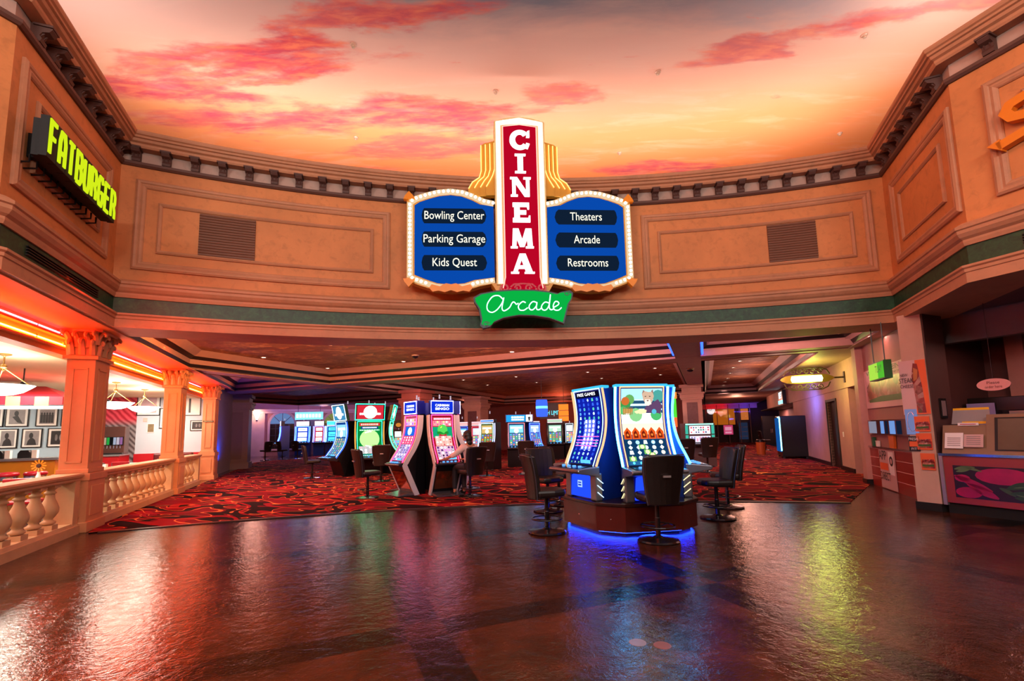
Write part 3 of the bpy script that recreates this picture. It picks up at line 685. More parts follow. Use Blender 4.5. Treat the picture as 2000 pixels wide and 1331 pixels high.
for sx in (-1, 1):
    xo, xi = 2.3, .55
    topc = [(xo, 6.17), (2.18, 6.25), (1.95, 6.33), (1.7, 6.40), (1.42, 6.43), (1.15, 6.40), (.9, 6.31), (.7, 6.21), (xi, 6.16)]
    botc = [(xi, 4.44), (.85, 4.38), (1.1, 4.30), (1.42, 4.27), (1.75, 4.30), (2.05, 4.40), (xo, 4.50)]
    out = [(sx * x, z) for x, z in topc + botc]
    b = MB(); b.prism(out, 'y', .0, .2); bd = b.build('direction_board', GOLD, sg)
    b = MB(); b.prism([(sx * (.55 if x < .6 else 1.42 + (x - 1.42) * .82), 5.35 + (z - 5.35) * .865 - .0) for x, z in topc + botc], 'y', -.012, .0)
    b.build('blue_panel', G('0a52c0', .8), bd)
    cen = [(sx * (x if x < .6 else 1.42 + (x - 1.42) * .915), 5.35 + (z - 5.35) * .935) for x, z in topc]
    path = cen + [(sx * 2.235, z) for z in (6.0, 5.8, 5.6, 5.4, 5.2, 5.0, 4.8, 4.6)]
    bc = [(sx * (x if x < .6 else 1.42 + (x - 1.42) * .915), 5.35 + (z - 5.35) * .935) for x, z in botc][::-1]
    b = MB(); stroke(b, cen, .11, -.03, .0); stroke(b, [(sx * 2.23, 6.12), (sx * 2.23, 4.56)], .11, -.03, .0); stroke(b, bc, .1, -.03, .0)
    b.build('light_channel', G('ffdcae', .9), bd)
    def along(pts, step):
        d = 0; nxt = step / 2
        for p, q in zip(pts, pts[1:]):
            l = math.hypot(q[0] - p[0], q[1] - p[1])
            while nxt <= d + l:
                t = (nxt - d) / l; yield p[0] + (q[0] - p[0]) * t, p[1] + (q[1] - p[1]) * t; nxt += step
            d += l
    for x, z in along(cen, .095): bulb_at(x, -.05, z)
    for x, z in along([(sx * 2.23, 6.1), (sx * 2.23, 4.58)], .085): bulb_at(x, -.05, z)
    for x, z in along(bc, .095):
        if abs(abs(x) - 1.42) > .42: bulb_at(x, -.05, z)
    for z, h in ((6.17, .1), (4.52, -.1)):
        b = MB(); b.prism([(sx * 2.12, z), (sx * 2.36, z), (sx * 2.33, z + h * .7), (sx * 2.25, z + h * 1.7), (sx * 2.16, z + h * .7)], 'y', -.06, .05); b.build('corner_finial', ORANGE, bd)
    b = MB()
    for t in (-1, 1):
        b.prism([(sx * (1.42 + t * x), z) for x, z in ((.0, 4.40), (.1, 4.42), (.22, 4.36), (.38, 4.40), (.43, 4.33), (.36, 4.25), (.24, 4.27), (.12, 4.24), (0, 4.28))], 'y', -.07, .02)
    b.build('leaf_ornament', ORANGE, bd)
    for k, nm in enumerate(names[sx]):
        z1 = 5.99 - k * .49; z0 = z1 - .31; xa, xb = .70, 2.0
        ol = [(xa + .08, z0), (xa + .03, z0 + .05), (xa, z0 + .155), (xa + .03, z1 - .05), (xa + .08, z1), (xb - .05, z1), (xb - .02, z1 - .05), (xb, z0 + .155), (xb - .02, z0 + .05), (xb - .05, z0)]
        b = MB(); b.prism([(sx * x, z) for x, z in ol], 'y', -.035, -.012); pt = b.build('name_plate', G('14263e', .7), bd)
        text('lettering', nm, G('f6f2d8', 1.5), pt, sx * 1.35, -.04, (z0 + z1) / 2, .18, wid[nm])
if extra.v: extra.build('bulbs', BULB, sg, kind='stuff', smooth=True)
b = MB()                                              # scrolls under the pylon and mounting block
for sx in (-1, 1):
    sp = [(sx * (.36 - .11 * (1 - t / 30) * cos(t * .42)), 4.28 - .11 * (1 - t / 30) * sin(t * .42)) for t in range(22)]
    stroke(b, sp, .035, -.2, -.165); stroke(b, [(sx * (.1 + .07 * (1 - t / 24) * cos(t * .45)), 4.28 + .07 * (1 - t / 24) * sin(t * .45)) for t in range(17)], .03, -.2, -.165)
    stroke(b, [(sx * .25, 4.30), (sx * .18, 4.36), (sx * .0, 4.37)], .03, -.2, -.165)
b.build('scrollwork', REDP, sg)
b = MB(); b.prism([(-.62, 4.40), (.62, 4.40), (.5, 4.20), (.3, 4.14), (-.3, 4.14), (-.5, 4.20)], 'y', -.13, .2); b.build('console', GOLD, sg)
# green arcade scroll
GREENE = M('green_enamel', '0f7a34', .3, 0, .1)
b = MB(); ol = [(-.98, 4.08), (-.85, 4.16), (-.55, 4.215), (-.2, 4.24), (.2, 4.235), (.5, 4.20), (.68, 4.16), (.74, 4.19), (.92, 4.22), (.98, 4.17), (.96, 4.06), (.89, 3.95), (.8, 3.62), (.78, 3.55), (.5, 3.66), (.2, 3.71), (-.1, 3.72), (-.4, 3.67), (-.6, 3.58), (-.66, 3.5), (-.8, 3.47), (-.86, 3.52), (-.84, 3.62), (-.88, 3.85), (-.97, 4.0)]
b.prism(ol, 'y', -.24, -.1); sb = b.build('scroll_board', M('scroll_edge', '0a2c3c', .4), sg)
b = MB(); cxs, czs = 0.03, 3.9
b.prism([(cxs + (x - cxs) * .965, czs + (z - czs) * .91) for x, z in ol], 'y', -.25, -.235); b.build('scroll_face', G('0cc64c', .8), sb)
b = MB()
for c0, c1, a in ((-.74, 3.55, 1), (.86, 4.15, -1)): stroke(b, [(c0 + .07 * (1 - t / 26) * cos(t * .5), c1 + .05 * (1 - t / 26) * sin(t * .5)) for t in range(18)], .014, -.258, -.248)
b.build('scroll_curl', M('scroll_edge', '0a2c3c', .4), sb)
NEON = G('b8ffe4', 4.0)
scr = [[(-.38, 4.03), (-.46, 4.10), (-.58, 4.08), (-.68, 3.94), (-.68, 3.82), (-.60, 3.77), (-.5, 3.82), (-.40, 3.95), (-.36, 4.06), (-.40, 3.86), (-.36, 3.80), (-.26, 3.86), (-.2, 3.96), (-.16, 3.97), (-.12, 3.93), (-.08, 3.95)],
       [(.06, 3.96), (.0, 3.98), (-.08, 3.9), (-.06, 3.82), (.02, 3.81), (.1, 3.86)], [(.28, 3.96), (.2, 3.98), (.13, 3.9), (.14, 3.83), (.2, 3.82), (.27, 3.9), (.28, 3.97), (.27, 3.84), (.32, 3.82), (.37, 3.86)],
       [(.52, 3.95), (.44, 3.97), (.37, 3.89), (.39, 3.82), (.46, 3.82), (.52, 3.92), (.55, 4.12), (.52, 3.88), (.55, 3.82), (.6, 3.83)], [(.60, 3.86), (.70, 3.92), (.70, 3.97), (.64, 3.98), (.60, 3.90), (.62, 3.82), (.7, 3.81), (.76, 3.86)]]
b = MB()
for st_ in scr: b.tube([(p.x - .03, -.285, p.y) for p in crom([Vector((x, z)) for x, z in st_], 5)], .010, 6)
b.build('neon_lettering', NEON, sb)

# ================================================================== LETTER SIGN ON THE LEFT WALL
fs = thing('shop_sign', 'row of yellow-green block letters on black cases, on the left upper wall', 'sign', FL(-3.38, 6.69), AL + R(90))
b = MB(); b.box(.06, 1.90, -.24, -.15, 4.82, 5.28); b.box(.3, 1.6, -.13, 0, 4.9, 5.2)
bx = b.build('backing_box', M('sign_black', '050505', .7), fs)
b = MB()
for k in range(12): b.tube([(.12 + k * .155, -.12, 4.84), (.12 + k * .155, -.12, 4.75), (.12 + k * .155, 0, 4.73)], .012, 5)
b.build('cable_stub', BLACK, bx)
FB = {'F': [[(0, 0), (0, 1), (1, 1)], [(0, .52), (.85, .52)]], 'A': [[(0, 0), (0, .7), (.22, 1), (.78, 1), (1, .7), (1, 0)], [(0, .36), (1, .36)]], 'T': [[(.5, 0), (.5, 1)], [(0, 1), (1, 1)]],
      'B': [[(0, 0), (0, 1), (.75, 1), (1, .86), (1, .66), (.8, .53), (0, .53)], [(.8, .53), (1, .38), (1, .14), (.75, 0), (0, 0)]], 'U': [[(0, 1), (0, .2), (.22, 0), (.78, 0), (1, .2), (1, 1)]],
      'R': [[(0, 0), (0, 1), (.75, 1), (1, .84), (1, .62), (.78, .48), (0, .48)], [(.7, .48), (1, .26), (1, 0)]], 'G': [[(1, .8), (.78, 1), (.22, 1), (0, .8), (0, .2), (.22, 0), (.78, 0), (1, .2), (1, .46), (.55, .46)]], 'E': [[(1, 1), (0, 1), (0, 0), (1, 0)], [(0, .52), (.85, .52)]],
      'S': [[(1, .82), (.8, 1), (.2, 1), (0, .82), (0, .65), (.2, .54), (.8, .46), (1, .35), (1, .18), (.8, 0), (.2, 0), (0, .18)]]}
def block(mb, ch, x, z, w_, h, t, y0, y1):
    for p in FB[ch]: stroke(mb, [(x + t / 2 + px * (w_ - t), z + t / 2 + pz * (h - t)) for px, pz in p], t, y0, y1)
LIME = G('c8e018', 1.15)
for k, ch in enumerate('FATBURGER'):
    b = MB(); b.box(.0 + k * .21, .20 + k * .21, -.32, -.24, 4.80, 5.30); lb = b.build('letter_case', M('sign_black', '050505', .7), fs)
    b = MB(); block(b, ch, .012 + k * .21, 4.83, .176, .45, .052, -.335, -.318); b.build('letter', LIME, lb)
# orange letters at the right edge
ss = thing('shop_letters', 'orange channel letters with an arrow tail on the right end wall', 'sign', FL(8.15, 2.74), AL - R(90))
OR2 = M('orange_channel', 'e07c14', .4, 0, .06)
b = MB(); stroke(b, [(-.06, 5.02), (.1, 5.06), (.28, 5.10), (.34, 5.18), (.30, 5.27), (.1, 5.33), (.05, 5.42), (.1, 5.5), (.24, 5.53), (.36, 5.52)], .11, -.14, -.02)
b.prism([(-.16, 5.07), (-.02, 4.95), (-.03, 5.11)], 'y', -.14, -.02); b.build('letter', OR2, ss)
b = MB(); stroke(b, [(.46, 5.6), (.46, 5.2), (.54, 5.08), (.68, 5.08), (.76, 5.2), (.76, 5.6)], .12, -.14, -.02); b.build('letter', OR2, ss)

# ================================================================== COLUMNS AND BALUSTRADE
COLM = stucco('column_stone', 'cf8f5f', .12); BAL = stucco('baluster_stone', 'cfa477', .2)
def hall_column(L, label):
    """square panelled column: hall face on off -3.6, near face at L"""
    t = thing('column', label, 'column', FL(-3.79, L + .28), AL, 'columns along the diner front', 'thing')
    b = MB(); b.box(-.23, .23, -.32, .32, 0, .95); b.box(-.26, .26, -.35, .35, 0, .16); b.box(-.25, .25, -.34, .34, .83, .95)
    b.box(-.15, .15, -.335, -.315, .25, .74); b.box(.225, .245, -.22, .22, .25, .74)
    b.build('pedestal', COLM, t, bevel=.008)
    b = MB(); b.box(-.19, .19, -.28, .28, .95, 2.9)
    for z0, z1, e in ((.95, 1.02, .02), (2.84, 2.9, .045)): b.box(-.19 - e, .19 + e, -.28 - e, .28 + e, z0, z1)
    sh = b.build('shaft', COLM, t, bevel=.006)
    b = MB()
    for fc in range(2):
        def P(u, z, o): return (u * .65, -.28 - o, z) if fc == 0 else (.19 + o, u, z)
        fr_ = [(-.16, 1.12), (.16, 1.12), (.16, 2.7), (-.16, 2.7)]; k = len(fr_)
        for i in range(4):
            (a, c), (d, e) = fr_[i], fr_[(i + 1) % 4]
            dx, dz = (d - a), (e - c); l = math.hypot(dx, dz); nx, nz = -dz / l * .03, dx / l * .03
            q = [(a, c), (d, e), (d + nx, e + nz), (a + nx, c + nz)]
            b.add([P(x, z, 0) for x, z in q] + [P(x, z, .014) for x, z in q], [(0, 1, 2, 3), (4, 5, 6, 7), (0, 1, 5, 4), (1, 2, 6, 5), (2, 3, 7, 6), (3, 0, 4, 7)])
    b.build('panel_moulding', COLM, sh)
    b = MB(); b.box(-.18, .18, -.27, .27, 2.9, 3.36); b.box(-.28, .28, -.36, .36, 3.30, 3.36)
    for fc in range(4):
        for u, r_, z0, zt, out in ((-.2, .05, 2.92, 3.14, .09), (0, .055, 2.92, 3.16, .1), (.2, .05, 2.92, 3.14, .09), (-.1, .045, 3.05, 3.27, .13), (.1, .045, 3.05, 3.27, .13), (-.26, .05, 3.1, 3.29, .17), (.26, .05, 3.1, 3.29, .17)):
            path = crom([Vector((u, -.27, z0)), Vector((u * 1.05, -.30, z0 + (zt - z0) * .6)), Vector((u * 1.12, -.29 - out * .6, zt)), Vector((u * 1.15, -.29 - out, zt - .02)), Vector((u * 1.15, -.28 - out, zt - .06))], 4)
            a = fc * pi / 2
            b.tube([((p.x * cos(a) - p.y * sin(a)) * .68, p.x * sin(a) + p.y * cos(a), p.z) for p in path], [r_ * (1 - .6 * i / len(path)) for i in range(len(path))], 6)
    b.build('capital', COLM, t, smooth=False)
    return t
hall_column(9.8, 'nearest orange-lit square column with a leafy capital, rising from the balustrade')
hall_column(14.9, 'second orange-lit square column along the balustrade, before the framed diner pictures')
hall_column(19.25, 'farthest orange-lit column past the end of the balustrade, with a small dark plaque')
for L in (4.55, -0.1): hall_column(L, 'column beside the camera carrying the left wall')
proto = [None]
def balusters(t, L0, L1):
    n = max(1, round((L1 - L0) / .37))
    for k in range(n):
        if proto[0] is None:
            b = MB(); b.box(-.085, .085, -.085, .085, .18, .25)
            b.lathe([(.05, .25), (.085, .27), (.09, .295), (.06, .315), (.05, .335), (.075, .37), (.108, .43), (.112, .49), (.09, .56), (.06, .63), (.05, .68), (.052, .70), (.07, .71), (.07, .73), (.05, .74), (.05, .76), (.075, .78), (.075, .79)], seg=18)
            b.box(-.085, .085, -.085, .085, .79, .83); o = proto[0] = b.build('baluster', BAL, t, smooth=False)
            for p in o.data.polygons: p.use_smooth = 6 <= p.index < 6 + 18 * 17
        else:
            o = proto[0].copy(); COL.objects.link(o); o.parent = t
        o.location = (0, (k + .5) * (L1 - L0) / n, 0)
def balustrade(L0, L1, label, endpost=False):
    t = thing('balustrade', label, 'balustrade', FL(-3.76, L0), AL, 'stone balustrades before the diner')
    n = L1 - L0
    b = MB(); b.box(-.15, .15, 0, n, 0, .13); b.prism([(-.13, .13), (.13, .13), (.11, .18), (-.11, .18)], 'y', 0, n); b.build('plinth', BAL, t)
    b = MB(); b.prism([(-.10, .83), (.10, .83), (.12, .85), (.12, .875), (.155, .90), (.165, .93), (.155, .955), (-.155, .955), (-.165, .93), (-.155, .90), (-.12, .875), (-.12, .85)], 'y', 0, n); b.build('handrail', BAL, t)
    m = n
    b = MB()
    b.box(-.12, .12, 0, .16, .13, .84); b.build('end_post', BAL, t); b = MB()
    if endpost: b.box(-.16, .16, n - .32, n, .0, .9)
    else: b.box(-.12, .12, n - .16, n, .13, .84)
    b.build('end_post', BAL, t)
    balusters(t, .2, n - (.36 if endpost else .2))
balustrade(5.5, 9.70, 'near stretch of the stone balustrade at the left edge, before the nearest column')
balustrade(10.46, 14.8, 'long middle stretch of the stone balustrade between the first and second columns')
balustrade(15.56, 17.6, 'short last stretch of the stone balustrade beyond the second column')
b = MB(); b.box(-.16, .16, -.004, 0, -.03, .03)
pq = thing('plaque', 'small dark nameplate on the farthest orange column', 'plaque', FL(-3.79, 19.23, 2.05), AL)
b.build('plate', M('dark_plate', '3a2c14', .4), pq); MB().box(-.13, .13, -.006, -.004, -.008, .008).build('plate_text', M('brass_text', 'c9b27a', .4), pq)
# ================================================================== DINER ON THE LEFT
# bulkhead over the columns with the neon, deli ceiling and walls (all structure)
BULKO = stucco('bulkhead_paint', 'e58a48', .06); CREAMC = M('cream_ceiling', 'f0d7ae', .6, 0, .05)
b = MB(); b.prism([(-4.36, 3.36), (-3.35, 3.36), (-3.35, 3.34), (-4.12, 3.34), (-4.12, 3.24), (-4.05, 3.23), (-4.05, 3.2), (-4.14, 3.2), (-4.14, 3.06), (-4.07, 3.05), (-4.07, 3.02), (-4.14, 3.02), (-4.14, 2.94), (-4.36, 2.94)], 'y', 2, 20.4)
st(b.build('trim_bulkhead', BULKO, rz=AL))
for z, c, k, nme in ((3.27, 'ff2a38', 9, 'red'), (3.09, 'ff6a1c', 9, 'amber')):
    t = thing('neon_tube', '%s glowing neon line along the diner bulkhead, %s of the two' % ('pinkish white' if nme == 'red' else 'warm white', 'upper' if nme == 'red' else 'lower'), 'neon light', FL(-4.09, 2.2, z), AL)
    b = MB(); b.tube([(0, 0, 0), (0, 18.0, 0)], .011, 6); b.build('tube', G(c, 90.0), t)
    for q in range(9): MB().box(-.03, .01, q * 2 + .9, q * 2 + .93, -.02, .03).build('bracket', CHROME, t)
b = MB(); b.box(-12.5, -4.37, 2, 20.4, 2.95, 3.05); st(b.build('ceiling_diner', CREAMC, rz=AL))
BLUEW = M('pale_blue_wall', 'a9c3d4', .6, 0, .05); LILAC = M('lilac_wall', 'b9c2cf', .6, 0, .05)
b = MB(); b.box(-6.15, -3.95, 20.2, 20.4, 0, 2.96); st(b.build('wall_diner_end', LILAC, rz=AL))
def tinwall():
    t = NT('red_tin_wall'); co = t.n('TexCoord').outputs['Object']; sp = t.n('SeparateXYZ', i0=co)
    w1 = t.n('TexWave', Vector=t.n('Mapping', Vector=co, Rotation=(0, R(45), 0)).outputs[0], Scale=2.2, Distortion=3.0, Detail=2.0).outputs[1]
    g = t.n('MapRange', i0=sp.outputs[2], i1=1.95, i2=2.2).outputs[0]
    c = t.mix(w1, t.mix(g, lin('4a3d40'), lin('a8112a')), t.mix(g, lin('8d8488'), lin('e0485a')))
    return t.surf(t.bsdf(**{'Base Color': c, 'Roughness': .35}).outputs[0])
b = MB(); b.box(-7.2, -6.15, 20.2, 20.4, 0, 2.96); st(b.build('wall_diner_tin', tinwall(), rz=AL))
b = MB(); b.box(-7.4, -7.2, 18.5, 20.4, 0, 2.96); b.box(-12.4, -7.2, 18.5, 18.7, 0, 2.96); st(b.build('wall_diner_pictures', BLUEW, rz=AL))
b = MB(); b.box(-12.5, -12.3, 2, 18.7, 0, 2.96); st(b.build('wall_diner_left', M('purple_wall', '8d5f86', .6), rz=AL))
b = MB(); b.box(-12.5, -4, 1.9, 2.0, 0, 3.3); st(b.build('wall_diner_near', BLUEW, rz=AL))
b = MB(); b.box(-6.15, -4.0, 20.12, 20.2, .55, .96); st(b.build('trim_diner_red', M('red_wainscot', 'b0101e', .35), rz=AL))
b = MB(); b.box(-6.15, -4.0, 20.14, 20.2, 0.0, .55); st(b.build('trim_diner_yellow', M('yellow_wainscot', 'd99a2c', .4), rz=AL))
for L in (4.0, 7.8, 12.6, 17.2):                      # the glow of the neon runs over soffit, columns and rail
    p = FL(-4.0, L, 3.17); q = FL(-3.3, L + .25, 2.2); a_ = area('neon_glow', p, q, .08, 3.4, 95, 'ff4220')
    a_.rotation_euler = (Matrix.Rotation(AL, 4, 'Z') @ Matrix.Rotation(R(28), 4, 'Y') @ Matrix.Rotation(R(-14), 4, 'X')).to_euler() if False else a_.rotation_euler
for k, (x, y) in enumerate(((-6.5, 6), (-6.2, 9.5), (-8.6, 9), (-6.0, 12.8), (-8.8, 13.5), (-5.6, 16.2), (-9.5, 16.5), (-5.2, 18.6))):
    p = FL(x, y, 2.93); area('diner_ceiling_light', p, (p.x, p.y, 0), .6, .6, 125, 'fff1dc')
# framed photographs
FRB = M('black_frame', '101013', .35); MAT_ = M('white_mat', 'e9e6e2', .6, 0, .03); GREY = M('photo_grey', '8b8688', .5, 0, .45, 6); GREYD = M('photo_dark', '2b282a', .5, 0, .5, 8); SEPIA = M('photo_sepia', 'c9a9b0', .5, 0, .35, 7)
def picture(off, z, w_, h, L, label, kind, group='framed photographs on the diner walls'):
    t = thing('framed_picture', label, 'picture', FL(off, L, z), AL, group)
    b = MB(); f = .022
    for x0, x1, z0, z1 in ((-w_ / 2, w_ / 2, h / 2 - f, h / 2), (-w_ / 2, w_ / 2, -h / 2, -h / 2 + f), (-w_ / 2, -w_ / 2 + f, -h / 2, h / 2), (w_ / 2 - f, w_ / 2, -h / 2, h / 2)): b.box(x0, x1, -.035, 0, z0, z1)
    b.build('frame', FRB, t)
    b = MB(); b.box(-w_ / 2 + f, w_ / 2 - f, -.02, -.002, -h / 2 + f, h / 2 - f); b.build('mat_board', MAT_, t)
    b = MB(); m = .16 * min(w_, h); b.mat(0); b.box(-w_ / 2 + m, w_ / 2 - m, -.024, -.02, -h / 2 + m * .9, h / 2 - m * .9); iw, ih = w_ / 2 - m, h / 2 - m
    b.mat(1)
    def el(cx, cz, rx, rz_): b.prism(ring(cx, cz, rx, rz_, 12), 'y', -.027, -.024)
    if kind == 'head': el(-.02, ih * .35, iw * .3, ih * .42); b.prism([(-iw * .7, -ih), (iw * .7, -ih), (iw * .5, -ih * .3), (iw * .15, 0), (-iw * .2, 0), (-iw * .55, -ih * .4)], 'y', -.027, -.024)
    elif kind == 'group':
        for k in range(5): el((k - 2) * iw * .36, ih * .45, iw * .12, ih * .2); b.box((k - 2) * iw * .36 - iw * .16, (k - 2) * iw * .36 + iw * .16, -.027, -.024, -ih * .9, ih * .3)
    elif kind == 'lean': el(-iw * .1, ih * .5, iw * .28, ih * .4); b.prism([(-iw * .6, 0), (iw * .1, ih * .2), (iw * .8, -ih), (iw * .1, -ih * .8)], 'y', -.027, -.024)
    elif kind == 'dark': b.box(-iw, iw, -.027, -.024, -ih, ih); b.mat(0); el(-iw * .3, 0, iw * .2, ih * .5); el(iw * .3, 0, iw * .2, ih * .5)
    elif kind == 'bar': b.box(-iw * .3, iw * .0, -.027, -.024, -ih, ih)
    b.build('photograph', [GREY if kind in ('head', 'dark', 'group', 'lean') else SEPIA if kind == 'pink' else MAT_, GREYD], t)
picture(-8.55, 2.22, .53, .58, 18.5, 'black framed photo of a person leaning in, upper row left of the nearest column', 'lean')
picture(-7.86, 2.22, .52, .58, 18.5, 'black framed photo of a group of people, upper row beside the nearest column', 'group')
picture(-9.1, 2.22, .5, .58, 18.5, 'black framed picture cut by the left photo edge, upper row', 'head')
picture(-8.72, 1.58, .45, .58, 18.5, 'black framed portrait of a seated person in light clothes, lower row left', 'head')
picture(-8.17, 1.58, .47, .57, 18.5, 'black framed portrait of a person in a dark jacket, lower row middle', 'head')
picture(-7.55, 1.58, .52, .57, 18.5, 'black framed dark photo of two figures, lower row beside the nearest column', 'dark')
picture(-7.3, 2.22, .45, .58, 18.5, 'black framed photo partly hidden behind the nearest column', 'bar')
picture(-5.82, 2.69, .68, .76, 20.2, 'large pale pink framed print beside the red tin wall', 'pink')
picture(-5.28, 2.2, .4, .72, 20.2, 'narrow framed print half behind the second column', 'pink')
picture(-4.55, 2.66, .62, .72, 20.2, 'large framed print with a grey bar between second and third columns', 'bar')
picture(-4.3, 1.93, .48, .38, 20.2, 'small framed landscape below the grey-bar print, near the third column', 'dark')
b = MB(); b.box(-.11, .11, -.02, 0, -.16, .16)
t = thing('bulletin_panel', 'small brown notice panel on the pale wall left of the second column', 'panel', FL(-5.72, 20.2, 1.86), AL); b.build('plate', MAT_, t); MB().box(-.09, .09, -.024, -.02, -.14, .14).build('notice', M('brown_notice', '7a684a', .5, 0, .5, 12), t)
b = MB(); b.box(-.06, .06, -.015, 0, -.07, .07); t = thing('wall_switch', 'small pink switch plate on the pale wall under the pink print', 'switch', FL(-5.9, 20.2, 2.15), AL); b.build('plate', M('pink_plate', 'd8b0a8', .5), t)
# bowl pendants
PEND = G('fff0e4', 5.5); BRASS = M('aged_brass', 'a88a55', .3, .9)
def pendant():
    t = thing('bowl_pendant', 'glowing white glass bowl pendant on three brass rods', 'pendant lamp', (0, 0, 0), 0, 'bowl pendants in the diner')
    b = MB(); b.lathe([(.09, 2.95), (.09, 2.93), (.02, 2.91), (.012, 2.9), (.012, 2.78), (.04, 2.76), (.045, 2.72), (.02, 2.70), (.012, 2.66)], seg=12)
    b.build('canopy', BRASS, t)
    b = MB()
    for k in range(3): a = 2 * pi * k / 3 + .5; b.tube([(0.02 * cos(a), .02 * sin(a), 2.70), (.36 * cos(a), .36 * sin(a), 2.41)], .008, 5)
    b.build('rod', BRASS, t)
    b = MB(); b.lathe([(.02, 2.25), (.14, 2.265), (.26, 2.31), (.35, 2.38), (.40, 2.425), (.385, 2.425), (.33, 2.38), (.24, 2.33), (.1, 2.29)], seg=24); b.build('glass_bowl', PEND, t, smooth=True)
    return t
pp = pendant(); pp.location = FL(-4.95, 10.2)
pp['label'] = 'big glowing glass bowl pendant nearest the camera, left of the nearest column'
for x, y, lb in ((-4.95, 14.7, 'glowing glass bowl pendant between first and second columns'), (-4.95, 16.75, 'glowing glass bowl pendant just left of the second column, before the pink print')):
    o = copy_tree(pp); o.location = FL(x, y, 0); o['label'] = lb
for x, y in ((-4.95, 10.2), (-4.95, 14.7), (-4.95, 16.75)): point('pendant_light', FL(x, y, 2.56), 45, 'ffe9d2', .2)
# counter with yellow front, awning, napkin holders
t = thing('diner_counter', 'long yellow-fronted diner counter with a grey top under the photographs', 'counter', FL(-8.1, 15.6), AL)
b = MB(); b.box(-4.0, 1.7, 0, .6, 0, 1.0); b.build('front', M('mustard_laminate', 'cf8a18', .35), t)
b = MB(); b.box(-4.05, 1.8, -.12, .75, 1.0, 1.06); b.build('top', M('steel_top', '9aa0a6', .25, .6), t)
for k, (x, c, lb) in enumerate(((-.0, '1a1719', 'black napkin holder on the diner counter, left'), (.5, '1a1719', 'black napkin holder on the diner counter, middle'), (1.02, '1a1719', 'black napkin holder on the diner counter, right'))):
    q = thing('napkin_holder', lb, 'napkin holder', FL(-8.1 + x, 15.8, 1.06), AL)
    b = MB(); b.prism([(-.13, 0), (.13, 0), (.13, .12), (.08, .2), (-.08, .2), (-.13, .12)], 'y', -.07, .07); b.build('body', M('black_plastic', c, .3), q, bevel=.01)
    b = MB(); b.box(.14, .24, -.05, .05, 0, .2); b.build('napkins', MAT_, q)
aw = thing('awning', 'red awning with a red and cream striped valance over the diner counter', 'awning', FL(-9.2, 13.6), AL)
b = MB(); b.add([(-3, -.2, 2.47), (3.75, -.2, 2.47), (2.7, 1.5, 2.85), (-3, 1.5, 2.85), (3.75, 1.5, 2.47)], [(0, 1, 2, 3), (1, 4, 2)]); b.build('canopy', M('red_canvas', 'b3122a', .6), aw)
b = MB()
for k in range(28):
    b.mat(k % 2); x1 = 3.75 - k * .24; b.box(x1 - .24, x1, -.215, -.2, 2.29 - (.02 if k % 2 else 0), 2.47)
for k in range(7): b.mat(k % 2); b.box(3.75, 3.765, -.2 + k * .24, .04 + k * .24, 2.29, 2.47)
b.build('valance', [M('red_canvas', 'b3122a', .6), M('cream_canvas', 'e8a860', .6)], aw)
b = MB(); b.box(-3, 3.7, -.15, .1, 2.21, 2.27); b.build('light_bar', G('f4ffff', 1.4), aw)
for x in (2.25, -1.5): MB().tube([(x, .6, 2.6), (x, .6, 2.95)], .02, 6).build('hanger_rod', BLACK, aw)
# stools and tables
SEATR = M('red_vinyl', 'b0122a', .3)
def stool(loc, lb):
    t = thing('diner_stool', lb, 'stool', loc, AL, 'red topped stools at the diner counter')
    b = MB(); b.lathe([(.2, .66), (.215, .68), (.215, .72), (.19, .75), (.1, .76)], seg=20); b.build('seat', SEATR, t, smooth=True)
    b = MB(); b.lathe([(.205, .57), (.205, .655)], seg=20); b.build('chrome_band', CHROME, t)
    b = MB(); b.lathe([(.2, 0), (.2, .02), (.04, .05), (.035, .57)], seg=14); b.build('pedestal', CHROME, t); return t
stool(FL(-7.6, 14.9), 'red topped chrome stool at the yellow counter, leftmost')
stool(FL(-7.0, 14.95), 'red topped chrome stool at the yellow counter, middle one by the sunflower')
stool(FL(-6.5, 15.0), 'red topped chrome stool at the yellow counter, nearest the first column')
TABLE = M('pale_laminate', 'e6c9c0', .3)
def table(off, L, lb):
    t = thing('diner_table', lb, 'table', FL(off, L), AL, 'pale diner tables behind the balustrade')
    b = MB(); b.box(-.4, .4, -.4, .4, .72, .76); b.build('tabletop', TABLE, t, bevel=.01)
    b = MB(); b.lathe([(.25, 0), (.25, .02), (.04, .04), (.04, .72)], seg=12); b.build('pedestal', BLACK, t)
table(-5.0, 9.2, 'pale diner table behind the near balustrade at the left edge'); table(-5.0, 11.6, 'pale diner table with the sunflower, behind the nearest column'); table(-5.1, 14.4, 'pale diner table with the caddy, behind the middle balustrade')
table(-5.2, 17.4, 'pale diner table beyond the second column')
fl = thing('flower', 'orange sunflower in a small vase on the diner table left of the nearest column', 'flower', FL(-5.05, 11.75, .76), AL)
b = MB(); b.lathe([(.03, 0), (.04, .05), (.02, .12), (.025, .14)], seg=10); b.build('vase', MAT_, fl)
b = MB(); b.tube([(0, 0, .12), (.01, -.02, .24)], .006, 5); b.build('stem', M('stem_green', '2f6a2a', .6), fl)
b = MB()
for k in range(12):
    a = 2 * pi * k / 12; b.add([(.01 + .04 * cos(a - .2), -.03, .26 + .04 * sin(a - .2)), (.01 + .04 * cos(a + .2), -.03, .26 + .04 * sin(a + .2)), (.01 + .11 * cos(a + .12), -.045, .26 + .11 * sin(a + .12)), (.01 + .12 * cos(a), -.045, .26 + .12 * sin(a)), (.01 + .11 * cos(a - .12), -.045, .26 + .11 * sin(a - .12))], [(0, 1, 2, 3, 4)])
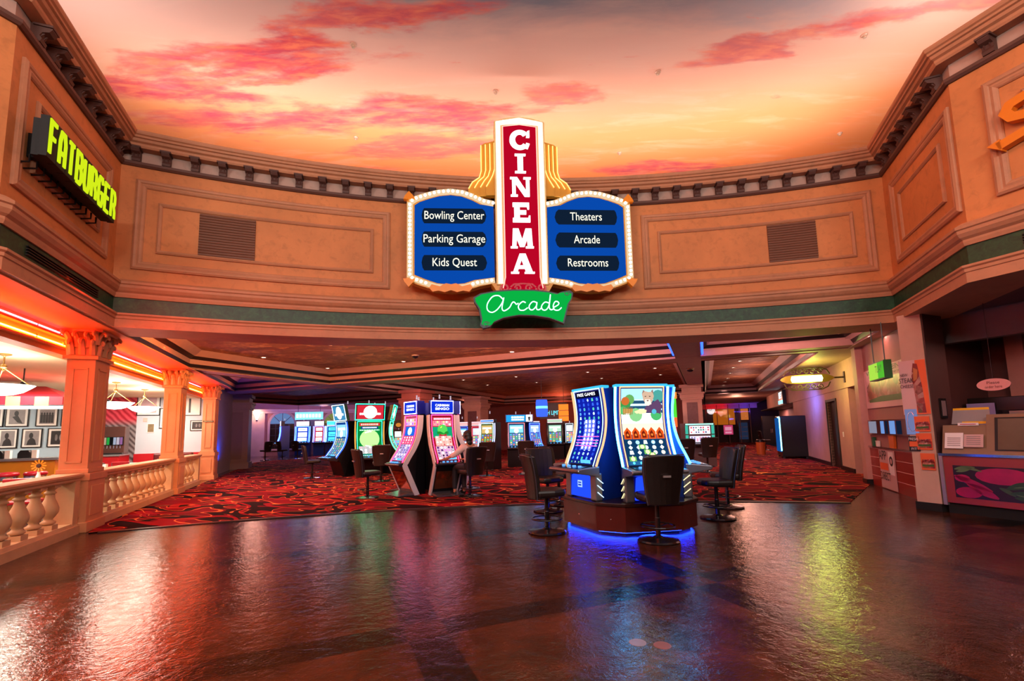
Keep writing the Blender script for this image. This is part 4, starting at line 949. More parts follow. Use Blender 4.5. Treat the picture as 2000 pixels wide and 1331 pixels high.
b.build('petals', M('petal_orange', 'f08a10', .5), fl); q = MB(); q.ball((.01, -.04, .26), .04, 10, 6, (1, .5, 1)); q.build('disc', M('seed_brown', '3a1c0c', .7), fl)
for off, L, lb in ((-5.1, 14.35, 'black condiment caddy with white label on the table behind the middle balustrade'), (-5.0, 9.1, 'condiment caddy on the table at the left edge')):
    t = thing('condiment_caddy', lb, 'caddy', FL(off, L, .76), AL, None)
    b = MB(); b.box(-.13, .13, -.08, .08, 0, .16); b.build('box', M('black_plastic', '1a1719', .3), t, bevel=.008); MB().box(.135, .2, -.06, .06, 0, .13).build('menu_card', MAT_, t)
# red chairs of the diner seen through the balusters
RCH = M('red_vinyl_chair', 'a50f20', .35)
def diner_chair(off, L, rz, lb):
    t = thing('diner_chair', lb, 'chair', FL(off, L), AL + rz, 'red chairs of the diner')
    MB().box(-.2, .2, -.2, .2, .44, .5).build('seat', RCH, t, bevel=.02)
    b = MB(); b.box(-.2, .2, .17, .21, .6, .88); b.build('backrest', RCH, t, bevel=.02)
    for x, y in ((-.18, -.18), (.18, -.18), (-.18, .18), (.18, .18)): MB().tube([(x, y, 0), (x, y, .44 if y < 0 else .86)], .013, 6).build('leg', CHROME, t)
diner_chair(-4.75, 8.2, pi, 'red vinyl diner chair behind the balusters at the left edge'); diner_chair(-4.7, 10.55, pi, 'red vinyl diner chair just left of the nearest column, behind the balusters')
diner_chair(-4.9, 13.3, 0, 'red vinyl diner chair behind the first balusters past the nearest column'); diner_chair(-5.1, 15.6, 0, 'red vinyl diner chair by the caddy table near the second column'); diner_chair(-6.2, 9.3, R(90), 'red vinyl diner chair at the far side of the left edge table')
# booth and service counter
bo = thing('booth_bench', 'dark red padded booth seat between second and third columns', 'bench', FL(-4.7, 18.6), AL)
MB().box(-.5, .6, -.3, .3, 0, .45).build('base', M('mustard_laminate', 'cf8a18', .35), bo); MB().box(-.5, .6, .12, .3, .45, 1.0).build('backrest', M('maroon_vinyl', '5a1218', .35), bo, bevel=.05); MB().box(-.5, .6, -.3, .12, .45, .55).build('seat', M('maroon_vinyl', '5a1218', .35), bo, bevel=.03)
cn = thing('service_counter', 'red service counter with a steel top under the drinks dispenser', 'counter', FL(-6.55, 19.0), AL)
MB().box(-.6, .35, 0, .9, 0, .94).build('front', M('red_wainscot', 'b0101e', .35), cn); MB().box(-.62, .38, -.05, .9, .94, .99).build('top', M('steel_top', '9aa0a6', .25, .6), cn)
ds = thing('drink_dispenser', 'brown drinks dispenser with a row of coloured labels on the red counter', 'dispenser', FL(-6.55, 19.3, .99), AL)
MB().box(-.38, .38, 0, .4, 0, .92).build('cabinet', M('brown_steel', '5b3a34', .35, .4), ds, bevel=.01)
MB().box(-.36, .36, -.02, 0, .30, .58).build('label_panel', BLACK, ds)
for k, c in enumerate(('1c5fb0', '2aa05a', 'c8b090', '2fb04a', '151518', 'b8c0d8', 'd8c8d8', 'a86fa8')):
    q = MB(); q.box(-.345 + k * .087, -.275 + k * .087, -.03, -.02, .32, .56); q.build('drink_label', G(c, .8), ds)
    q = MB(); q.tube([(-.31 + k * .087, -.06, .29), (-.31 + k * .087, -.06, .2)], .012, 6); q.build('nozzle', CHROME, ds)
MB().box(-.38, .38, -.14, 0, 0, .05).build('drip_tray', BLACK, ds)
# track lights
for x, y, lb in ((-5.6, 12.2, 'black ceiling spotlight aimed down, left of the nearest column'), (-5.9, 16.9, 'black ceiling spotlight just right of the nearest column'), (-7.6, 11.3, 'black hanging lamp over the counter at the left edge')):
    t = thing('track_spotlight', lb, 'spotlight', FL(x, y, 2.95), AL)
    b = MB(); b.tube([(0, 0, 0), (0, 0, -.3)], .012, 6); b.build('stem', BLACK, t); b = MB(); b.tube([(-.02, 0, -.3), (.1, -.06, -.38)], [.035, .055], 10); b.build('lamp_head', BLACK, t)
    q = MB(); q.ball((.105, -.063, -.385), .035, 8, 6); q.build('lens', G('ffffff', 12.0), t)
# ================================================================== SLOT MACHINES
G0 = G
def G(h, k=1.5): return G0(h, round(k * (3.4 if k >= 2.6 else 1.22), 3))
CAB = M('black_cabinet', '0d0d11', .3, .2); CABB = M('dark_blue_cabinet', '12307a', .3, .2); WHC = M('white_cabinet', 'c9c4cc', .35, 0, .05); SILV = M('satin_silver', '8f9098', .3, .8, .05)
class Scr:
    """curved picture surface: u across, v up along a profile of (y, z); draw() lays coloured shapes on it"""
    def __init__(s, prof, w, mats, x0=0.0):
        s.p = [Vector(q) for q in prof]; s.w = w; s.x0 = x0; s.mats = []; s.src = mats; s.mb = MB()
        s.d = [0]
        for a, b in zip(s.p, s.p[1:]): s.d.append(s.d[-1] + (b - a).length)
        s.h = s.d[-1]
    def at(s, u, v, lift):
        t = max(0, min(1, v)) * s.h; i = 0
        while i < len(s.d) - 2 and s.d[i + 1] < t: i += 1
        a, b = s.p[i], s.p[i + 1]; k = (t - s.d[i]) / max(1e-9, s.d[i + 1] - s.d[i]); q = a.lerp(b, k); d = (b - a).normalized()
        n = Vector((-d.y, d.x))            # towards the player (-y) for an upward profile
        if n.x > 0 and abs(n.x) > .05: n = -n
        q = q + n * lift
        return (s.x0 + (u - .5) * s.w, q.x, q.y)
    def key(s, m):
        if m not in s.mats: s.mats.append(m)
        s.mb.k = s.mats.index(m)
    def rect(s, u0, u1, v0, v1, m, lift=.003, n=None):
        s.key(m); n = n or max(1, int(abs(v1 - v0) * 14) + 1)
        vs = []
        for i in range(n + 1):
            v = v0 + (v1 - v0) * i / n; vs += [s.at(u0, v, lift), s.at(u1, v, lift)]
        s.mb.add(vs, [(2 * i, 2 * i + 1, 2 * i + 3, 2 * i + 2) for i in range(n)])
    def poly(s, pts, m, lift=.006):
        s.key(m); s.mb.face([s.at(u, v, lift) for u, v in pts])
    def disc(s, u, v, ru, m, lift=.006, n=10, asp=None):
        rv = ru * s.w / s.h * (asp or 1); s.poly([(u + ru * cos(2 * pi * i / n), v + rv * sin(2 * pi * i / n)) for i in range(n)], m, lift)
    def done(s, name, parent): return s.mb.build(name, s.mats, parent, fix=False)
rnd = random.Random(5)
PAL = [G('ff4060', 1.2), G('ffd060', 1.3), G('40d0ff', 1.2), G('ffffff', 1.6), G('a060ff', 1.1), G('50e080', 1.0), G('ff8030', 1.2), G('3060ff', 1.1)]
def grid(sc, u0, u1, v0, v1, cols, rows, bg, pal, fill=.36, lift=.004):
    sc.rect(u0, u1, v0, v1, bg, lift)
    du, dv = (u1 - u0) / cols, (v1 - v0) / rows
    for i in range(cols):
        for j in range(rows):
            m = rnd.choice(pal); u, v = u0 + (i + .5) * du, v0 + (j + .5) * dv; r = fill * min(du, dv * sc.h / sc.w); k = rnd.random(); asp = sc.w / sc.h
            if k < .5: sc.disc(u, v, r, m, lift + .003, 8)
            elif k < .75: sc.poly([(u - r, v), (u, v - r * asp * 1.1), (u + r, v), (u, v + r * asp * 1.1)], m, lift + .003)
            else: sc.poly([(u - r, v - r * asp * .8), (u + r, v - r * asp * .8), (u + r * .7, v + r * asp), (u - r * .7, v + r * asp)], m, lift + .003)
            if k < .35: sc.disc(u, v, r * .5, rnd.choice(pal), lift + .005, 6)
def lines_of_text(sc, u0, u1, v0, v1, m, n=7):
    """illegible small print: short bars"""
    u = u0; 
    while u < u1: 
        d = (u1 - u0) / n * rnd.uniform(.5, 1.0); sc.rect(u, min(u1, u + d * .8), v0, v1, m, .008); u += d
def paint_free(sc):
    sc.rect(0, 1, 0, 1, G('0a1560', .7))
    sc.rect(.02, .98, .925, .995, G('101030', .4), .004)
    grid(sc, .03, .97, .05, .915, 5, 14, G('1020a8', .9), [G('5fb0ff', 1.0), G('3a70ff', 1.0), G('bfe0ff', 1.3), G('60e0c0', .9), G('2a50d8', 1.0)], .36)
    for v, k in ((.38, .5), (.33, .8), (.29, 1.0), (.25, .6)): sc.rect(.05, .95, v, v + .012, G('ff70d8', 2.0 * k), .009)
    grid(sc, .3, .75, .2, .62, 3, 7, G('5a70ff', 1.1), [G('ffffff', 2.2), G('cfe8ff', 2.0), G('ffb0e8', 1.8)], .4, .008)
    sc.rect(.02, .98, .0, .045, G('18308a', .8), .006); grid(sc, .05, .95, .005, .04, 6, 1, G('18308a', .8), [G('d8e8ff', 1.2), G('80ff90', 1.0)], .35, .007)
def paint_savanna(sc):
    sc.rect(0, 1, 0, 1, G('2a5a80', .8))
    sc.rect(0, 1, .55, 1, G('bfe8f0', 1.4), .003); sc.rect(0, 1, .86, 1, G('9fd8f8', 1.3), .004); sc.rect(0, 1, .55, .68, G('f4fff0', 1.7), .004)
    for u, v, r, c in ((.1, .80, .13, '3f9a50'), (.2, .86, .12, '6ab060'), (.05, .72, .1, '58c070'), (.9, .9, .15, '4fa8a0'), (.85, .66, .14, '4fc070'), (.35, .66, .16, '90d890')): sc.disc(u, v, r, G(c, .9), .005, 12)
    sc.disc(.1, .84, .1, G('c86a30', 1.0), .006); sc.rect(.04, .28, .68, .74, G('d8a860', 1.1), .006)
    for k in range(6): sc.rect(.05 + k * .04, .07 + k * .04, .66, .76, G('a07038', .9), .007)
    # a sitting grey-brown animal, three quarter view
    sc.poly([(.52, .70), (.95, .66), (1.0, .78), (.9, .86), (.78, .82), (.62, .78)], G('6a4a72', .8), .006)
    sc.poly([(.5, .93), (.56, .97), (.66, .955), (.76, .96), (.8, .9), (.76, .83), (.7, .79), (.6, .80), (.54, .85)], G('c8a890', 1.1), .007)
    sc.poly([(.5, .93), (.53, .985), (.57, .965)], G('a08070', .9), .008); sc.poly([(.72, .965), (.77, .99), (.79, .93)], G('a08070', .9), .008); sc.poly([(.56, .90), (.61, .905), (.6, .89)], G('403030', .6), .009); sc.poly([(.67, .905), (.73, .90), (.69, .89)], G('403030', .6), .009); sc.poly([(.58, .86), (.70, .86), (.74, .80), (.66, .775), (.57, .785)], G('e8d8cc', 1.2), .009); sc.poly([(.61, .85), (.68, .85), (.645, .83)], G('7a5048', .8), .0105)
    sc.poly([(.3, .70), (.5, .74), (.62, .72), (.6, .68), (.35, .665)], G('f0d0a0', 1.3), .007); sc.disc(.8, .70, .06, G('58b8d8', 1.0), .008)
    sc.rect(0, 1, .405, .55, G('efe0c0', 1.3), .004)
    for k in range(5):
        u = .02 + k * .196; sc.poly([(u, .345), (u + .18, .345), (u + .18, .44), (u + .09, .50), (u, .44)], G('d8531c', 1.1), .006); sc.poly([(u + .04, .36), (u + .14, .36), (u + .14, .43), (u + .09, .46), (u + .04, .43)], G('7a1e10', .9), .008); sc.disc(u + .09, .40, .03, G('e88838', 1.0), .009)
    sc.rect(0, 1, .06, .34, G('123f6a', .8), .004); grid(sc, .03, .97, .06, .335, 5, 4, G('123f6a', .8), [G('f4fbff', 1.8), G('d8e8e0', 1.6), G('f0e0c0', 1.6), G('a0d8ff', 1.4)], .40, .005)
    for u, v in ((.4, .24), (.5, .17), (.6, .13), (.12, .08)): sc.rect(u - .08, u + .08, v - .03, v + .03, G('70c060', 1.0), .011); sc.disc(u, v, .05, G('f8d8a0', 1.6), .013)
    sc.rect(0, 1, 0, .055, G('205a90', .9), .005); grid(sc, .04, .9, .005, .05, 5, 1, G('2a6aa0', .9), [G('ffffff', 1.5), G('60d8ff', 1.2), G('ff8080', 1.1)], .4, .006)
def paint_green(sc):
    sc.rect(0, 1, 0, 1, G('0a8a3c', .9)); sc.rect(.06, .94, .9, .985, G('b81828', 1.2), .005); lines_of_text(sc, .12, .88, .92, .965, G('ffb0a0', 1.6)); sc.rect(.14, .86, .82, .885, G('203a9a', .9), .005); lines_of_text(sc, .2, .8, .84, .87, G('e0f0ff', 1.6)); sc.rect(.05, .95, .765, .81, G('10a050', .9), .005); lines_of_text(sc, .08, .92, .775, .8, G('d0ffe0', 1.3))
    sc.disc(.5, .54, .42, G('a0f080', 1.6), .006, 18); sc.disc(.5, .54, .35, G('fffff0', 2.6), .008, 18); sc.disc(.5, .48, .2, G('ffe0b0', 2.2), .010, 12)
    grid(sc, .03, .97, .1, .34, 5, 3, G('c8c8c8', .9), [G('ffffff', 2.0), G('d03030', 1.2), G('303048', .8), G('ffffff', 2.0), G('c8a8b0', 1.3)], .4, .009); sc.rect(0, 1, 0, .09, G('108080', .9), .006); lines_of_text(sc, .05, .9, .02, .06, G('b0fff0', 1.2))
def paint_bull(sc):
    sc.rect(0, 1, 0, 1, G('c02038', .9)); lines_of_text(sc, .06, .94, .93, .97, G('ffb0c0', 1.8), 9); grid(sc, .02, .98, .8, .91, 6, 2, G('ff90a0', 1.1), [G('ffffff', 1.7), G('ffe080', 1.5), G('ff5070', 1.2)], .36)
    sc.rect(0, .3, .55, .78, G('10a070', 1.0), .005); sc.rect(.7, 1, .55, .78, G('10a070', 1.0), .005); sc.disc(.5, .72, .26, G('50c050', 1.2), .007, 14); sc.disc(.5, .74, .12, G('ffe050', 1.5), .009); sc.rect(.2, .8, .62, .68, G('208a30', 1.0), .009)
    grid(sc, .08, .92, .36, .58, 5, 4, G('f0c0b0', 1.0), [G('ffffff', 2.2), G('ff8080', 1.4), G('ffd8c0', 2.0), G('d05060', 1.1)], .38, .008)
    grid(sc, .04, .96, .03, .35, 5, 5, G('e0b8d0', .95), [G('ffffff', 2.2), G('602078', .9), G('301040', .7), G('d878c8', 1.4), G('8050a0', 1.0)], .4, .008)
def paint_bluepink(sc):
    sc.rect(0, 1, 0, 1, G('d04070', .9)); grid(sc, .03, .97, .82, .97, 5, 2, G('ffb0c8', 1.2), PAL, .36); sc.rect(.05, .95, .6, .8, G('2060d0', 1.1), .005); sc.disc(.5, .7, .2, G('c0e8ff', 1.8), .008); grid(sc, .03, .97, .42, .59, 4, 3, G('f05078', 1.2), [G('ffffff', 1.8), G('ff90a0', 1.4)], .36)
    grid(sc, .03, .97, .03, .41, 4, 7, G('c8b0e0', .9), [G('6040a0', .9), G('ffffff', 2.0), G('3858c8', 1.0), G('303060', .7)], .38)
def paint_any(bg, mid, cols=4, rows=5):
    def f(sc):
        sc.rect(0, 1, 0, 1, G(bg, .9)); sc.rect(.05, .95, .62, .95, G(mid, 1.3), .004); lines_of_text(sc, .12, .88, .8, .87, G('ffffff', 1.9)); sc.disc(.5, .7, .16, G('fff0d0', 1.7), .007); grid(sc, .04, .96, .05, .58, cols, rows, G(mid, .45), PAL, .38)
    return f
def paint_three(bg, c):
    def f(sc):
        sc.rect(0, 1, 0, 1, G(bg, .9))
        for v0, v1 in ((.05, .3), (.36, .66), (.74, .95)):
            sc.rect(.12, .88, v0, v1, G(c, 2.0), .004); lines_of_text(sc, .25, .75, v0 + .08, v0 + .12, G(bg, .7), 4)
    return f
def machine(name, label, loc, az, curve, w, painter, body=CAB, side=None, edge=G('30a0ff', 3.0), outer=None, leg=None, deck=None, top=None, depth=.32, emblem=None, lamps=None, belly=None, category='slot machine', group=None, mb_group=True, candle=True, ro=None):
    """curve: front profile of the screen (y, z) bottom to top; leg: profile from the floor up to the deck (y, z)"""
    t = thing(name, label, category, loc, az, group)
    cv = [(p.x, p.y) for p in crom([Vector(c) for c in curve], 5)]
    ztop = cv[-1][1]; back = depth
    body_poly = [(back, 0)] + leg + cv + [(cv[-1][0] + .06, ztop + .03), (back, ztop + .03)]
    b = MB(); b.prism(body_poly, 'x', -w / 2 + .015, w / 2 - .015)
    if ro:
        def hwid(y): return max(.05, min(w / 2 - .015, .70 * (ro - y)))
        b.v = [(math.copysign(hwid(y), x), y, z) for x, y, z in b.v]
    b.build('cabinet', body, t)
    if side:                                            # flank plates follow the front as a band
        for sx in (-1, 1):
            full = leg + cv; band = .12
            off = []
            for i, p in enumerate(full):
                a = Vector(full[max(i - 1, 0)]); c = Vector(full[min(i + 1, len(full) - 1)]); d = (c - a); d = d.normalized() if d.length > 1e-6 else Vector((0, 1)); off.append((p[0] + d.y * band, p[1] - d.x * band * .5))
            b = MB(); n = len(full); vs = [(sx * (w / 2 - .015), y - .015, z) for y, z in full] + [(sx * (w / 2 - .015), y, z) for y, z in off] + [(sx * (w / 2 + .02), y - .015, z) for y, z in full] + [(sx * (w / 2 + .02), y, z) for y, z in off]
            fs_ = []
            for i in range(n - 1): fs_ += [(i, i + 1, n + i + 1, n + i), (2 * n + i, 3 * n + i, 3 * n + i + 1, 2 * n + i + 1), (i, 2 * n + i, 2 * n + i + 1, i + 1), (n + i, n + i + 1, 3 * n + i + 1, 3 * n + i)]
            fs_ += [(0, n, 3 * n, 2 * n), (n - 1, 3 * n - 1, 4 * n - 1, 2 * n - 1)]
            b.add(vs, fs_); b.build('side_panel', side, t)
    sw = w - .16
    sc = Scr([(y - .012, z) for y, z in cv[1:-1]], sw, None); painter(sc); sc.done('screen', t)
    if edge:
        for sx in (-1, 1): MB().tube([(sx * (sw / 2 + .022), y - .02, z) for y, z in cv], .008, 6).build('light_strip', edge, t)
        MB().tube([(-(sw / 2 + .02), cv[-1][0] - .02, ztop - .005), (sw / 2 + .02, cv[-1][0] - .02, ztop - .005)], .0105, 6).build('light_strip', edge, t)
    if outer:
        for sx in (-1, 1): MB().tube([(sx * (w / 2 + .012), y - .012, z) for y, z in cv], .018, 6).build('outer_light_strip', outer, t)
    if deck:
        dy, dz, th, dm = deck; y0 = cv[0][0]
        b = MB(); b.prism([(y0 + .05, dz), (dy + .02, dz - .035), (dy, dz - .06), (dy + .03, dz - .06 - th), (y0 + .05, dz - .12 - th)], 'x', -w / 2 - .01, w / 2 + .01); dk = b.build('deck', dm, t, bevel=.012)
        b = MB(); b.add([(-sw / 2, y0 + .0, dz + .005), (sw / 2, y0 + .0, dz + .005), (sw / 2, dy + .06, dz - .022), (-sw / 2, dy + .06, dz - .022)], [(0, 1, 2, 3)]); b.build('button_screen', M('deck_glass', '1a2430', .08), dk, fix=False)
        b = MB()
        for k in range(4): MB().lathe([(.028, dz - .02), (.028, dz + .004), (.02, dz + .008)], c=(-sw / 2 + .1 + k * (sw - .2) / 3, (y0 + dy) / 2, 0), seg=10).build('button', G('60a8ff', 1.2), dk)
        b = MB(); b.prism([(y0 - .01, dz + .02), (y0 + .03, dz + .02), (cv[1][0] + .02, cv[1][1]), (cv[1][0] - .014, cv[1][1])], 'x', -sw / 2, sw / 2); rp = b.build('reader_panel', M('panel_dark', '15151c', .2), dk)
        MB().box(.02, sw / 2 - .05, y0 - .018, y0 - .012, dz + .035, dz + .085).build('small_display', G('58b8ff', 1.3), rp)
    if top: top(t, w, ztop, cv[-1][0])
    if candle:
        b = MB(); b.lathe([(.02, 0), (.02, .04), (.016, .045), (.016, .08), (.02, .085), (.02, .10)], c=(0, .08, (top.h if top and hasattr(top, 'h') else ztop) + .03), seg=10); b.build('candle_light', G('e0c8d8', .7), t)
    if emblem: emblem(t, w)
    return t
# --- big blue pod on its wooden base
PODC = (1.83, 7.58); POD_AZ = 8.0; APO = .95
WOOD = M('mahogany_base', '4a150f', .3, 0, .25, 5); WOODT = M('dark_ledge', '2a1612', .25)
pod = thing('machine_plinth', 'ten-sided red wood plinth carrying the blue curved machines, blue glow at its foot', 'plinth', (PODC[0], PODC[1], 0), R(POD_AZ))
def decagon(a, bb, grow=0.0):
    pts = []
    for k in range(5):
        th = R(72 * k); ap = APO + grow; h = a / 2 + grow * .3
        n = (sin(th), -cos(th)); tt = (cos(th), sin(th))
        pts += [(n[0] * ap - tt[0] * h, n[1] * ap - tt[1] * h), (n[0] * ap + tt[0] * h, n[1] * ap + tt[1] * h)]
    return pts
dg = decagon(.86, .36)
b = MB(); b.prism(dg, 'z', .05, .40); b.build('base', WOOD, pod)
b = MB(); b.prism(decagon(.86, .36, .03), 'z', .40, .45); b.build('ledge', WOODT, pod, bevel=.01)
b = MB(); b.prism(decagon(.86, .36, -.10), 'z', .0, .05); b.build('toe_kick', BLACK, pod)
b = MB(); b.tube([(x, y, .043) for x, y in decagon(.86, .36, -.06)], .008, 5, True); b.build('floor_glow_strip', G('1030ff', 15.0), pod)
b = MB()
for i in range(10):
    p, q = Vector(dg[i]), Vector(dg[(i + 1) % 10]); m = (p + q) / 2 * 1.001
    b.ball((m.x, m.y, .22), .008, 6, 4)
b.build('lock', CHROME, pod)
T1 = [(-.30, .50), (-.25, .62), (-.16, .82), (-.105, 1.02), (-.085, 1.22), (-.10, 1.44), (-.135, 1.66)]
T1LEG = [(-.26, 0), (-.285, .38), (-.30, .42)]
def emblem_blue(t, w):
    b = MB(); b.prism([(-.25, .03), (.25, .03), (.22, .34), (.1, .38), (-.1, .38), (-.22, .34)], 'y', -.325, -.285); p = b.build('belly_panel', G('1a3ce8', 1.5), t)
    b = MB(); b.box(-.055, .055, -.332, -.325, .17, .27); b.build('emblem', G('a8c8ff', 1.1), p); b = MB(); b.box(-.04, .04, -.335, -.332, .23, .25); b.box(-.04, .04, -.335, -.332, .19, .215); b.build('emblem_mark', G('2a50d0', .8), p)
    for sx in (-1, 1):
        b = MB(); b.box(sx * .33 - .07, sx * .33 + .07, -.33, -.2, .0, .40); sp = b.build('lower_cheek', SILV, t, bevel=.02)
        b = MB()
        for k in range(3): b.tube([(sx * .41, -.30, .33 - k * .10), (sx * .41, -.20, .25 - k * .10)], .0055, 6)
        b.build('slash_light', G('bfe4ff' if sx > 0 else 'ffe8a0', 1.8), sp)
def top_bar(t, w, z, y):
    MB().box(-w / 2 - .01, w / 2 + .01, y - .02, y + .12, z, z + .04).build('top_bar', G('40c8ff', .9), t, bevel=.01)
top_bar.h = 0
pod_specs = [(0, paint_savanna, G('e8a070', 2.2), G('38b0ff', 7.0), 'blue curved machine with a safari screen, facing the camera on the wooden plinth'),
             (-72, paint_free, G('9cc8ff', 2.4), G('e0a878', 1.6), 'blue curved machine reading FREE GAMES, left on the wooden plinth'),
             (72, paint_any('1830a0', '50a0ff', 5, 8), G('9cc8ff', 2.0), G('38b0ff', 3.6), 'blue curved machine seen edge-on at the right of the wooden plinth'),
             (-144, paint_any('402080', 'c060d0', 5, 8), G('e0a878', 2.0), G('e0a878', 1.6), 'curved machine facing away at the back left of the wooden plinth'),
             (144, paint_any('802040', 'e07040', 5, 8), G('9cc8ff', 2.0), G('38b0ff', 2.0), 'curved machine facing away at the back right of the wooden plinth')]
for da, pnt, e1, e2, lb in pod_specs:
    az = R(POD_AZ + da); ro = APO - .36
    loc = (PODC[0] + ro * sin(az), PODC[1] - ro * cos(az), .45)
    t = machine('slot_machine', lb, loc, az, T1, .80, pnt, CABB, None, e1, e2, T1LEG, (-.64, .50, .035, SILV), top_bar, .28, emblem_blue, ro=ro, group='blue curved slot machines on the plinth')
    if da == -72: 
        text('lettering', 'FREE GAMES', G('ffffff', 2.0), t, 0, -.158, 1.585, .05, .48, rx=100)
for a, c in ((-36, 'b0e040'), (36, '80c0ff')):          # dark blades between neighbouring machines
    pass
# --- white V pod
WPC = (-2.07, 11.93)
T2 = [(-.46, .80), (-.40, .90), (-.25, 1.12), (-.14, 1.36), (-.08, 1.62), (-.06, 1.92)]
T2LEG = [(-.16, 0), (-.50, .72)]
def blue_top(body, lines):
    def f(t, w, z, y):
        b = MB(); b.prism([(-w / 2 + .02, y - .03), (w / 2 - .02, y - .03), (.26, y + .2), (-.26, y + .2)], 'z', z + .02, z + .36); bx_ = b.build('top_box', M('blue_plastic', '14208a', .3), t)
        MB().box(-w / 2 + .05, w / 2 - .05, y - .042, y - .03, z + .05, z + .33).build('top_screen', G('1030d0', 1.0), bx_)
        pts = [(-w / 2 + .04, z + .04), (w / 2 - .04, z + .04), (w / 2 - .04, z + .34), (-w / 2 + .04, z + .34)]
        MB().tube([(x, y - .05, zz) for x, zz in pts], .009, 5, True).build('light_strip', G('c0b8ff', 3.0), bx_)
        for k, (s, hh) in enumerate(lines): text('lettering', s, G('f0f4ff', 2.2), bx_, 0, y - .046, z + .23 - k * .085, hh, w * .55, bold=.02)
    f.h = 2.3
    return f
wt = blue_top(None, (('CASHMAN', .06), ('BINGO', .06)))
white_specs = [(-47, paint_bluepink, 'white V-shaped machine with red light edges on the left, facing the empty chair'), (31, paint_bull, 'white V-shaped machine with red light edges, played by the seated person'),
               (109, paint_any('a02050', 'f08090'), 'white V-shaped machine facing away to the right rear of its bank'), (187, paint_any('a02050', 'f08090'), 'white V-shaped machine facing away at the rear of its bank'), (-120, paint_any('a02050', 'f08090'), 'white V-shaped machine facing away to the left rear of its bank')]
def kick_panel(t, w):
    MB().box(-w / 2 + .06, w / 2 - .06, -.40, -.38, .18, .62)
    b = MB(); b.prism([(-.245, .16), (-.255, .16), (-.455, .58), (-.44, .58)], 'x', -w / 2 + .05, w / 2 - .05); b.build('kick_panel', M('copper_panel', '8a4a30', .15, .8), t)
    b = MB(); b.prism([(-.62, .02), (-.1, .02), (-.1, .10), (-.62, .035)], 'x', -w / 2, w / 2); b.build('foot_plate', M('brushed_plate', '9a9aa4', .25, .8), t)
for az, pnt, lb in white_specs:
    a = R(az); t = machine('slot_machine', lb, (WPC[0] + .55 * sin(a), WPC[1] - .55 * cos(a), 0), a, T2, .66, pnt, CAB, WHC, G('ff2048', 5.0), None, T2LEG, (-.62, .81, .03, M('deck_dark', '22222c', .25)), wt, .14, kick_panel, ro=.55, group='white V-shaped slot machines')
# --- green pod behind
GPC = (-5.6, 17.6)
T3 = [(-.52, .66), (-.42, .80), (-.24, 1.06), (-.14, 1.36), (-.12, 1.66), (-.16, 1.94)]
T3LEG = [(-.2, 0), (-.36, .5)]
def tilt_top(colr, scrm, txt):
    def f(t, w, z, y):
        w2 = w / 2 + .02
        b = MB(); b.prism([(y - .02, z + .04), (y - .14, z + .60), (y - .02, z + .62), (y + .1, z + .04)], 'x', -w2, w2); bx_ = b.build('top_box', CAB, t)
        sc = Scr([(y - .035, z + .08), (y - .14, z + .57)], w - .06, None); sc.rect(0, 1, 0, 1, scrm); sc.disc(.5, .5, .26, G('ffe0d0', 2.0), .006, 14); lines_of_text(sc, .1, .9, .3, .45, G('ffffff', 2.0)); sc.done('top_screen', bx_)
        pts = [(-w2, y - .03, z + .05), (w2, y - .03, z + .05), (w2, y - .15, z + .61), (-w2, y - .15, z + .61)]
        MB().tube(pts, .016, 5, True).build('light_strip', colr, bx_)
    f.h = 2.58
    return f
gsp = [(0, paint_green, G('20e890', 3.0), G('e09040', 2.0), G('d02838', 1.0), 'tall curved machine with a bright green screen and tilted red top screen'), (-72, paint_any('2050a0', '80c0e0', 4, 8), G('c8e8ff', 2.4), G('2850d0', 2.4), G('4090c0', .9), 'tall curved machine with blue-white edges, left of the green one'),
       (72, paint_any('207040', 'a0e0a0', 4, 8), G('20e890', 2.6), G('60d0a0', 2.0), G('208050', .9), 'tall curved machine seen edge-on, right of the green one'), (144, paint_any('604020', 'e0a040'), G('20e890', 2.0), None, G('208050', .9), 'tall curved machine facing away behind the green one')]
for az, pnt, e1, e2, tm, lb in gsp:
    a = R(az + 26); machine('slot_machine', lb, (GPC[0] + .8 * sin(a), GPC[1] - .8 * cos(a), 0), a, T3, .98, pnt, CAB, None, e1, e2, T3LEG, (-.85, .70, .04, M('deck_dark', '22222c', .25)), tilt_top(e1, tm, ''), .4, None, ro=.8, group='tall curved slot machines with tilted tops')
# --- plain uprights farther in
def small_top(mat, h=.28):
    def f(t, w, z, y):
        b = MB(); b.box(-w / 2 + .03, w / 2 - .03, y, y + .2, z + .03, z + .03 + h); bx_ = b.build('top_box', CAB, t); MB().box(-w / 2 + .06, w / 2 - .06, y - .012, y, z + .06, z + h).build('top_screen', mat, bx_)
        MB().tube([(x, y - .015, zz) for x, zz in ((-w / 2 + .05, z + .05), (w / 2 - .05, z + .05), (w / 2 - .05, z + h + .01), (-w / 2 + .05, z + h + .01))], .008, 4, True).build('light_strip', G('ffd0e0', 2.0), bx_)
    f.h = 2.15
    return f
TU = [(-.30, .84), (-.24, .92), (-.16, 1.2), (-.13, 1.5), (-.13, 1.80)]
TULEG = [(-.22, 0), (-.28, .7)]
def upright(lb, x, y, az, pnt, w=.62, edge=None, top=None, scale=1.0, body=CAB, outer=None):
    t = machine('slot_machine', lb, (x, y, 0), R(az), TU, w, pnt, body, None, edge, outer, TULEG, (-.5, .84, .035, M('deck_dark', '22222c', .25)), top, .35, None, group=None)
    t.scale = (scale, scale, scale); return t
upright('small blue-screened upright machine just behind the seated person', -2.3, 21.0, 4, paint_any('2038b0', '60b0ff', 4, 4), .62, G('5070ff', 2.0), small_top(G('ff9090', 1.6), .2), .95)
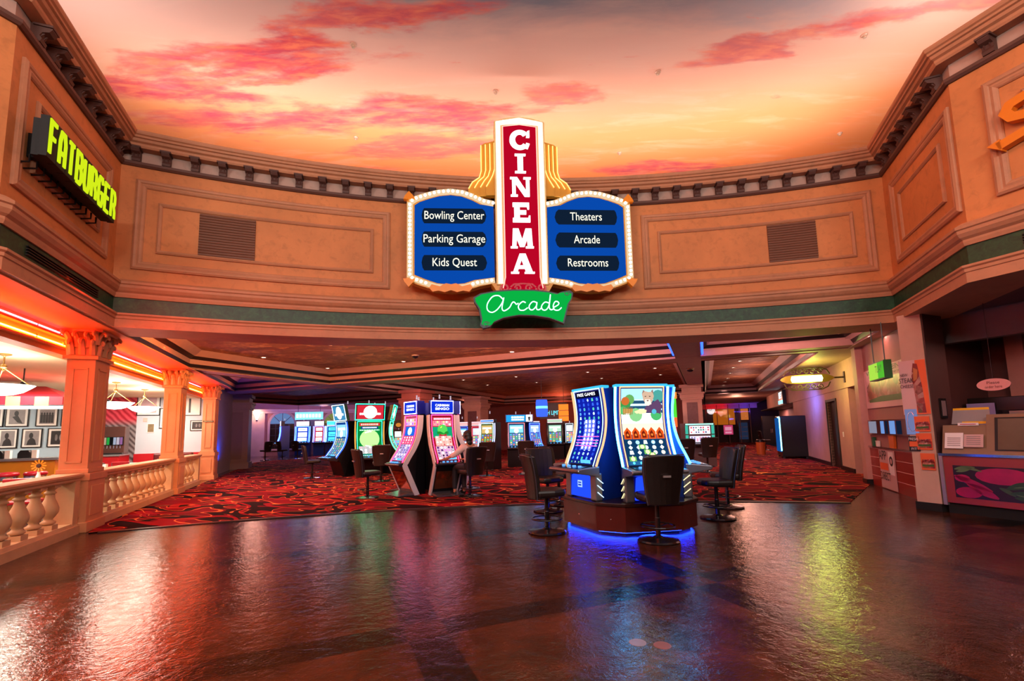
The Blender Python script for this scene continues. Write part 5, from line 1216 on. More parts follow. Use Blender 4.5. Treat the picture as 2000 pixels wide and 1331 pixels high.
upright('small red-screened upright machine right behind the seated person', -1.62, 21.0, 4, paint_any('c02040', 'c0d8ff', 4, 4), .62, G('ff5060', 2.0), small_top(G('ff9090', 1.6), .2), .95)
upright('slim machine with bright white-blue edges, facing left in the middle row', -.95, 18.3, -30, paint_any('607040', 'c0a060', 4, 6), .7, G('a0d0ff', 3.0), small_top(G('3080ff', 1.2), .12), 1.0, CAB, G('c0c8ff', 2.4))
def sign_top(t, w, z, y):
    b = MB(); b.box(-w / 2 - .05, w / 2 + .32, y - .03, y + .2, z + .03, z + .35); bx_ = b.build('top_box', CABB, t); sc = Scr([(y - .035, z + .05), (y - .035, z + .33)], w + .3, None, .13); sc.rect(0, .74, 0, 1, G('2090d0', 1.2)); lines_of_text(sc, .2, .68, .55, .8, G('f0ffff', 2.2), 4); lines_of_text(sc, .2, .68, .2, .42, G('f0ffff', 2.2), 5); sc.rect(.76, 1, 0, 1, G('f0f4f8', 1.8)); sc.disc(.88, .55, .05, G('404048', .6), .008); sc.rect(.85, .91, .1, .4, G('404048', .6), .008); sc.done('top_screen', bx_)
sign_top.h = 2.15
upright('wide machine under a light blue top sign in the middle row', .13, 19.3, 2, paint_any('205888', '80c8d8', 5, 6), .78, G('ff90a0', 2.0), sign_top, 1.0)
upright('machine with a deep blue edge, facing right beside the wide one', .82, 20.0, 48, paint_any('3048d0', '90b0ff', 4, 6), .78, G('4060ff', 3.0), small_top(G('203080', .5), .05), 1.0, CABB)
upright('dark machine with grey-white round screens behind the plinth machines', 2.12, 23.6, 0, paint_any('283838', 'a0c8b0', 4, 5), .85, None, small_top(G('c0d8c0', .9), .2), 1.0)
upright('narrow white-lit machine half hidden by the FREE GAMES machine', 2.95, 24.2, -10, paint_any('505860', 'e0f0f0', 3, 5), .5, G('d0e0ff', 2.0), None, 1.0)
for lb, x, y, az, bg, mid, ed, wd, sc_k in (('blue edge-lit machine at the left end of the far row', -16.1, 32.4, -60, '1830c0', '80b0ff', '3858ff', .7, 1.17), ('blue machine with three white screens in the far row', -15.4, 34.0, 10, '2040d0', 'e8f4ff', '4068ff', .85, 1.17),
                                   ('red machine with three bright screens in the far row', -14.2, 34.0, 12, 'c01828', 'ffe0e0', '6060ff', .64, 1.17), ('cyan machine with a wheel top at the right end of the far row', -13.2, 34.0, 12, '1850a0', '40b8e0', '60a0ff', .82, 1.17)):
    upright(lb, x, y, az, paint_three(bg, mid), wd, G(ed, 5.0), small_top(G(mid, 1.8), .3), sc_k, CABB, G(ed, 4.0))
for lb, x in (('white-screened machine with an orange wheel, right of the green machine', -7.0), ('second white-screened machine with an orange wheel, left of the white V bank', -6.3)):
    t = upright(lb, x, 25.5, 8, paint_any('301818', 'ffffff', 3, 3), .62, None, None, .92)
    b = MB(); b.prism(ring(0, 2.15, .26, .26, 18), 'y', -.1, -.06); wh = b.build('wheel', M('wheel_black', '161013', .4), t); b = MB(); b.prism(ring(0, 2.1, .16, .12, 14), 'y', -.12, -.1); b.build('wheel_face', G('d08030', .9), wh)
# right: classic reel cabinet and its neighbours
rc = thing('slot_machine', 'classic reel machine with teal light columns in front of the mauve corridor pillar', 'slot machine', (7.0, 17.6, 0), R(-6))
b = MB(); b.box(-.55, .55, -.25, .35, 0, 1.62); b.build('cabinet', M('chrome_grey_cabinet', '5a5058', .3, .5), rc)
b = MB(); b.prism([(-.25, .72), (-.55, .78), (-.58, .82), (-.55, .86), (-.25, .9)], 'x', -.52, .52); b.build('deck', CAB, rc)
sc = Scr([(-.265, 1.22), (-.265, 1.52)], .74, None); sc.rect(0, 1, 0, 1, G('f0f0ff', 1.5)); grid(sc, .03, .97, .08, .92, 8, 3, G('f0d8e0', 1.4), [G('e04050', 1.2), G('204080', .9), G('ffffff', 2.0), G('208070', 1.0)], .4); sc.done('top_glass', rc)
sc = Scr([(-.265, .92), (-.265, 1.14)], .74, None); sc.rect(0, 1, 0, 1, G('e0e0ff', 1.4)); grid(sc, .03, .97, .08, .92, 7, 3, G('d8c8e8', 1.2), [G('e04050', 1.2), G('3050a0', .9), G('ffffff', 1.8)], .4); sc.done('reel_glass', rc)
for sx in (-1, 1):
    b = MB(); b.tube([(sx * .47, -.27, .86), (sx * .47, -.27, 1.18)], .05, 10); b.tube([(sx * .47, -.27, 1.22), (sx * .47, -.27, 1.54)], .05, 10); b.build('light_column', G('40b8a0', .9), rc)
MB().box(-.5, .5, -.27, -.2, 1.56, 1.6).build('light_strip', G('90ffe0', 2.0), rc)
t = machine('slot_machine', 'red-topped upright machine behind the edge-on blue machine', (6.75, 20.3, 0), 0, TU, .8, paint_any('c01838', 'ffd0d0', 3, 5), CAB, None, G('ff4060', 2.0), None, TULEG, (-.5, .84, .035, CAB), small_top(G('ff5060', 1.5), .4), .35)
ban = thing('hanging_banner', 'tall orange and green lit banner block behind the edge-on blue machine', 'banner', (4.25, 12.3, 0), 0)
MB().box(-.1, .1, -.05, .05, 1.75, 2.25).build('green_face', G('50d838', 1.0), ban); MB().box(-.1, .12, -.06, .05, 2.25, 2.42).build('orange_cap', G('f08030', 1.2), ban); MB().box(-.1, .1, -.05, .05, 1.5, 1.75).build('orange_face', G('f06030', 1.2), ban); MB().box(-.03, .03, .0, .04, 0, 1.5).build('post', CAB, ban)
# lit things hanging over the middle of the floor
def hang(name, lb, cat, x, y, rz=0.0): return thing(name, lb, cat, (x, y, 0), rz)
t = hang('lantern', 'blue glowing cylinder lantern hanging over the casino floor', 'lantern', 1.39, 22); b = MB(); b.lathe([(.26, 2.12), (.28, 2.3), (.28, 2.75), (.26, 2.92)], seg=18); b.mat(1); b.lathe([(.282, 2.5), (.282, 2.62)], seg=18); b.build('shade', [G('3a60ff', 1.2), G('70d0ff', 1.6)], t); MB().tube([(0, 0, 2.9), (0, 0, 3.86)], .012, 5).build('rod', BLACK, t)
t = hang('casino_sign', 'dark sign with teal lettering beside the blue lantern', 'sign', 2.2, 25.2); MB().box(-.75, .75, 0, .1, 2.1, 2.95).build('board', M('sign_navy', '0c1a24', .4), t); text('lettering', 'HIGH LIMITS', G('60d8e8', 1.6), t, -.1, -.01, 2.4, .24, 1.15); [MB().tube([(x, .05, 2.95), (x, .05, 3.9)], .012, 5).build('rod', BLACK, t) for x in (-.6, .6)]
t = hang('lit_shelf', 'orange lit shelf panel left of the FREE GAMES machine top', 'panel', 2.75, 24.9); MB().box(-.26, .26, 0, .12, 1.95, 2.85).build('panel', G('ff7a28', 1.3), t); b = MB()
for z in (2.2, 2.5): b.box(-.26, .26, -.01, 0, z, z + .03)
b.box(-.05, .05, .02, .1, 0, 1.95); b.build('shelf_and_post', CAB, t)
t = hang('bank_sign', 'pale cyan lit sign over the far blue machines', 'sign', -14.85, 33.6); MB().box(-1.0, 1.0, 0, .12, 2.6, 3.15).build('face', G('80d8ff', 1.2), t); b = MB()
for k in range(8): b.box(-.9 + k * .23, -.74 + k * .23, -.01, 0, 2.75, 3.0)
b.build('markings', G('e8ffff', 1.8), t); [MB().tube([(x, .06, 3.15), (x, .06, 4.3)], .015, 5).build('rod', BLACK, t) for x in (-.8, .8)]
G = G0
# ================================================================== CHAIRS AND PLAYER
LEATHER = M('dark_leather', '1a0f0c', .38, 0, .25, 6, .15, 60); LEATHB = M('black_leather', '0c0a0b', .35, 0, .2, 6, .15, 60); PIPE = M('chair_piping', '3a3a44', .3)
def make_chair(label, seat_m, group):
    t = thing('casino_chair', label, 'chair', (0, 0, 0), 0, group)
    b = MB(); b.lathe([(.27, 0), (.28, .012), (.26, .03), (.08, .05), (.045, .07)], seg=24); b.build('base_disc', M('dark_chrome', '4a4648', .2, .9), t, smooth=False)
    b = MB(); b.lathe([(.035, .05), (.035, .3), (.03, .31), (.03, .53)], seg=12); b.build('pole', M('dark_chrome', '4a4648', .2, .9), t)
    b = MB(); b.tube([(.22 * cos(a), .22 * sin(a), .20) for a in [2 * pi * k / 20 for k in range(20)]], .011, 6, True)
    for a in (R(30), R(150), R(270)): b.tube([(.03 * cos(a), .03 * sin(a), .18), (.22 * cos(a), .22 * sin(a), .20)], .009, 5)
    b.build('foot_ring', M('dark_chrome', '4a4648', .2, .9), t)
    b = MB(); ol = [(.25, -.20), (.26, .05), (.22, .22), (.1, .27), (-.1, .27), (-.22, .22), (-.26, .05), (-.25, -.20)]
    b.prism(ol, 'z', .53, .63); b.build('seat', seat_m, t, bevel=.035)
    b = MB(); n = 8
    for lay, (dy, s_) in enumerate(((0, 1), (.055, .96))):
        for i in range(n + 1):
            z = .50 + .64 * i / n; hw = (.21 + .065 * min(1, (z - .50) / .45)) * s_
            for k in range(7):
                u = -1 + 2 * k / 6; b.v.append((u * hw, -.22 - .10 * max(0.0, (z - .5) / .64) ** 1.5 - dy + .05 * abs(u) ** 2.2 + (.03 if lay == 0 else .0), z - (.02 * abs(u) ** 4 if i == n else 0)))
    W_ = 7; H_ = (n + 1) * W_
    for i in range(n):
        for k in range(6):
            a = i * W_ + k; b.f.append((a, a + 1, a + W_ + 1, a + W_)); b.m.append(0); a += H_; b.f.append((a, a + W_, a + W_ + 1, a + 1)); b.m.append(0)
    for k in range(6):
        a = k; c = n * W_ + k; b.f += [(a, a + H_, a + H_ + 1, a + 1), (c, c + 1, c + 1 + H_, c + H_)]; b.m += [0, 0]
    for i in range(n):
        a = i * W_; c = i * W_ + 6; b.f += [(a, a + W_, a + W_ + H_, a + H_), (c, c + H_, c + H_ + W_, c + W_)]; b.m += [0, 0]
    bk = b.build('backrest', seat_m, t, bevel=.012)
    b = MB(); b.tube([((.21 + .065 * min(1, (z - .50) / .45)) * sx, -.20 - .10 * max(0.0, (z - .5) / .64) ** 1.5 + .0, z) for sx, z in [(-1, .5 + .64 * i / 8) for i in range(9)] + [(1, 1.14 - .64 * i / 8) for i in range(9)]], .008, 5); b.build('piping', PIPE, bk)
    b = MB(); b.box(-.05, .05, -.358, -.335, .86, .885); b.build('badge', M('badge_silver', 'b8b0b0', .3, .6), bk)
    b = MB(); b.prism([(-.06, .50), (.06, .50), (.06, .56), (-.06, .56)], 'y', -.25, .05); b.build('bracket', BLACK, t)
    return t
CH = make_chair('dark brown leather casino chair at the FREE GAMES machine, its back to the left', LEATHER, 'high-backed casino chairs')
CH.location = (.47, 6.98, 0); CH.rotation_euler = (0, 0, R(-76))
def chair(label, x, y, face, z=0.0):
    """face: azimuth the sitter looks to, degrees clockwise from +y"""
    o = copy_tree(CH); o.location = (x, y, z); o.rotation_euler = (0, 0, R(-face)); o['label'] = label; return o
chair('black leather casino chair seen from behind, in front of the safari screen', 1.90, 6.32, -8)
chair('black leather casino chair at the right of the wooden plinth, facing left', 3.32, 7.75, -88)
chair('empty casino chair at the left white V machine, left of it', -3.42, 10.95, 52)
chair('casino chair at the left blue-white curved machine, near the left carpet', -6.95, 16.1, 62)
chair('casino chair with its dark square back before the green machine', -4.15, 14.6, -18)
PC = chair('casino chair the seated person uses', -1.02, 10.85, -42)
chair('brown-trimmed casino chair just behind the left plinth chair', .62, 8.75, 150)
chair('casino chair behind the plinth, between it and the wide machine', .9, 9.5, 120)
chair('dark casino chair at the slim white-edged machine in the middle row', -.9, 15.6, -10)
chair('dark casino chair at the wide machine in the middle row', .42, 15.9, 0)
chair('brown casino chair seen between the plinth and the reel machine', 5.2, 14.2, 10)
chair('dark casino chair at the reel machine, right one', 6.3, 15.2, 0)
chair('spare leather casino chair with patterned back beside the right plinth chair', 3.95, 8.75, -75)
for k, (x, y, a, lb) in enumerate(((-16.6, 28, 60, 'far casino chair by the arched wall, leftmost'), (-15.2, 28.5, -70, 'far casino chair by the arched wall, second from the left'), (-14.4, 29, 40, 'far casino chair by the arched wall, third from the left'), (-13.6, 29.3, 20, 'far casino chair by the blue-lit machines'))): chair(lb, x, y, a)
chair('far casino chair beside the tall vending machine in the corridor', 15.1, 27.9, 100)
# seated player: one skinned body, hair and clothes as children
pr = thing('person', 'dark-haired person in a pale shirt seated at a white machine, back to camera', 'person', (-1.02, 10.85, 0), R(42))
def skin(name, pts, edges, rad, mat, parent, lev=2):
    me = bpy.data.meshes.new(name); me.from_pydata(pts, edges, []); o = bpy.data.objects.new(name, me); COL.objects.link(o); o.parent = parent
    m = o.modifiers.new('skin', 'SKIN'); m.use_smooth_shade = True
    for v, r_ in zip(me.skin_vertices[0].data, rad): v.radius = r_ if isinstance(r_, tuple) else (r_, r_)
    me.skin_vertices[0].data[0].use_root = True
    s_ = o.modifiers.new('sub', 'SUBSURF'); s_.levels = lev; s_.render_levels = lev
    me.materials.append(mat); KIDS.setdefault(parent.name, []).append(o); return o
SKINM = M('skin', 'b57a5c', .5, 0, .08)
bp = [(0, -.02, .70), (0, -.03, .86), (0, 0.0, 1.02), (0, .03, 1.16), (0, .05, 1.22), (0, .06, 1.27),
      (-.17, .03, 1.14), (-.30, .14, .98), (-.42, .34, .88), (-.46, .42, .86), (.17, .03, 1.14), (.24, .10, .92), (.12, .32, .84), (.06, .38, .84),
      (-.10, .02, .68), (-.13, .40, .66), (-.13, .44, .28), (-.13, .42, .10), (-.13, .52, .06), (.10, .02, .68), (.13, .40, .66), (.13, .42, .28), (.13, .40, .10), (.13, .50, .06)]
be = [(0, 1), (1, 2), (2, 3), (3, 4), (4, 5), (3, 6), (6, 7), (7, 8), (8, 9), (3, 10), (10, 11), (11, 12), (12, 13), (0, 14), (14, 15), (15, 16), (16, 17), (17, 18), (0, 19), (19, 20), (20, 21), (21, 22), (22, 23)]
brd = [(.15, .11), (.145, .10), (.16, .11), (.13, .09), .055, .05, .06, .046, .034, .026, .06, .046, .034, .026, .09, .07, .05, .038, .035, .09, .07, .05, .038, .035]
skin('body', bp, be, brd, SKINM, pr)
SHIRT = M('pale_shirt', 'dcc4c0', .7, 0, .1); TROU = M('dark_trousers', '15131a', .7)
skin('shirt', bp[:4] + [bp[6], bp[7], (-.37, .25, .925), bp[10], bp[11], (.18, .22, .88)], [(0, 1), (1, 2), (2, 3), (3, 4), (4, 5), (5, 6), (3, 7), (7, 8), (8, 9)], [(.17, .13), (.165, .12), (.185, .135), (.15, .11), .085, .07, .056, .085, .07, .056], SHIRT, pr)
skin('trousers', [bp[0], bp[14], bp[15], bp[16], (-.13, .425, .14), bp[19], bp[20], bp[21], (.13, .405, .14)], [(0, 1), (1, 2), (2, 3), (3, 4), (0, 5), (5, 6), (6, 7), (7, 8)], [(.16, .12), .10, .082, .062, .055, .10, .082, .062, .055], TROU, pr)
for x, y in ((-.13, .48), (.13, .46)): MB().ball((x, y, .07), .07, 10, 7, (.65, 1.5, .8)).build('shoe', M('black_shoe', '0c0c0e', .4), pr, smooth=True)
hd = MB(); hd.ball((-.02, .085, 1.38), .095, 16, 12, (.86, 1.0, 1.2)); hd.ball((-.045, .175, 1.365), .018, 8, 6, (.8, 1.2, 1.2)); hd.ball((-.10, .075, 1.37), .022, 8, 6, (.4, .8, 1.2)); hd.ball((.062, .075, 1.37), .022, 8, 6, (.4, .8, 1.2)); hd.ball((-.035, .15, 1.31), .045, 10, 8, (.9, .8, .7))
hd.build('head', SKINM, pr, smooth=True)
fcs = MB()
for x in (-.075, -.005): fcs.ball((x, .172, 1.395), .011, 8, 6)
fcs.build('eyes', M('eye_dark', '1a1210', .2), pr, smooth=True); MB().ball((-.04, .185, 1.325), .02, 8, 5, (1.2, .4, .35)).build('mouth', M('lip', '8a4640', .5), pr, smooth=True)
hr = MB(); hr.ball((-.02, .06, 1.41), .112, 18, 12, (.9, 1.0, 1.08)); hr.ball((-.02, .0, 1.33), .10, 16, 10, (.9, .75, 1.15)); hr.ball((-.02, -.03, 1.24), .075, 12, 8, (.9, .6, 1.1)); hr.build('hair', M('dark_hair', '150d0b', .45, 0, .3, 20), pr, smooth=True)
def hand(x, y, z, dx, dy, sx):
    """palm with four fingers and a thumb lying on the deck, pointing along (dx, dy)"""
    d = Vector((dx, dy, 0)).normalized(); s_ = Vector((d.y, -d.x, 0))
    P = [Vector((x, y, z)), Vector((x, y, z)) + d * .05 - Vector((0, 0, .004)), Vector((x, y, z)) + d * .085 - Vector((0, 0, .01))]
    skin('hand', [tuple(p) for p in P], [(0, 1), (1, 2)], [(.024, .018), (.04, .017), (.036, .014)], SKINM, pr, 1)
    for k, l in enumerate((.06, .072, .068, .052)):
        o = P[2] + s_ * (sx * (.027 - .018 * k)); q = [o - d * .01, o + d * l * .5 - Vector((0, 0, .002)), o + d * l - Vector((0, 0, .02))]
        skin('finger', [tuple(p) for p in q], [(0, 1), (1, 2)], [.0095, .0088, .0075], SKINM, pr, 1)
    o = P[0] + d * .02 + s_ * (sx * .03); q = [o, o + s_ * (sx * .025) + d * .025, o + s_ * (sx * .03) + d * .055 - Vector((0, 0, .012))]
    skin('thumb', [tuple(p) for p in q], [(0, 1), (1, 2)], [.012, .0105, .009], SKINM, pr, 1)
hand(-.46, .42, .86, -.4, 1, 1); hand(.06, .38, .84, -.5, 1, -1)
# ================================================================== CORRIDOR THINGS
fr_t = thing('vending_machine', 'tall black machine with a glowing cyan front edge against the corridor wall', 'vending machine', FR(3.55, 24.2), AR - R(90))
MB().box(-.75, .75, -.5, .48, .1, 1.88).build('cabinet', CAB, fr_t, bevel=.02)
for x in (-.7, .7): 
    for y in (-.44, .42): MB().box(x - .04, x + .04, y - .04, y + .04, 0, .1).build('foot', BLACK, fr_t)
MB().box(-.66, .66, -.53, -.5, .3, 1.8).build('front_glass', G('1858a8', .8), fr_t)
b = MB(); b.tube([(.735, -.515, .35), (.735, -.515, 1.82)], .028, 6); b.tube([(.735, -.515, 1.82), (.3, -.515, 1.82)], .028, 6); b.build('light_strip', G('70e0ff', 6.0), fr_t)
ls = thing('scroll_lamp_sign', 'glowing pale yellow sign in a wrought scroll frame on an arm over the corridor doors', 'lamp', FR(3.0, 16.75, 2.9), AR)
b = MB(); o_ = [(-.40, .10), (-.43, 0), (-.40, -.10), (.40, -.10), (.43, 0), (.40, .10)]; b.prism(o_, 'y', -.05, .05); b.build('lit_face', G('f8ffb0', 5.0), ls)
IRON = M('antique_gold_iron', '7a6a28', .35, .8)
b = MB(); b.prism([(-.56, .11), (-.68, .05), (-.72, 0), (-.68, -.05), (-.56, -.11), (-.42, -.135), (.42, -.135), (.56, -.11), (.68, -.05), (.74, 0), (.68, .05), (.56, .11), (.42, .135), (-.42, .135)], 'y', -.035, .035); b.build('back_plate', IRON, ls)
b = MB()
for sz in (-1, 1):
    for k in range(5):
        cxx = -.36 + k * .18; sg_ = 1 if k % 2 else -1
        stroke(b, [(cxx + sg_ * .085 * (1 - t / 26) * cos(t * .45), sz * (.235 + .085 * (1 - t / 26) * sin(t * .45))) for t in range(20)], .022, -.02, .02)
    stroke(b, [(-.62, sz * .12), (-.55, sz * .26), (-.4, sz * .335), (0, sz * .345), (.4, sz * .335), (.55, sz * .26), (.62, sz * .12)], .03, -.02, .02)
b.build('scrollwork', M('dark_iron', '3a3018', .4, .7), ls)
b = MB(); b.tube([(.72, 0, 0), (.98, 0, 0)], .025, 8); b.box(.97, 1.0, -.06, .06, -.17, .17); b.build('wall_arm', M('dark_iron', '3a3018', .4, .7), ls)
point('scroll_lamp_light', FR(3.0, 16.3, 2.9), 55, 'e8f060', .25); point('scroll_lamp_light', FR(3.2, 17.1, 2.9), 30, 'e8f060', .2)
bs_ = thing('bet_sign', 'small dark sign with glowing white letters on the far corridor wall', 'sign', FR(3.98, 28.5, 2.95), AR - R(90))
MB().box(-.75, .75, -.16, 0, -.38, .38).build('box', CAB, bs_); text('lettering', 'BET', G('d8f4ff', 2.6), bs_, 0, -.165, .1, .34, 1.0, bold=.02); MB().box(-.7, .7, -.18, -.16, -.34, -.16).build('light_bar', G('80dcff', 2.5), bs_)
b = MB(); b.box(-.09, .09, -.02, 0, -.16, .16); t = thing('wall_notice', 'small red and pink notice on the corridor wall end', 'notice', FR(4.02, 14.85, 1.88), AR - R(90)); b.build('plate', M('red_notice', 'b02a3a', .4), t); b = MB()
for k in range(5): b.box(-.07, .07, -.024, -.02, -.13 + k * .055, -.10 + k * .055)
b.build('print', M('pink_print', 'e8a0a8', .4), t)
t = thing('light_switch', 'small pale switch on the corridor wall beside the door', 'switch', FR(4.02, 17.6, 1.15), AR - R(90)); MB().box(-.05, .05, -.012, 0, -.08, .08).build('plate', WHITEP, t); MB().box(-.015, .015, -.02, -.012, -.03, .03).build('toggle', WHITEP, t)
# corridor end: dark room behind glass, clock, pink sign
ck = thing('wall_clock', 'round white clock on the wall at the far end of the corridor', 'clock', FR(.55, 45.2, 2.9), AR); MB().prism(ring(0, 0, .33, .33, 24), 'y', -.05, 1.2).build('face', G('fff4f0', 1.0), ck); b = MB(); stroke(b, [(0, 0), (.1, .18)], .03, -.06, -.05); stroke(b, [(0, 0), (-.2, .05)], .03, -.06, -.05); b.build('hands', BLACK, ck)
ps = thing('floor_sign', 'pink poster sign on a stand at the end of the corridor', 'sign', FR(1.8, 44, 0), AR); MB().box(-.36, .36, -.02, .02, .75, 1.55).build('poster', G('e04878', .7), ps); b = MB(); b.box(-.25, .25, -.025, -.02, 1.1, 1.4); b.box(-.25, .25, -.025, -.02, .85, 1.0); b.build('print', G('ffa0c0', .7), ps); MB().tube([(0, 0, 0), (0, 0, .75)], .03, 6).build('post', BLACK, ps)
MB().box(-.25, .25, -.2, .2, 0, .03).build('foot', BLACK, ps)
om = thing('glow_board', 'glowing orange board standing for light on the dark room wall, corridor end', 'panel', FR(1.6, 46.3, 2.3), AR); MB().box(-.9, .9, 0, .1, -.7, .7).build('panel', G('d06a18', .7), om); b = MB(); b.box(-.92, .92, .02, .12, .7, .76); b.build('frame', BLACK, om)  # glowing board put in place of a wedge of light on the wall
om2 = thing('glow_board', 'small orange glowing board right of the larger one at the corridor end', 'panel', FR(3.3, 46.3, 2.5), AR); MB().box(-.3, .3, 0, .1, -.5, .5).build('panel', G('e07a38', .8), om2)
MB().box(-.32, .32, .02, .12, .5, .56).build('frame', BLACK, om2)
gp = thing('glass_partition', 'tall glass partition with slim mullions across the corridor end', 'partition', FR(0, 44.6, 0), AR)
def glassm():
    t = NT('clear_glass'); g = t.n('BsdfGlossy', Roughness=.03); tr = t.n('BsdfTransparent', Color=(.9, .9, .92, 1)); mx = t.n('MixShader', i0=.008, i1=tr.outputs[0], i2=g.outputs[0]); return t.surf(mx.outputs[0])
GLASS = glassm()
MB().box(.1, 3.6, 0, .02, .05, 3.3).build('pane', GLASS, gp)
for x in (.1, 1.0, 1.9, 2.8, 3.6): MB().box(x - .03, x + .03, -.03, .05, 0, 3.35).build('mullion', M('bronze_mullion', '5a3a30', .4, .5), gp)
dc = thing('cooler', 'dark drinks cooler in the room at the corridor end', 'cooler', FR(3.05, 45.4, 0), AR); MB().box(-.4, .4, -.3, .3, 0, 1.9).build('cabinet', CAB, dc); MB().box(-.34, .34, -.32, -.3, .3, 1.75).build('glass_door', G('304060', .5), dc)
for k in range(3): MB().box(-.32, .32, -.33, -.32, .55 + k * .4, .58 + k * .4).build('shelf', WHITEP, dc)
kd = thing('dark_cabinet', 'black double cabinet by the corridor end wall', 'cabinet', FR(4.7, 41, 0), AR); MB().box(-.6, .6, -.3, .3, 0, 2.2).build('body', CAB, kd, bevel=.01)
for x in (-.05, .05): MB().box(x - .01, x + .01, -.33, -.3, .9, 1.2).build('handle', CHROME, kd)
tc = thing('trash_bin', 'orange-banded bin beside the tall black machine', 'bin', FR(2.55, 26.9, 0), AR); b = MB(); b.lathe([(.2, 0), (.22, .6), (.23, .62), (.2, .64)], seg=16); b.build('body', M('orange_plastic', 'b8541a', .5), tc); b = MB(); b.lathe([(.225, .64), (.2, .75), (.1, .78)], seg=16); b.build('lid', BLACK, tc)
dm = thing('ceiling_camera', 'dark dome camera under the beam above the corridor pillar', 'camera', FR(-.35, 16.2, 3.4), 0); MB().ball((0, 0, -.03), .11, 14, 8, (1, 1, .8)).build('dome', M('smoked_dome', '14101a', .1), dm, smooth=True); b = MB(); b.lathe([(.13, 0), (.13, -.03), (.11, -.04)], seg=16); b.build('housing', CAN, dm)
dm2 = thing('ceiling_camera', 'dark dome camera on the tin ceiling panel, near the arcade scroll', 'camera', (-3.0, 14.2, 3.9), 0); MB().ball((0, 0, -.03), .10, 14, 8, (1, 1, .8)).build('dome', M('smoked_dome', '14101a', .1), dm2, smooth=True); b = MB(); b.lathe([(.12, 0), (.12, -.03), (.10, -.04)], seg=16); b.build('housing', CAN, dm2)
# sconces on the far wall
for x, lb in ((-4.6, 'glowing cone sconce on the pale far pilaster at the left'),):
    sn = thing('wall_sconce', lb, 'sconce', FL(x, 38.8, 2.9), AL); b = MB(); b.lathe([(.06, -.22), (.10, -.1), (.22, .2), (.2, .2)], seg=14); b.build('shade', G('ffd8c0', 4.0), sn); MB().box(-.05, .05, 0, .06, -.3, .0).build('bracket', BLACK, sn)
    point('sconce_light', FL(x, 38.4, 3.1), 60, 'ffc0a0', .15)
# small round lights in the painted sky
sl = None
for k, (x, y, where) in enumerate(((-2.778, 7.722, 'upper left middle'), (-.214, 8.964, 'above the marquee'), (3.062, 8.527, 'right of the marquee top'), (6.616, 7.75, 'far upper right'), (8.187, 10.62, 'low at the right by the cornice'), (-3.632, 10.378, 'low left of the marquee'), (2.911, 11.229, 'low right of the marquee'))):
    if sl is None:
        sl = o = thing('sky_fitting', '', 'ceiling fitting', (0, 0, 0), 0, 'round fittings in the painted sky')
        b = MB(); b.lathe([(.055, .02), (.055, -.02), (.04, -.03)], seg=14); b.build('ring', M('fitting_trim', 'd8b09a', .4, .3), o); b = MB(); b.lathe([(.036, -.028), (.03, -.06), (.012, -.07)], seg=12); b.build('nozzle', M('fitting_dark', 'c8a890', .4, .3), o)
    else: o = copy_tree(sl)
    o.location = (x, y, skyz(x, y) or 8.6); o['label'] = 'small round fitting in the painted sky, ' + where

# ================================================================== SANDWICH SHOP ON THE RIGHT
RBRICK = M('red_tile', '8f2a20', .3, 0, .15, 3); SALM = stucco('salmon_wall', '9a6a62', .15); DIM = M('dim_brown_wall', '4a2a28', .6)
# side wall along the corridor direction
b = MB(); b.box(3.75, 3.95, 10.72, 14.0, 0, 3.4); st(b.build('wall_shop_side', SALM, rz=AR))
tl = thing('tile_panel', 'red tiled low panel with pale joints under the shop side window', 'panel', FR(3.74, 14.0, 0), AR - R(90))
MB().box(0, 2.9, -.03, 0, .0, .9).build('tiles', RBRICK, tl); b = MB()
for z in (.24, .46, .68, .89): b.box(0, 2.9, -.034, -.03, z - .006, z + .006)
b.build('joints', M('pale_joint', 'd8a8a0', .5), tl)
wn = thing('display_shelf', 'mirror steel display band with painted blue reflections above the red tiles', 'display', FR(3.74, 14.0, 0), AR - R(90))
MB().box(.1, 2.85, -.05, 0, 1.22, 1.56).build('steel_band', M('mirror_steel', 'c0c0d0', .12, 1.0, .05), wn)
for x, w_, c in ((.1, .5, 0), (.9, .2, 1), (1.2, .12, 2), (1.45, .3, 1), (1.85, .25, 2)): MB().box(x + .1, x + .1 + w_, -.056, -.05, 1.25, 1.53).build('painted_reflection', (G('a8a8c0', .6), G('7098d8', 1.0), G('203050', .4))[c], wn)  # reflections in the steel put in as glowing plates
MB().box(0, 2.9, -.06, 0, .9, .94).build('ledge', CHROME, wn)
for k, (x, c, w_, h, lb) in enumerate(((.35, '1d5a38', .14, .2, 'green cup on the shop side ledge'), (.62, 'd8d4d0', .16, .12, 'white napkin pack on the shop side ledge'), (1.55, 'd06a20', .3, .26, 'orange bag on the shop side ledge'))):
    t = thing('shelf_item', lb, 'item', FR(3.74, 14.0 - x, .94), AR - R(90)); b = MB(); b.prism([(-w_ / 2 * .85, 0), (w_ / 2 * .85, 0), (w_ / 2, h), (-w_ / 2, h)], 'y', -.055, -.0); b.build('body', M('item_' + c, c, .5), t, bevel=.01); MB().box(-w_ / 2, w_ / 2, -.06, .0, h, h + .015).build('rim', M('item_rim_' + c, c, .3), t)
def poster(nm, lb, loc, rz, w_, h, bg, shapes, words, cat='poster'):
    t = thing(nm, lb, cat, loc, rz); MB().box(-w_ / 2, w_ / 2, -.008, 0, -h / 2, h / 2).build('sheet', bg, t)
    if shapes:
        b = MB(); ms = []
        for pts, m in shapes:
            if m not in ms: ms.append(m)
            b.mat(ms.index(m)); i = len(ms); b.add([(x, -.010 - .0015 * ms.index(m), z) for x, z in pts], [tuple(range(len(pts)))])
        b.build('picture', ms, t, fix=False)
    for s_, x, z, hh, ww, m in words: text('lettering', s_, m, t, x, -.024, z, hh, ww)
    return t
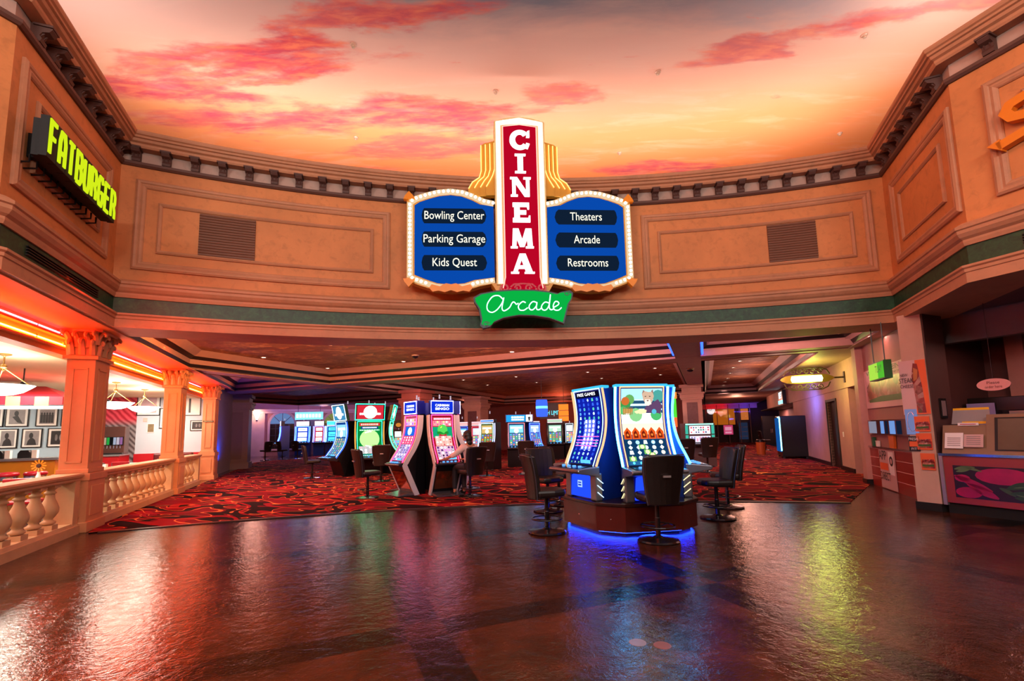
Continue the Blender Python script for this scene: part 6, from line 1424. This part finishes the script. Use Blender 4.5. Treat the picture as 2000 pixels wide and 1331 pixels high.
INK = M('ink', '141013', .5); PAPER = M('paper_pink', 'c9a4a2', .5, 0, .05); SAND = None
def food(nm, k, sc_=14.0):
    t = NT(nm); co = t.n('TexCoord').outputs['Object']; v = t.n('TexVoronoi', Vector=co, Scale=sc_); h = t.n('SeparateColor', i0=v.outputs[1]).outputs[0]
    c = t.ramp(t.math('ADD', t.math('MULTIPLY', h, .7), t.math('MULTIPLY', t.noise(co, sc_ * 1.6, 4.0), .3)), [(.1, sc_x('3a1410', k)), (.3, sc_x('b02a22', k)), (.45, sc_x('8a3a1c', k)), (.6, sc_x('d8a090', k)), (.75, sc_x('b8301f', k)), (.9, sc_x('54702c', k))])
    return t.surf(t.bsdf(**{'Base Color': c, 'Roughness': .35}).outputs[0])
def sc_x(h, k): c = lin(h); return (c[0] * k, c[1] * k, c[2] * k, 1)
SAND = food('sandwich_photo', .55, 7.0); FOODP = food('sandwich_filling', 1.0, 26.0); LEAF = M('lettuce', '3a5a22', .5, 0, .4, 12); BREAD = M('bread', 'b06a34', .5, 0, .3, 10); POR = M('poster_orange', 'e0602a', .5, 0, .1); WINK = M('white_ink', 'e8e0e0', .5); TOM = M('tomato', 'c02a26', .4, 0, .3, 12)
poster('shop_poster', 'poster reading WE\'RE OPEN with a large sandwich, on the shop side wall', FR(3.735, 12.5, 2.3), AR - R(90), 2.9, .92, PAPER,
       [([(-1.3, -.3), (1.35, -.3), (1.35, .15), (.9, .2), (-1.0, .2), (-1.3, .05)], SAND), ([(-1.2, -.32), (1.35, -.34), (1.35, -.22), (-.4, -.2), (-1.2, -.26)], LEAF)], [("WE'RE OPEN", -.15, .37, .11, 2.1, INK), ("Hope you're hungry", -.1, .27, .05, 1.9, INK)])
poster('app_sign', 'APP and DIRECT notice in black and orange on the red tiles', FR(3.70, 12.85, .45), AR - R(90), .95, .86, PAPER,
       [([(-.45, -.02), (.05, -.02), (.05, .14), (-.45, .14)], POR), ([(.12, -.1), (.42, -.1), (.42, .40), (.12, .40)], WINK), (ring(.27, .2, .11, .11, 14), INK), (ring(.27, .2, .06, .06, 12), PAPER)], [('APP', -.2, .30, .22, .46, INK), ('DIRECT', -.12, -.16, .18, .62, INK)], 'notice')
# front column with posters, in the plane of the counter
SHF = 9.55
b = MB(); b.box(SHF, SHF + .3, 4.58, 4.93, .13, 3.4); st(b.build('column_shop', stucco('cream_column', 'c9a08c', .08), rz=AL))
b = MB(); b.box(SHF - .02, SHF + .32, 4.58, 4.95, 0, .13); st(b.build('baseboard_shop', M('black_kick', '0a0809', .85), rz=AL))
ph = AL - R(90)
def onfront(L, z, o=.0): return FL(SHF - .01 - o, L, z)
poster('shop_poster', 'tall crumpled poster reading STEAK on the cream column', onfront(4.775, 2.1), ph, .40, .95, PAPER,
       [([(.0, -.47), (.2, -.47), (.2, .47), (.05, .47)], POR), ([(.02, -.45), (.14, -.45), (.12, .0), (.08, .4), (.02, .42), (-.02, .2)], SAND), ([(.0, .1), (.06, .14), (.08, .3), (.02, .34)], BREAD)], [('STEAK', -.1, .12, .09, .22, INK), ('CHEESE', -.1, .02, .06, .2, INK), ('NEW', -.13, .22, .05, .12, INK)])
for k, (L, z, w_, h, lb) in enumerate(((4.72, 1.46, .22, .26, 'small sandwich poster on the cream column, top of three'), (4.72, 1.16, .22, .28, 'small sandwich poster on the cream column, middle of three'), (4.70, .82, .2, .28, 'small sandwich poster on the cream column, lowest of three'))):
    poster('shop_poster', lb, onfront(L, z, .001), ph, w_, h, POR, [([(-w_ * .45, -h * .4), (w_ * .45, -h * .4), (w_ * .48, 0), (0, h * .1), (-w_ * .45, 0)], FOODP), ([(-w_ * .45, -h * .1), (w_ * .45, -.1 * h), (w_ * .42, h * .15), (-w_ * .4, h * .12)], FOODP), ([(-w_ * .4, -h * .3), (w_ * .4, -h * .3), (w_ * .4, -h * .15), (-w_ * .4, -h * .18)], LEAF)], [])
poster('shop_poster', 'black and orange FRESH notice on the cream column edge', onfront(4.87, 1.12, .001), ph, .16, .26, INK, [([(-.07, -.05), (.07, -.05), (.07, .04), (-.07, .04)], POR)], [('FRESH', 0, .08, .05, .13, WINK), ('FIT', 0, -.09, .04, .08, WINK)], 'notice')
gsn = thing('mirror_sheet', 'shiny bluish plastic sheet with a curl mark on the cream column', 'sheet', onfront(4.87, 1.5, .002), ph); MB().box(-.09, .09, -.006, 0, -.22, .22).build('sheet', G('9aa4e0', .5), gsn); b = MB(); b.tube([(p[0], -.01, p[1]) for p in ring(0, 0, .06, .17, 16, 40, 320)], .006, 5); b.build('curl', CHROME, gsn)  # bluish reflection of the sheet put in as a glow colour
# hanging green box
hg = thing('hanging_sign', 'green and yellow lit box sign hanging before the shop side wall', 'sign', FR(3.15, 10.8, 2.48), AR - R(90))
MB().box(-.42, .42, -.06, .06, -.17, .17).build('box', M('green_box', '1d5a20', .4), hg); b = MB(); b.mat(0); b.box(-.40, .1, -.068, -.06, -.15, .15); b.mat(1); b.box(.1, .40, -.068, -.06, -.15, .15); b.build('face', [G('b8f050', .9), G('60d038', .8)], hg); text('lettering', 'TUAY', INK, hg, .16, -.072, .02, .14, .36)
for x in (-.3, .3): MB().tube([(x, 0, .17), (x, 0, .89)], .01, 5).build('rod', BLACK, hg)
# counter
KICK = M('black_kick', '0a0809', .85); CFRONT = M('counter_red', '8f3226', .35, 0, .1)
ct = thing('shop_counter', 'red fronted sandwich counter with a vegetable photo panel at the right edge', 'counter', FL(SHF, 4.52), ph)
MB().box(0, 3.2, .05, .8, 0, .17).build('kick', KICK, ct); MB().box(0, 3.2, 0, .8, .17, .95).build('front', CFRONT, ct, bevel=.005)
b = MB(); b.box(-.02, 3.2, -.03, .8, .93, .97); b.build('steel_edge', CHROME, ct); MB().box(-.03, .02, -.02, .3, .13, .95).build('end_trim', M('brushed_steel', '9a8f92', .4, .5), ct)
b = MB(); b.mat(0); b.box(.14, 2.2, -.006, 0, .27, .78); ms = [M('beet_dark', '14060e', .4), M('radish_magenta', '980a4c', .4, 0, .55, 4), M('herb_green', '2c4a28', .4, 0, .4, 9), M('pepper_green', '14401c', .35, 0, .4, 7), M('pale_stem', '566e44', .4, 0, .3, 8)]
def vg(k, pts): b.mat(k); b.add([(x, -.0075 - .0008 * k, z) for x, z in pts], [tuple(range(len(pts)))])
def leaf(k, x0, z0, x1, z1, w_, bend=.0):
    d = Vector((x1 - x0, z1 - z0)); n_ = Vector((-d.y, d.x)).normalized(); L_ = []; R_ = []
    for i in range(9):
        t = i / 8; c_ = Vector((x0, z0)) + d * t + n_ * (bend * sin(pi * t)); h_ = w_ * sin(pi * min(1, t * .92 + .04)) ** .8
        L_.append(c_ + n_ * h_); R_.append(c_ - n_ * h_)
    vg(k, [(min(2.19, max(.145, p.x)), min(.775, max(.275, p.y))) for p in L_ + R_[::-1]])
vg(1, ring(.74, .64, .33, .125, 18)); vg(1, ring(.31, .36, .165, .085, 16)); vg(1, ring(.25, .58, .1, .06, 12)); leaf(1, .15, .62, .6, .40, .05); leaf(1, .3, .5, .66, .3, .06)
for q in ((.16, .72, .42, .76, .03, .01), (.18, .68, .36, .73, .025, 0), (.24, .76, .5, .70, .02, .01)): leaf(4, *q)
for q in ((.98, .74, 1.22, .34, .055, .06), (.76, .46, 1.1, .54, .05, .02), (.8, .40, 1.2, .44, .05, -.02), (.84, .34, 1.2, .32, .04, -.01), (1.2, .44, 1.7, .6, .07, .03), (1.3, .36, 1.9, .42, .06, -.02), (1.5, .66, 2.1, .52, .07, .02), (1.35, .7, 1.8, .72, .04, 0)): leaf(3, *q)
for q in ((.80, .475, 1.02, .515, .018, .008), (.9, .37, 1.16, .33, .02, 0), (1.02, .70, 1.16, .5, .012, .03), (.68, .47, .85, .36, .03, .01), (1.3, .48, 1.6, .57, .02, .01), (1.0, .43, 1.16, .30, .022, -.01)): leaf(2, *q)
for q in ((.86, .385, 1.05, .345, .008, 0), (.84, .485, .98, .51, .007, 0), (1.05, .40, 1.13, .32, .008, 0)): leaf(4, *q)
b.build('vegetable_photo', ms, ct, fix=False)
cs = thing('glass_case', 'brown framed angled display case on the shop counter', 'case', FL(SHF, 4.50, .97), ph)
b = MB(); b.prism([(0, 0), (.12, .46), (.6, .46), (.6, 0)], 'x', .0, .56); b.build('left_cheek', M('taupe_case', '8a6a52', .4), cs)
b = MB(); b.prism([(-.0, 0), (.14, .62), (.62, .62), (.62, 0)], 'x', .56, 2.6); b.build('case_body', M('taupe_case', '8a6a52', .4), cs)
b = MB(); b.add([(.66, .005, .06), (2.5, .005, .06), (2.5, .12, .57), (.66, .12, .57)], [(0, 1, 2, 3)]); b.build('frame_recess', BLACK, cs, fix=False)
b = MB(); b.add([(.70, -.001, .08), (2.5, -.001, .08), (2.5, .11, .55), (.70, .11, .55)], [(0, 1, 2, 3)]); b.build('window', M('smoked_case_glass', '6a5648', .12, 0, .2), cs, fix=False)
for x, w_, h, lb, c in ((.17, .24, .25, 'white price sheet taped on the left of the counter case', WINK), (.42, .24, .2, 'white notice with red corners taped on the counter case', PAPER)):
    q = thing('taped_notice', lb, 'notice', tuple(FL(SHF + .03, 4.50 - x, 1.15)), ph); b = MB(); b.add([(-w_ / 2, .012, -h / 2 + .03), (w_ / 2, .012, -h / 2 + .03), (w_ / 2, .012 + h * .26, h / 2 + .03), (-w_ / 2, .012 + h * .26, h / 2 + .03)], [(0, 1, 2, 3)]); b.v = [(x_, y_ - .06 + .0, z_) for x_, y_, z_ in b.v]; b.build('sheet', c, q, fix=False)
    b = MB()
    for k in range(5):
        z = -h / 2 + .07 + k * .03; y = .012 - .06 + (z - .03 + h / 2) * .26 - .003; b.add([(-w_ * .36, y, z), (w_ * .36, y, z), (w_ * .36, y + .003, z + .011), (-w_ * .36, y + .003, z + .011)], [(0, 1, 2, 3)])
    b.build('print', M('grey_print', '8f7f80', .6), q, fix=False)
lb_ = thing('case_label', 'small white strip label on top of the counter case', 'label', FL(SHF + .10, 4.16, 1.44), ph); MB().box(-.13, .13, -.006, 0, -.02, .025).build('strip', WINK, lb_); MB().box(-.1, .1, -.008, -.006, -.005, .008).build('print', M('red_notice', 'b02a3a', .4), lb_)
yb = thing('folded_board', 'grey tent card with yellow bands standing on the counter case', 'card', FL(SHF + .3, 4.2, 1.445), ph); b = MB(); b.add([(-.24, -.05, 0), (.26, -.05, 0), (.22, .05, .26), (-.24, .05, .26)], [(0, 1, 2, 3)]); b.build('card', M('grey_card', '8f8a8c', .5), yb, fix=False); b = MB(); b.add([(-.24, .036, .22), (.225, .036, .22), (.22, .046, .265), (-.24, .046, .265)], [(0, 1, 2, 3)]); b.add([(-.1, -.054, .0), (.2, -.054, 0), (.2, -.045, .04), (-.1, -.045, .04)], [(0, 1, 2, 3)]); b.build('yellow_band', M('yellow_print', 'e8b010', .5), yb, fix=False)
ov = thing('oven', 'black speed oven with a steel side and taped lilac sheet behind the counter', 'oven', FL(SHF + 1.3, 4.2, 1.05), ph); MB().box(-.45, .55, 0, .6, .0, .85).build('body', BLACK, ov, bevel=.01); MB().box(-.1, .5, -.02, 0, .1, .62).build('door', M('oven_glass', '151018', .1), ov); MB().box(.1, .5, -.03, -.02, .52, .6).build('door_trim', M('steel_top', '9aa0a6', .25, .6), ov); MB().box(.38, .52, -.035, -.02, .1, .6).build('steel_side', M('steel_blue', '5a5c80', .3, .5), ov)
sh_ = thing('taped_sheet', 'lilac sheet with dark lines taped on the oven front', 'sheet', FL(SHF + 1.27, 4.45, 1.5), ph); MB().box(-.2, .18, -.01, 0, -.36, .3).build('paper', M('lilac_paper', '8a80b8', .5), sh_); b = MB()
for k in range(3): b.box(-.15, .12, -.014, -.01, -.05 - k * .1, -.02 - k * .1)
b.build('print', M('navy_print', '20204a', .5), sh_)
MB().box(-.45, .55, 0, .6, -1.05, 0).build('stand', DIM, ov)
oh = thing('order_sign', 'oval pink Please order here sign hanging above the shop counter', 'sign', FL(SHF + .1, 3.79, 2.05), ph); MB().prism(ring(0, 0, .20, .095, 28), 'y', -.01, .01).build('oval', M('pink_board', 'd8908c', .5, 0, .05), oh); text('lettering', 'Please', M('sign_brown', '6a3028', .5), oh, 0, -.014, .03, .045, .15); text('lettering', 'order here', M('sign_brown', '6a3028', .5), oh, 0, -.014, -.035, .045, .2)
MB().tube([(0, 0, .09), (0, 0, 1.3)], .004, 5).build('cord', BLACK, oh)
for L, z, lb in ((4.6, 1.72, 'small dark framed notice on the dim shop wall behind the column'),):
    q = thing('wall_notice', lb, 'notice', FL(SHF + .30, 4.558, z), AL); MB().box(-.09, .09, -.02, 0, -.17, .17).build('frame', BLACK, q); MB().box(-.06, .06, -.024, -.02, -.13, .13).build('sheet', M('dim_paper', '7a6468', .5), q)
pf = thing('framed_menu', 'framed menu on the dim shop wall at the right edge', 'picture', FL(SHF + 1.0, 3.35, 2.35), ph); MB().box(-.1, .9, -.03, 0, -.4, .4).build('frame', M('pink_frame', '9a5a50', .4), pf); MB().box(-.06, .86, -.034, -.03, -.36, .36).build('sheet', M('dim_red_sheet', '5a2020', .5), pf)
b = MB(); b.box(SHF + 2.3, SHF + 2.5, -3, 4.9, 0, 3.4); st(b.build('wall_shop_back', M('shop_tile', '5a2f2c', .5, 0, .25, 1.6), rz=AL))
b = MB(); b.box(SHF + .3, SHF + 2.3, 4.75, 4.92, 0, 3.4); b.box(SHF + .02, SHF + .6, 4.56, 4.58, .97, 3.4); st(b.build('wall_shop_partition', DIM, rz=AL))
b = MB(); b.prism([(8.25, -3), (11.95, -3), (11.95, 5.05), (10.05, 5.05), (8.25, 3.2)], 'z', 3.40, 3.5); st(b.build('ceiling_shop', M('shop_ceiling', '5f4a4c', .6), rz=AL))
b = MB(); b.box(SHF + .9, SHF + 1.1, -3, 4.9, 2.9, 3.4); st(b.build('ceiling_shop_beam', M('shop_beam', '6a5a5c', .6), rz=AL))
for L in (4.2, 3.3): MB().box(SHF + 2.0, SHF + 2.2, L - .12, L + .12, 0, 3.4).build('trim_shop_pier', SALM, rz=AL, kind='structure')
area('shop_light', FL(SHF + .9, 3.6, 2.88), FL(SHF + .9, 3.6, 0), .4, .4, 14, 'ffb0a0')
# round floor reflections painted as thin discs
for x, y, m, lb in ((.843, 3.42, M('pale_reflection', '8f7f86', .3), 'pale round reflection painted on the dark floor, left of the pair'), (1.0, 3.37, M('rust_reflection', '8a4a30', .3), 'rust round reflection painted on the dark floor, right of the pair')):
    t = thing('floor_reflection', lb, 'painted reflection', (x, y, 0)); b = MB(); b.lathe([(.06, .0), (.058, .001), (.05, .0015)], seg=18); b.build('disc', m, t)
# ------------------------------------------------------------------ lamps of the casino: blue strips on the coffer edges
BLUES = G('2040ff', 7.0)
for nm, p0, p1 in (('right end of the front coffer', FR(-.69, 10.3, 3.47), FR(-.69, 13.3, 3.47)), ('right of the corridor beam', FR(.04, 10.2, 3.47), FR(.04, 13.7, 3.47)), ('left back coffer', FR(-13.86, 9.2, 3.47), FR(-13.86, 13.3, 3.47)), ('middle beam', FR(-13.0, 14.45, 3.47), FR(-8.5, 14.45, 3.47))):
    t = thing('led_strip', 'blue light strip along the coffer edge, ' + nm, 'light strip', tuple(p0)); MB().tube([(0, 0, 0), tuple(p1 - p0)], .03, 5).build('tube', BLUES, t)
    MB().box(-.02, .02, -.02, .02, -.0, .02).build('end_cap', BLACK, t)
area('blue_wash', FL(-2, 34, 3.0), FL(-2, 35, 4.3), 9, .5, 260, '2050ff')
area('blue_wash', FL(-3.6, 21.5, .6), FL(-3.95, 21.5, 1.8), .3, .3, 30, '1050ff')
area('blue_wash', FR(3.2, 21.2, 2.4), FR(4.0, 21.6, 2.2), 1.2, .2, 45, '5070ff')
point('far_hall_light', FL(0, 34, 3.6), 300, 'ffb0a0', .4); point('far_hall_light', FL(-4, 32, 3.6), 240, 'ffb0a0', .4)
point('back_light', FR(-9, 30, 2.9), 120, 'ff7048', .3); point('back_light', FR(-14, 26, 3.0), 70, 'ff9070', .3)
point('corridor_light', FR(2.0, 34, 3.0), 120, 'ffb090', .3); point('end_room_light', FR(2.0, 45.6, 3.0), 25, 'ff9a50', .2)
# hidden warm fill lamps added on the near edges of the coffers, washing the tin panels and the far mouldings
for k, (dg, pw, c) in enumerate(((-22, 190, 'ffa85a'), (-15, 170, 'ffa868'), (-8, 120, 'ffb098'), (-1, 110, 'ffb0a4'), (6, 100, 'ffb0a4'), (14, 70, 'ffb0a4'))):
    p = arc(dg, -1.1); q = arc(dg, -4.5); area('coffer_fill_light', (p[0], p[1], 3.56), (q[0], q[1], 3.78), 1.8, .1, pw, c)
for a0, b0, a1, b1, pw, c in ((-10, 14.75, -10, 19, 130, 'ffb0a0'), (-6, 14.75, -6, 19, 130, 'ffb0a0'), (-2.4, 14.75, -2.4, 19, 130, 'ffb0a0'), (1.5, 14.75, 1.5, 19, 60, 'ffb0a0'), (-16, 13.2, -16, 11, 15, 'ff8a60')):
    area('coffer_fill_light', FR(a0, b0, 3.56), FR(a1, b1, 3.8), 2.2, .1, pw, c)
for x, y, pw in ((2.2, 16.2, 45), (2.0, 20.5, 45), (1.8, 25, 45)): point('corridor_fill', FR(x, y, 3.1), pw, 'ffb8a8', .25)
# header over the end of the corridor, lit red on one half and violet on the other
b = MB(); b.box(-.2, 4.2, 44.8, 45.0, 3.0, 3.42); st(b.build('wall_corridor_end_header', CORR, rz=AR))
area('end_header_light', FR(1.0, 44.2, 2.7), FR(1.0, 44.8, 3.25), 1.6, .1, 22, 'ff2838'); area('end_header_light', FR(3.2, 44.2, 2.7), FR(3.2, 44.8, 3.25), 1.6, .1, 22, '5a48ff')
area('recess_fill', FR(4.6, 31, 2.54), FR(4.6, 31, 0), .4, 2.0, 60, 'ffb0a8'); area('recess_fill', FR(4.4, 37, 2.54), FR(4.4, 37, 0), .4, 2.0, 60, 'ffb0a8')  # fill lamps added to brighten the dark recess wall
p = FR(3.62, 12.3, 3.38); area('shop_side_fill', p, FR(3.2, 12.3, 0), .12, 2.2, 26, 'ffb0a0')  # fill lamp added to brighten the tiles and posters here
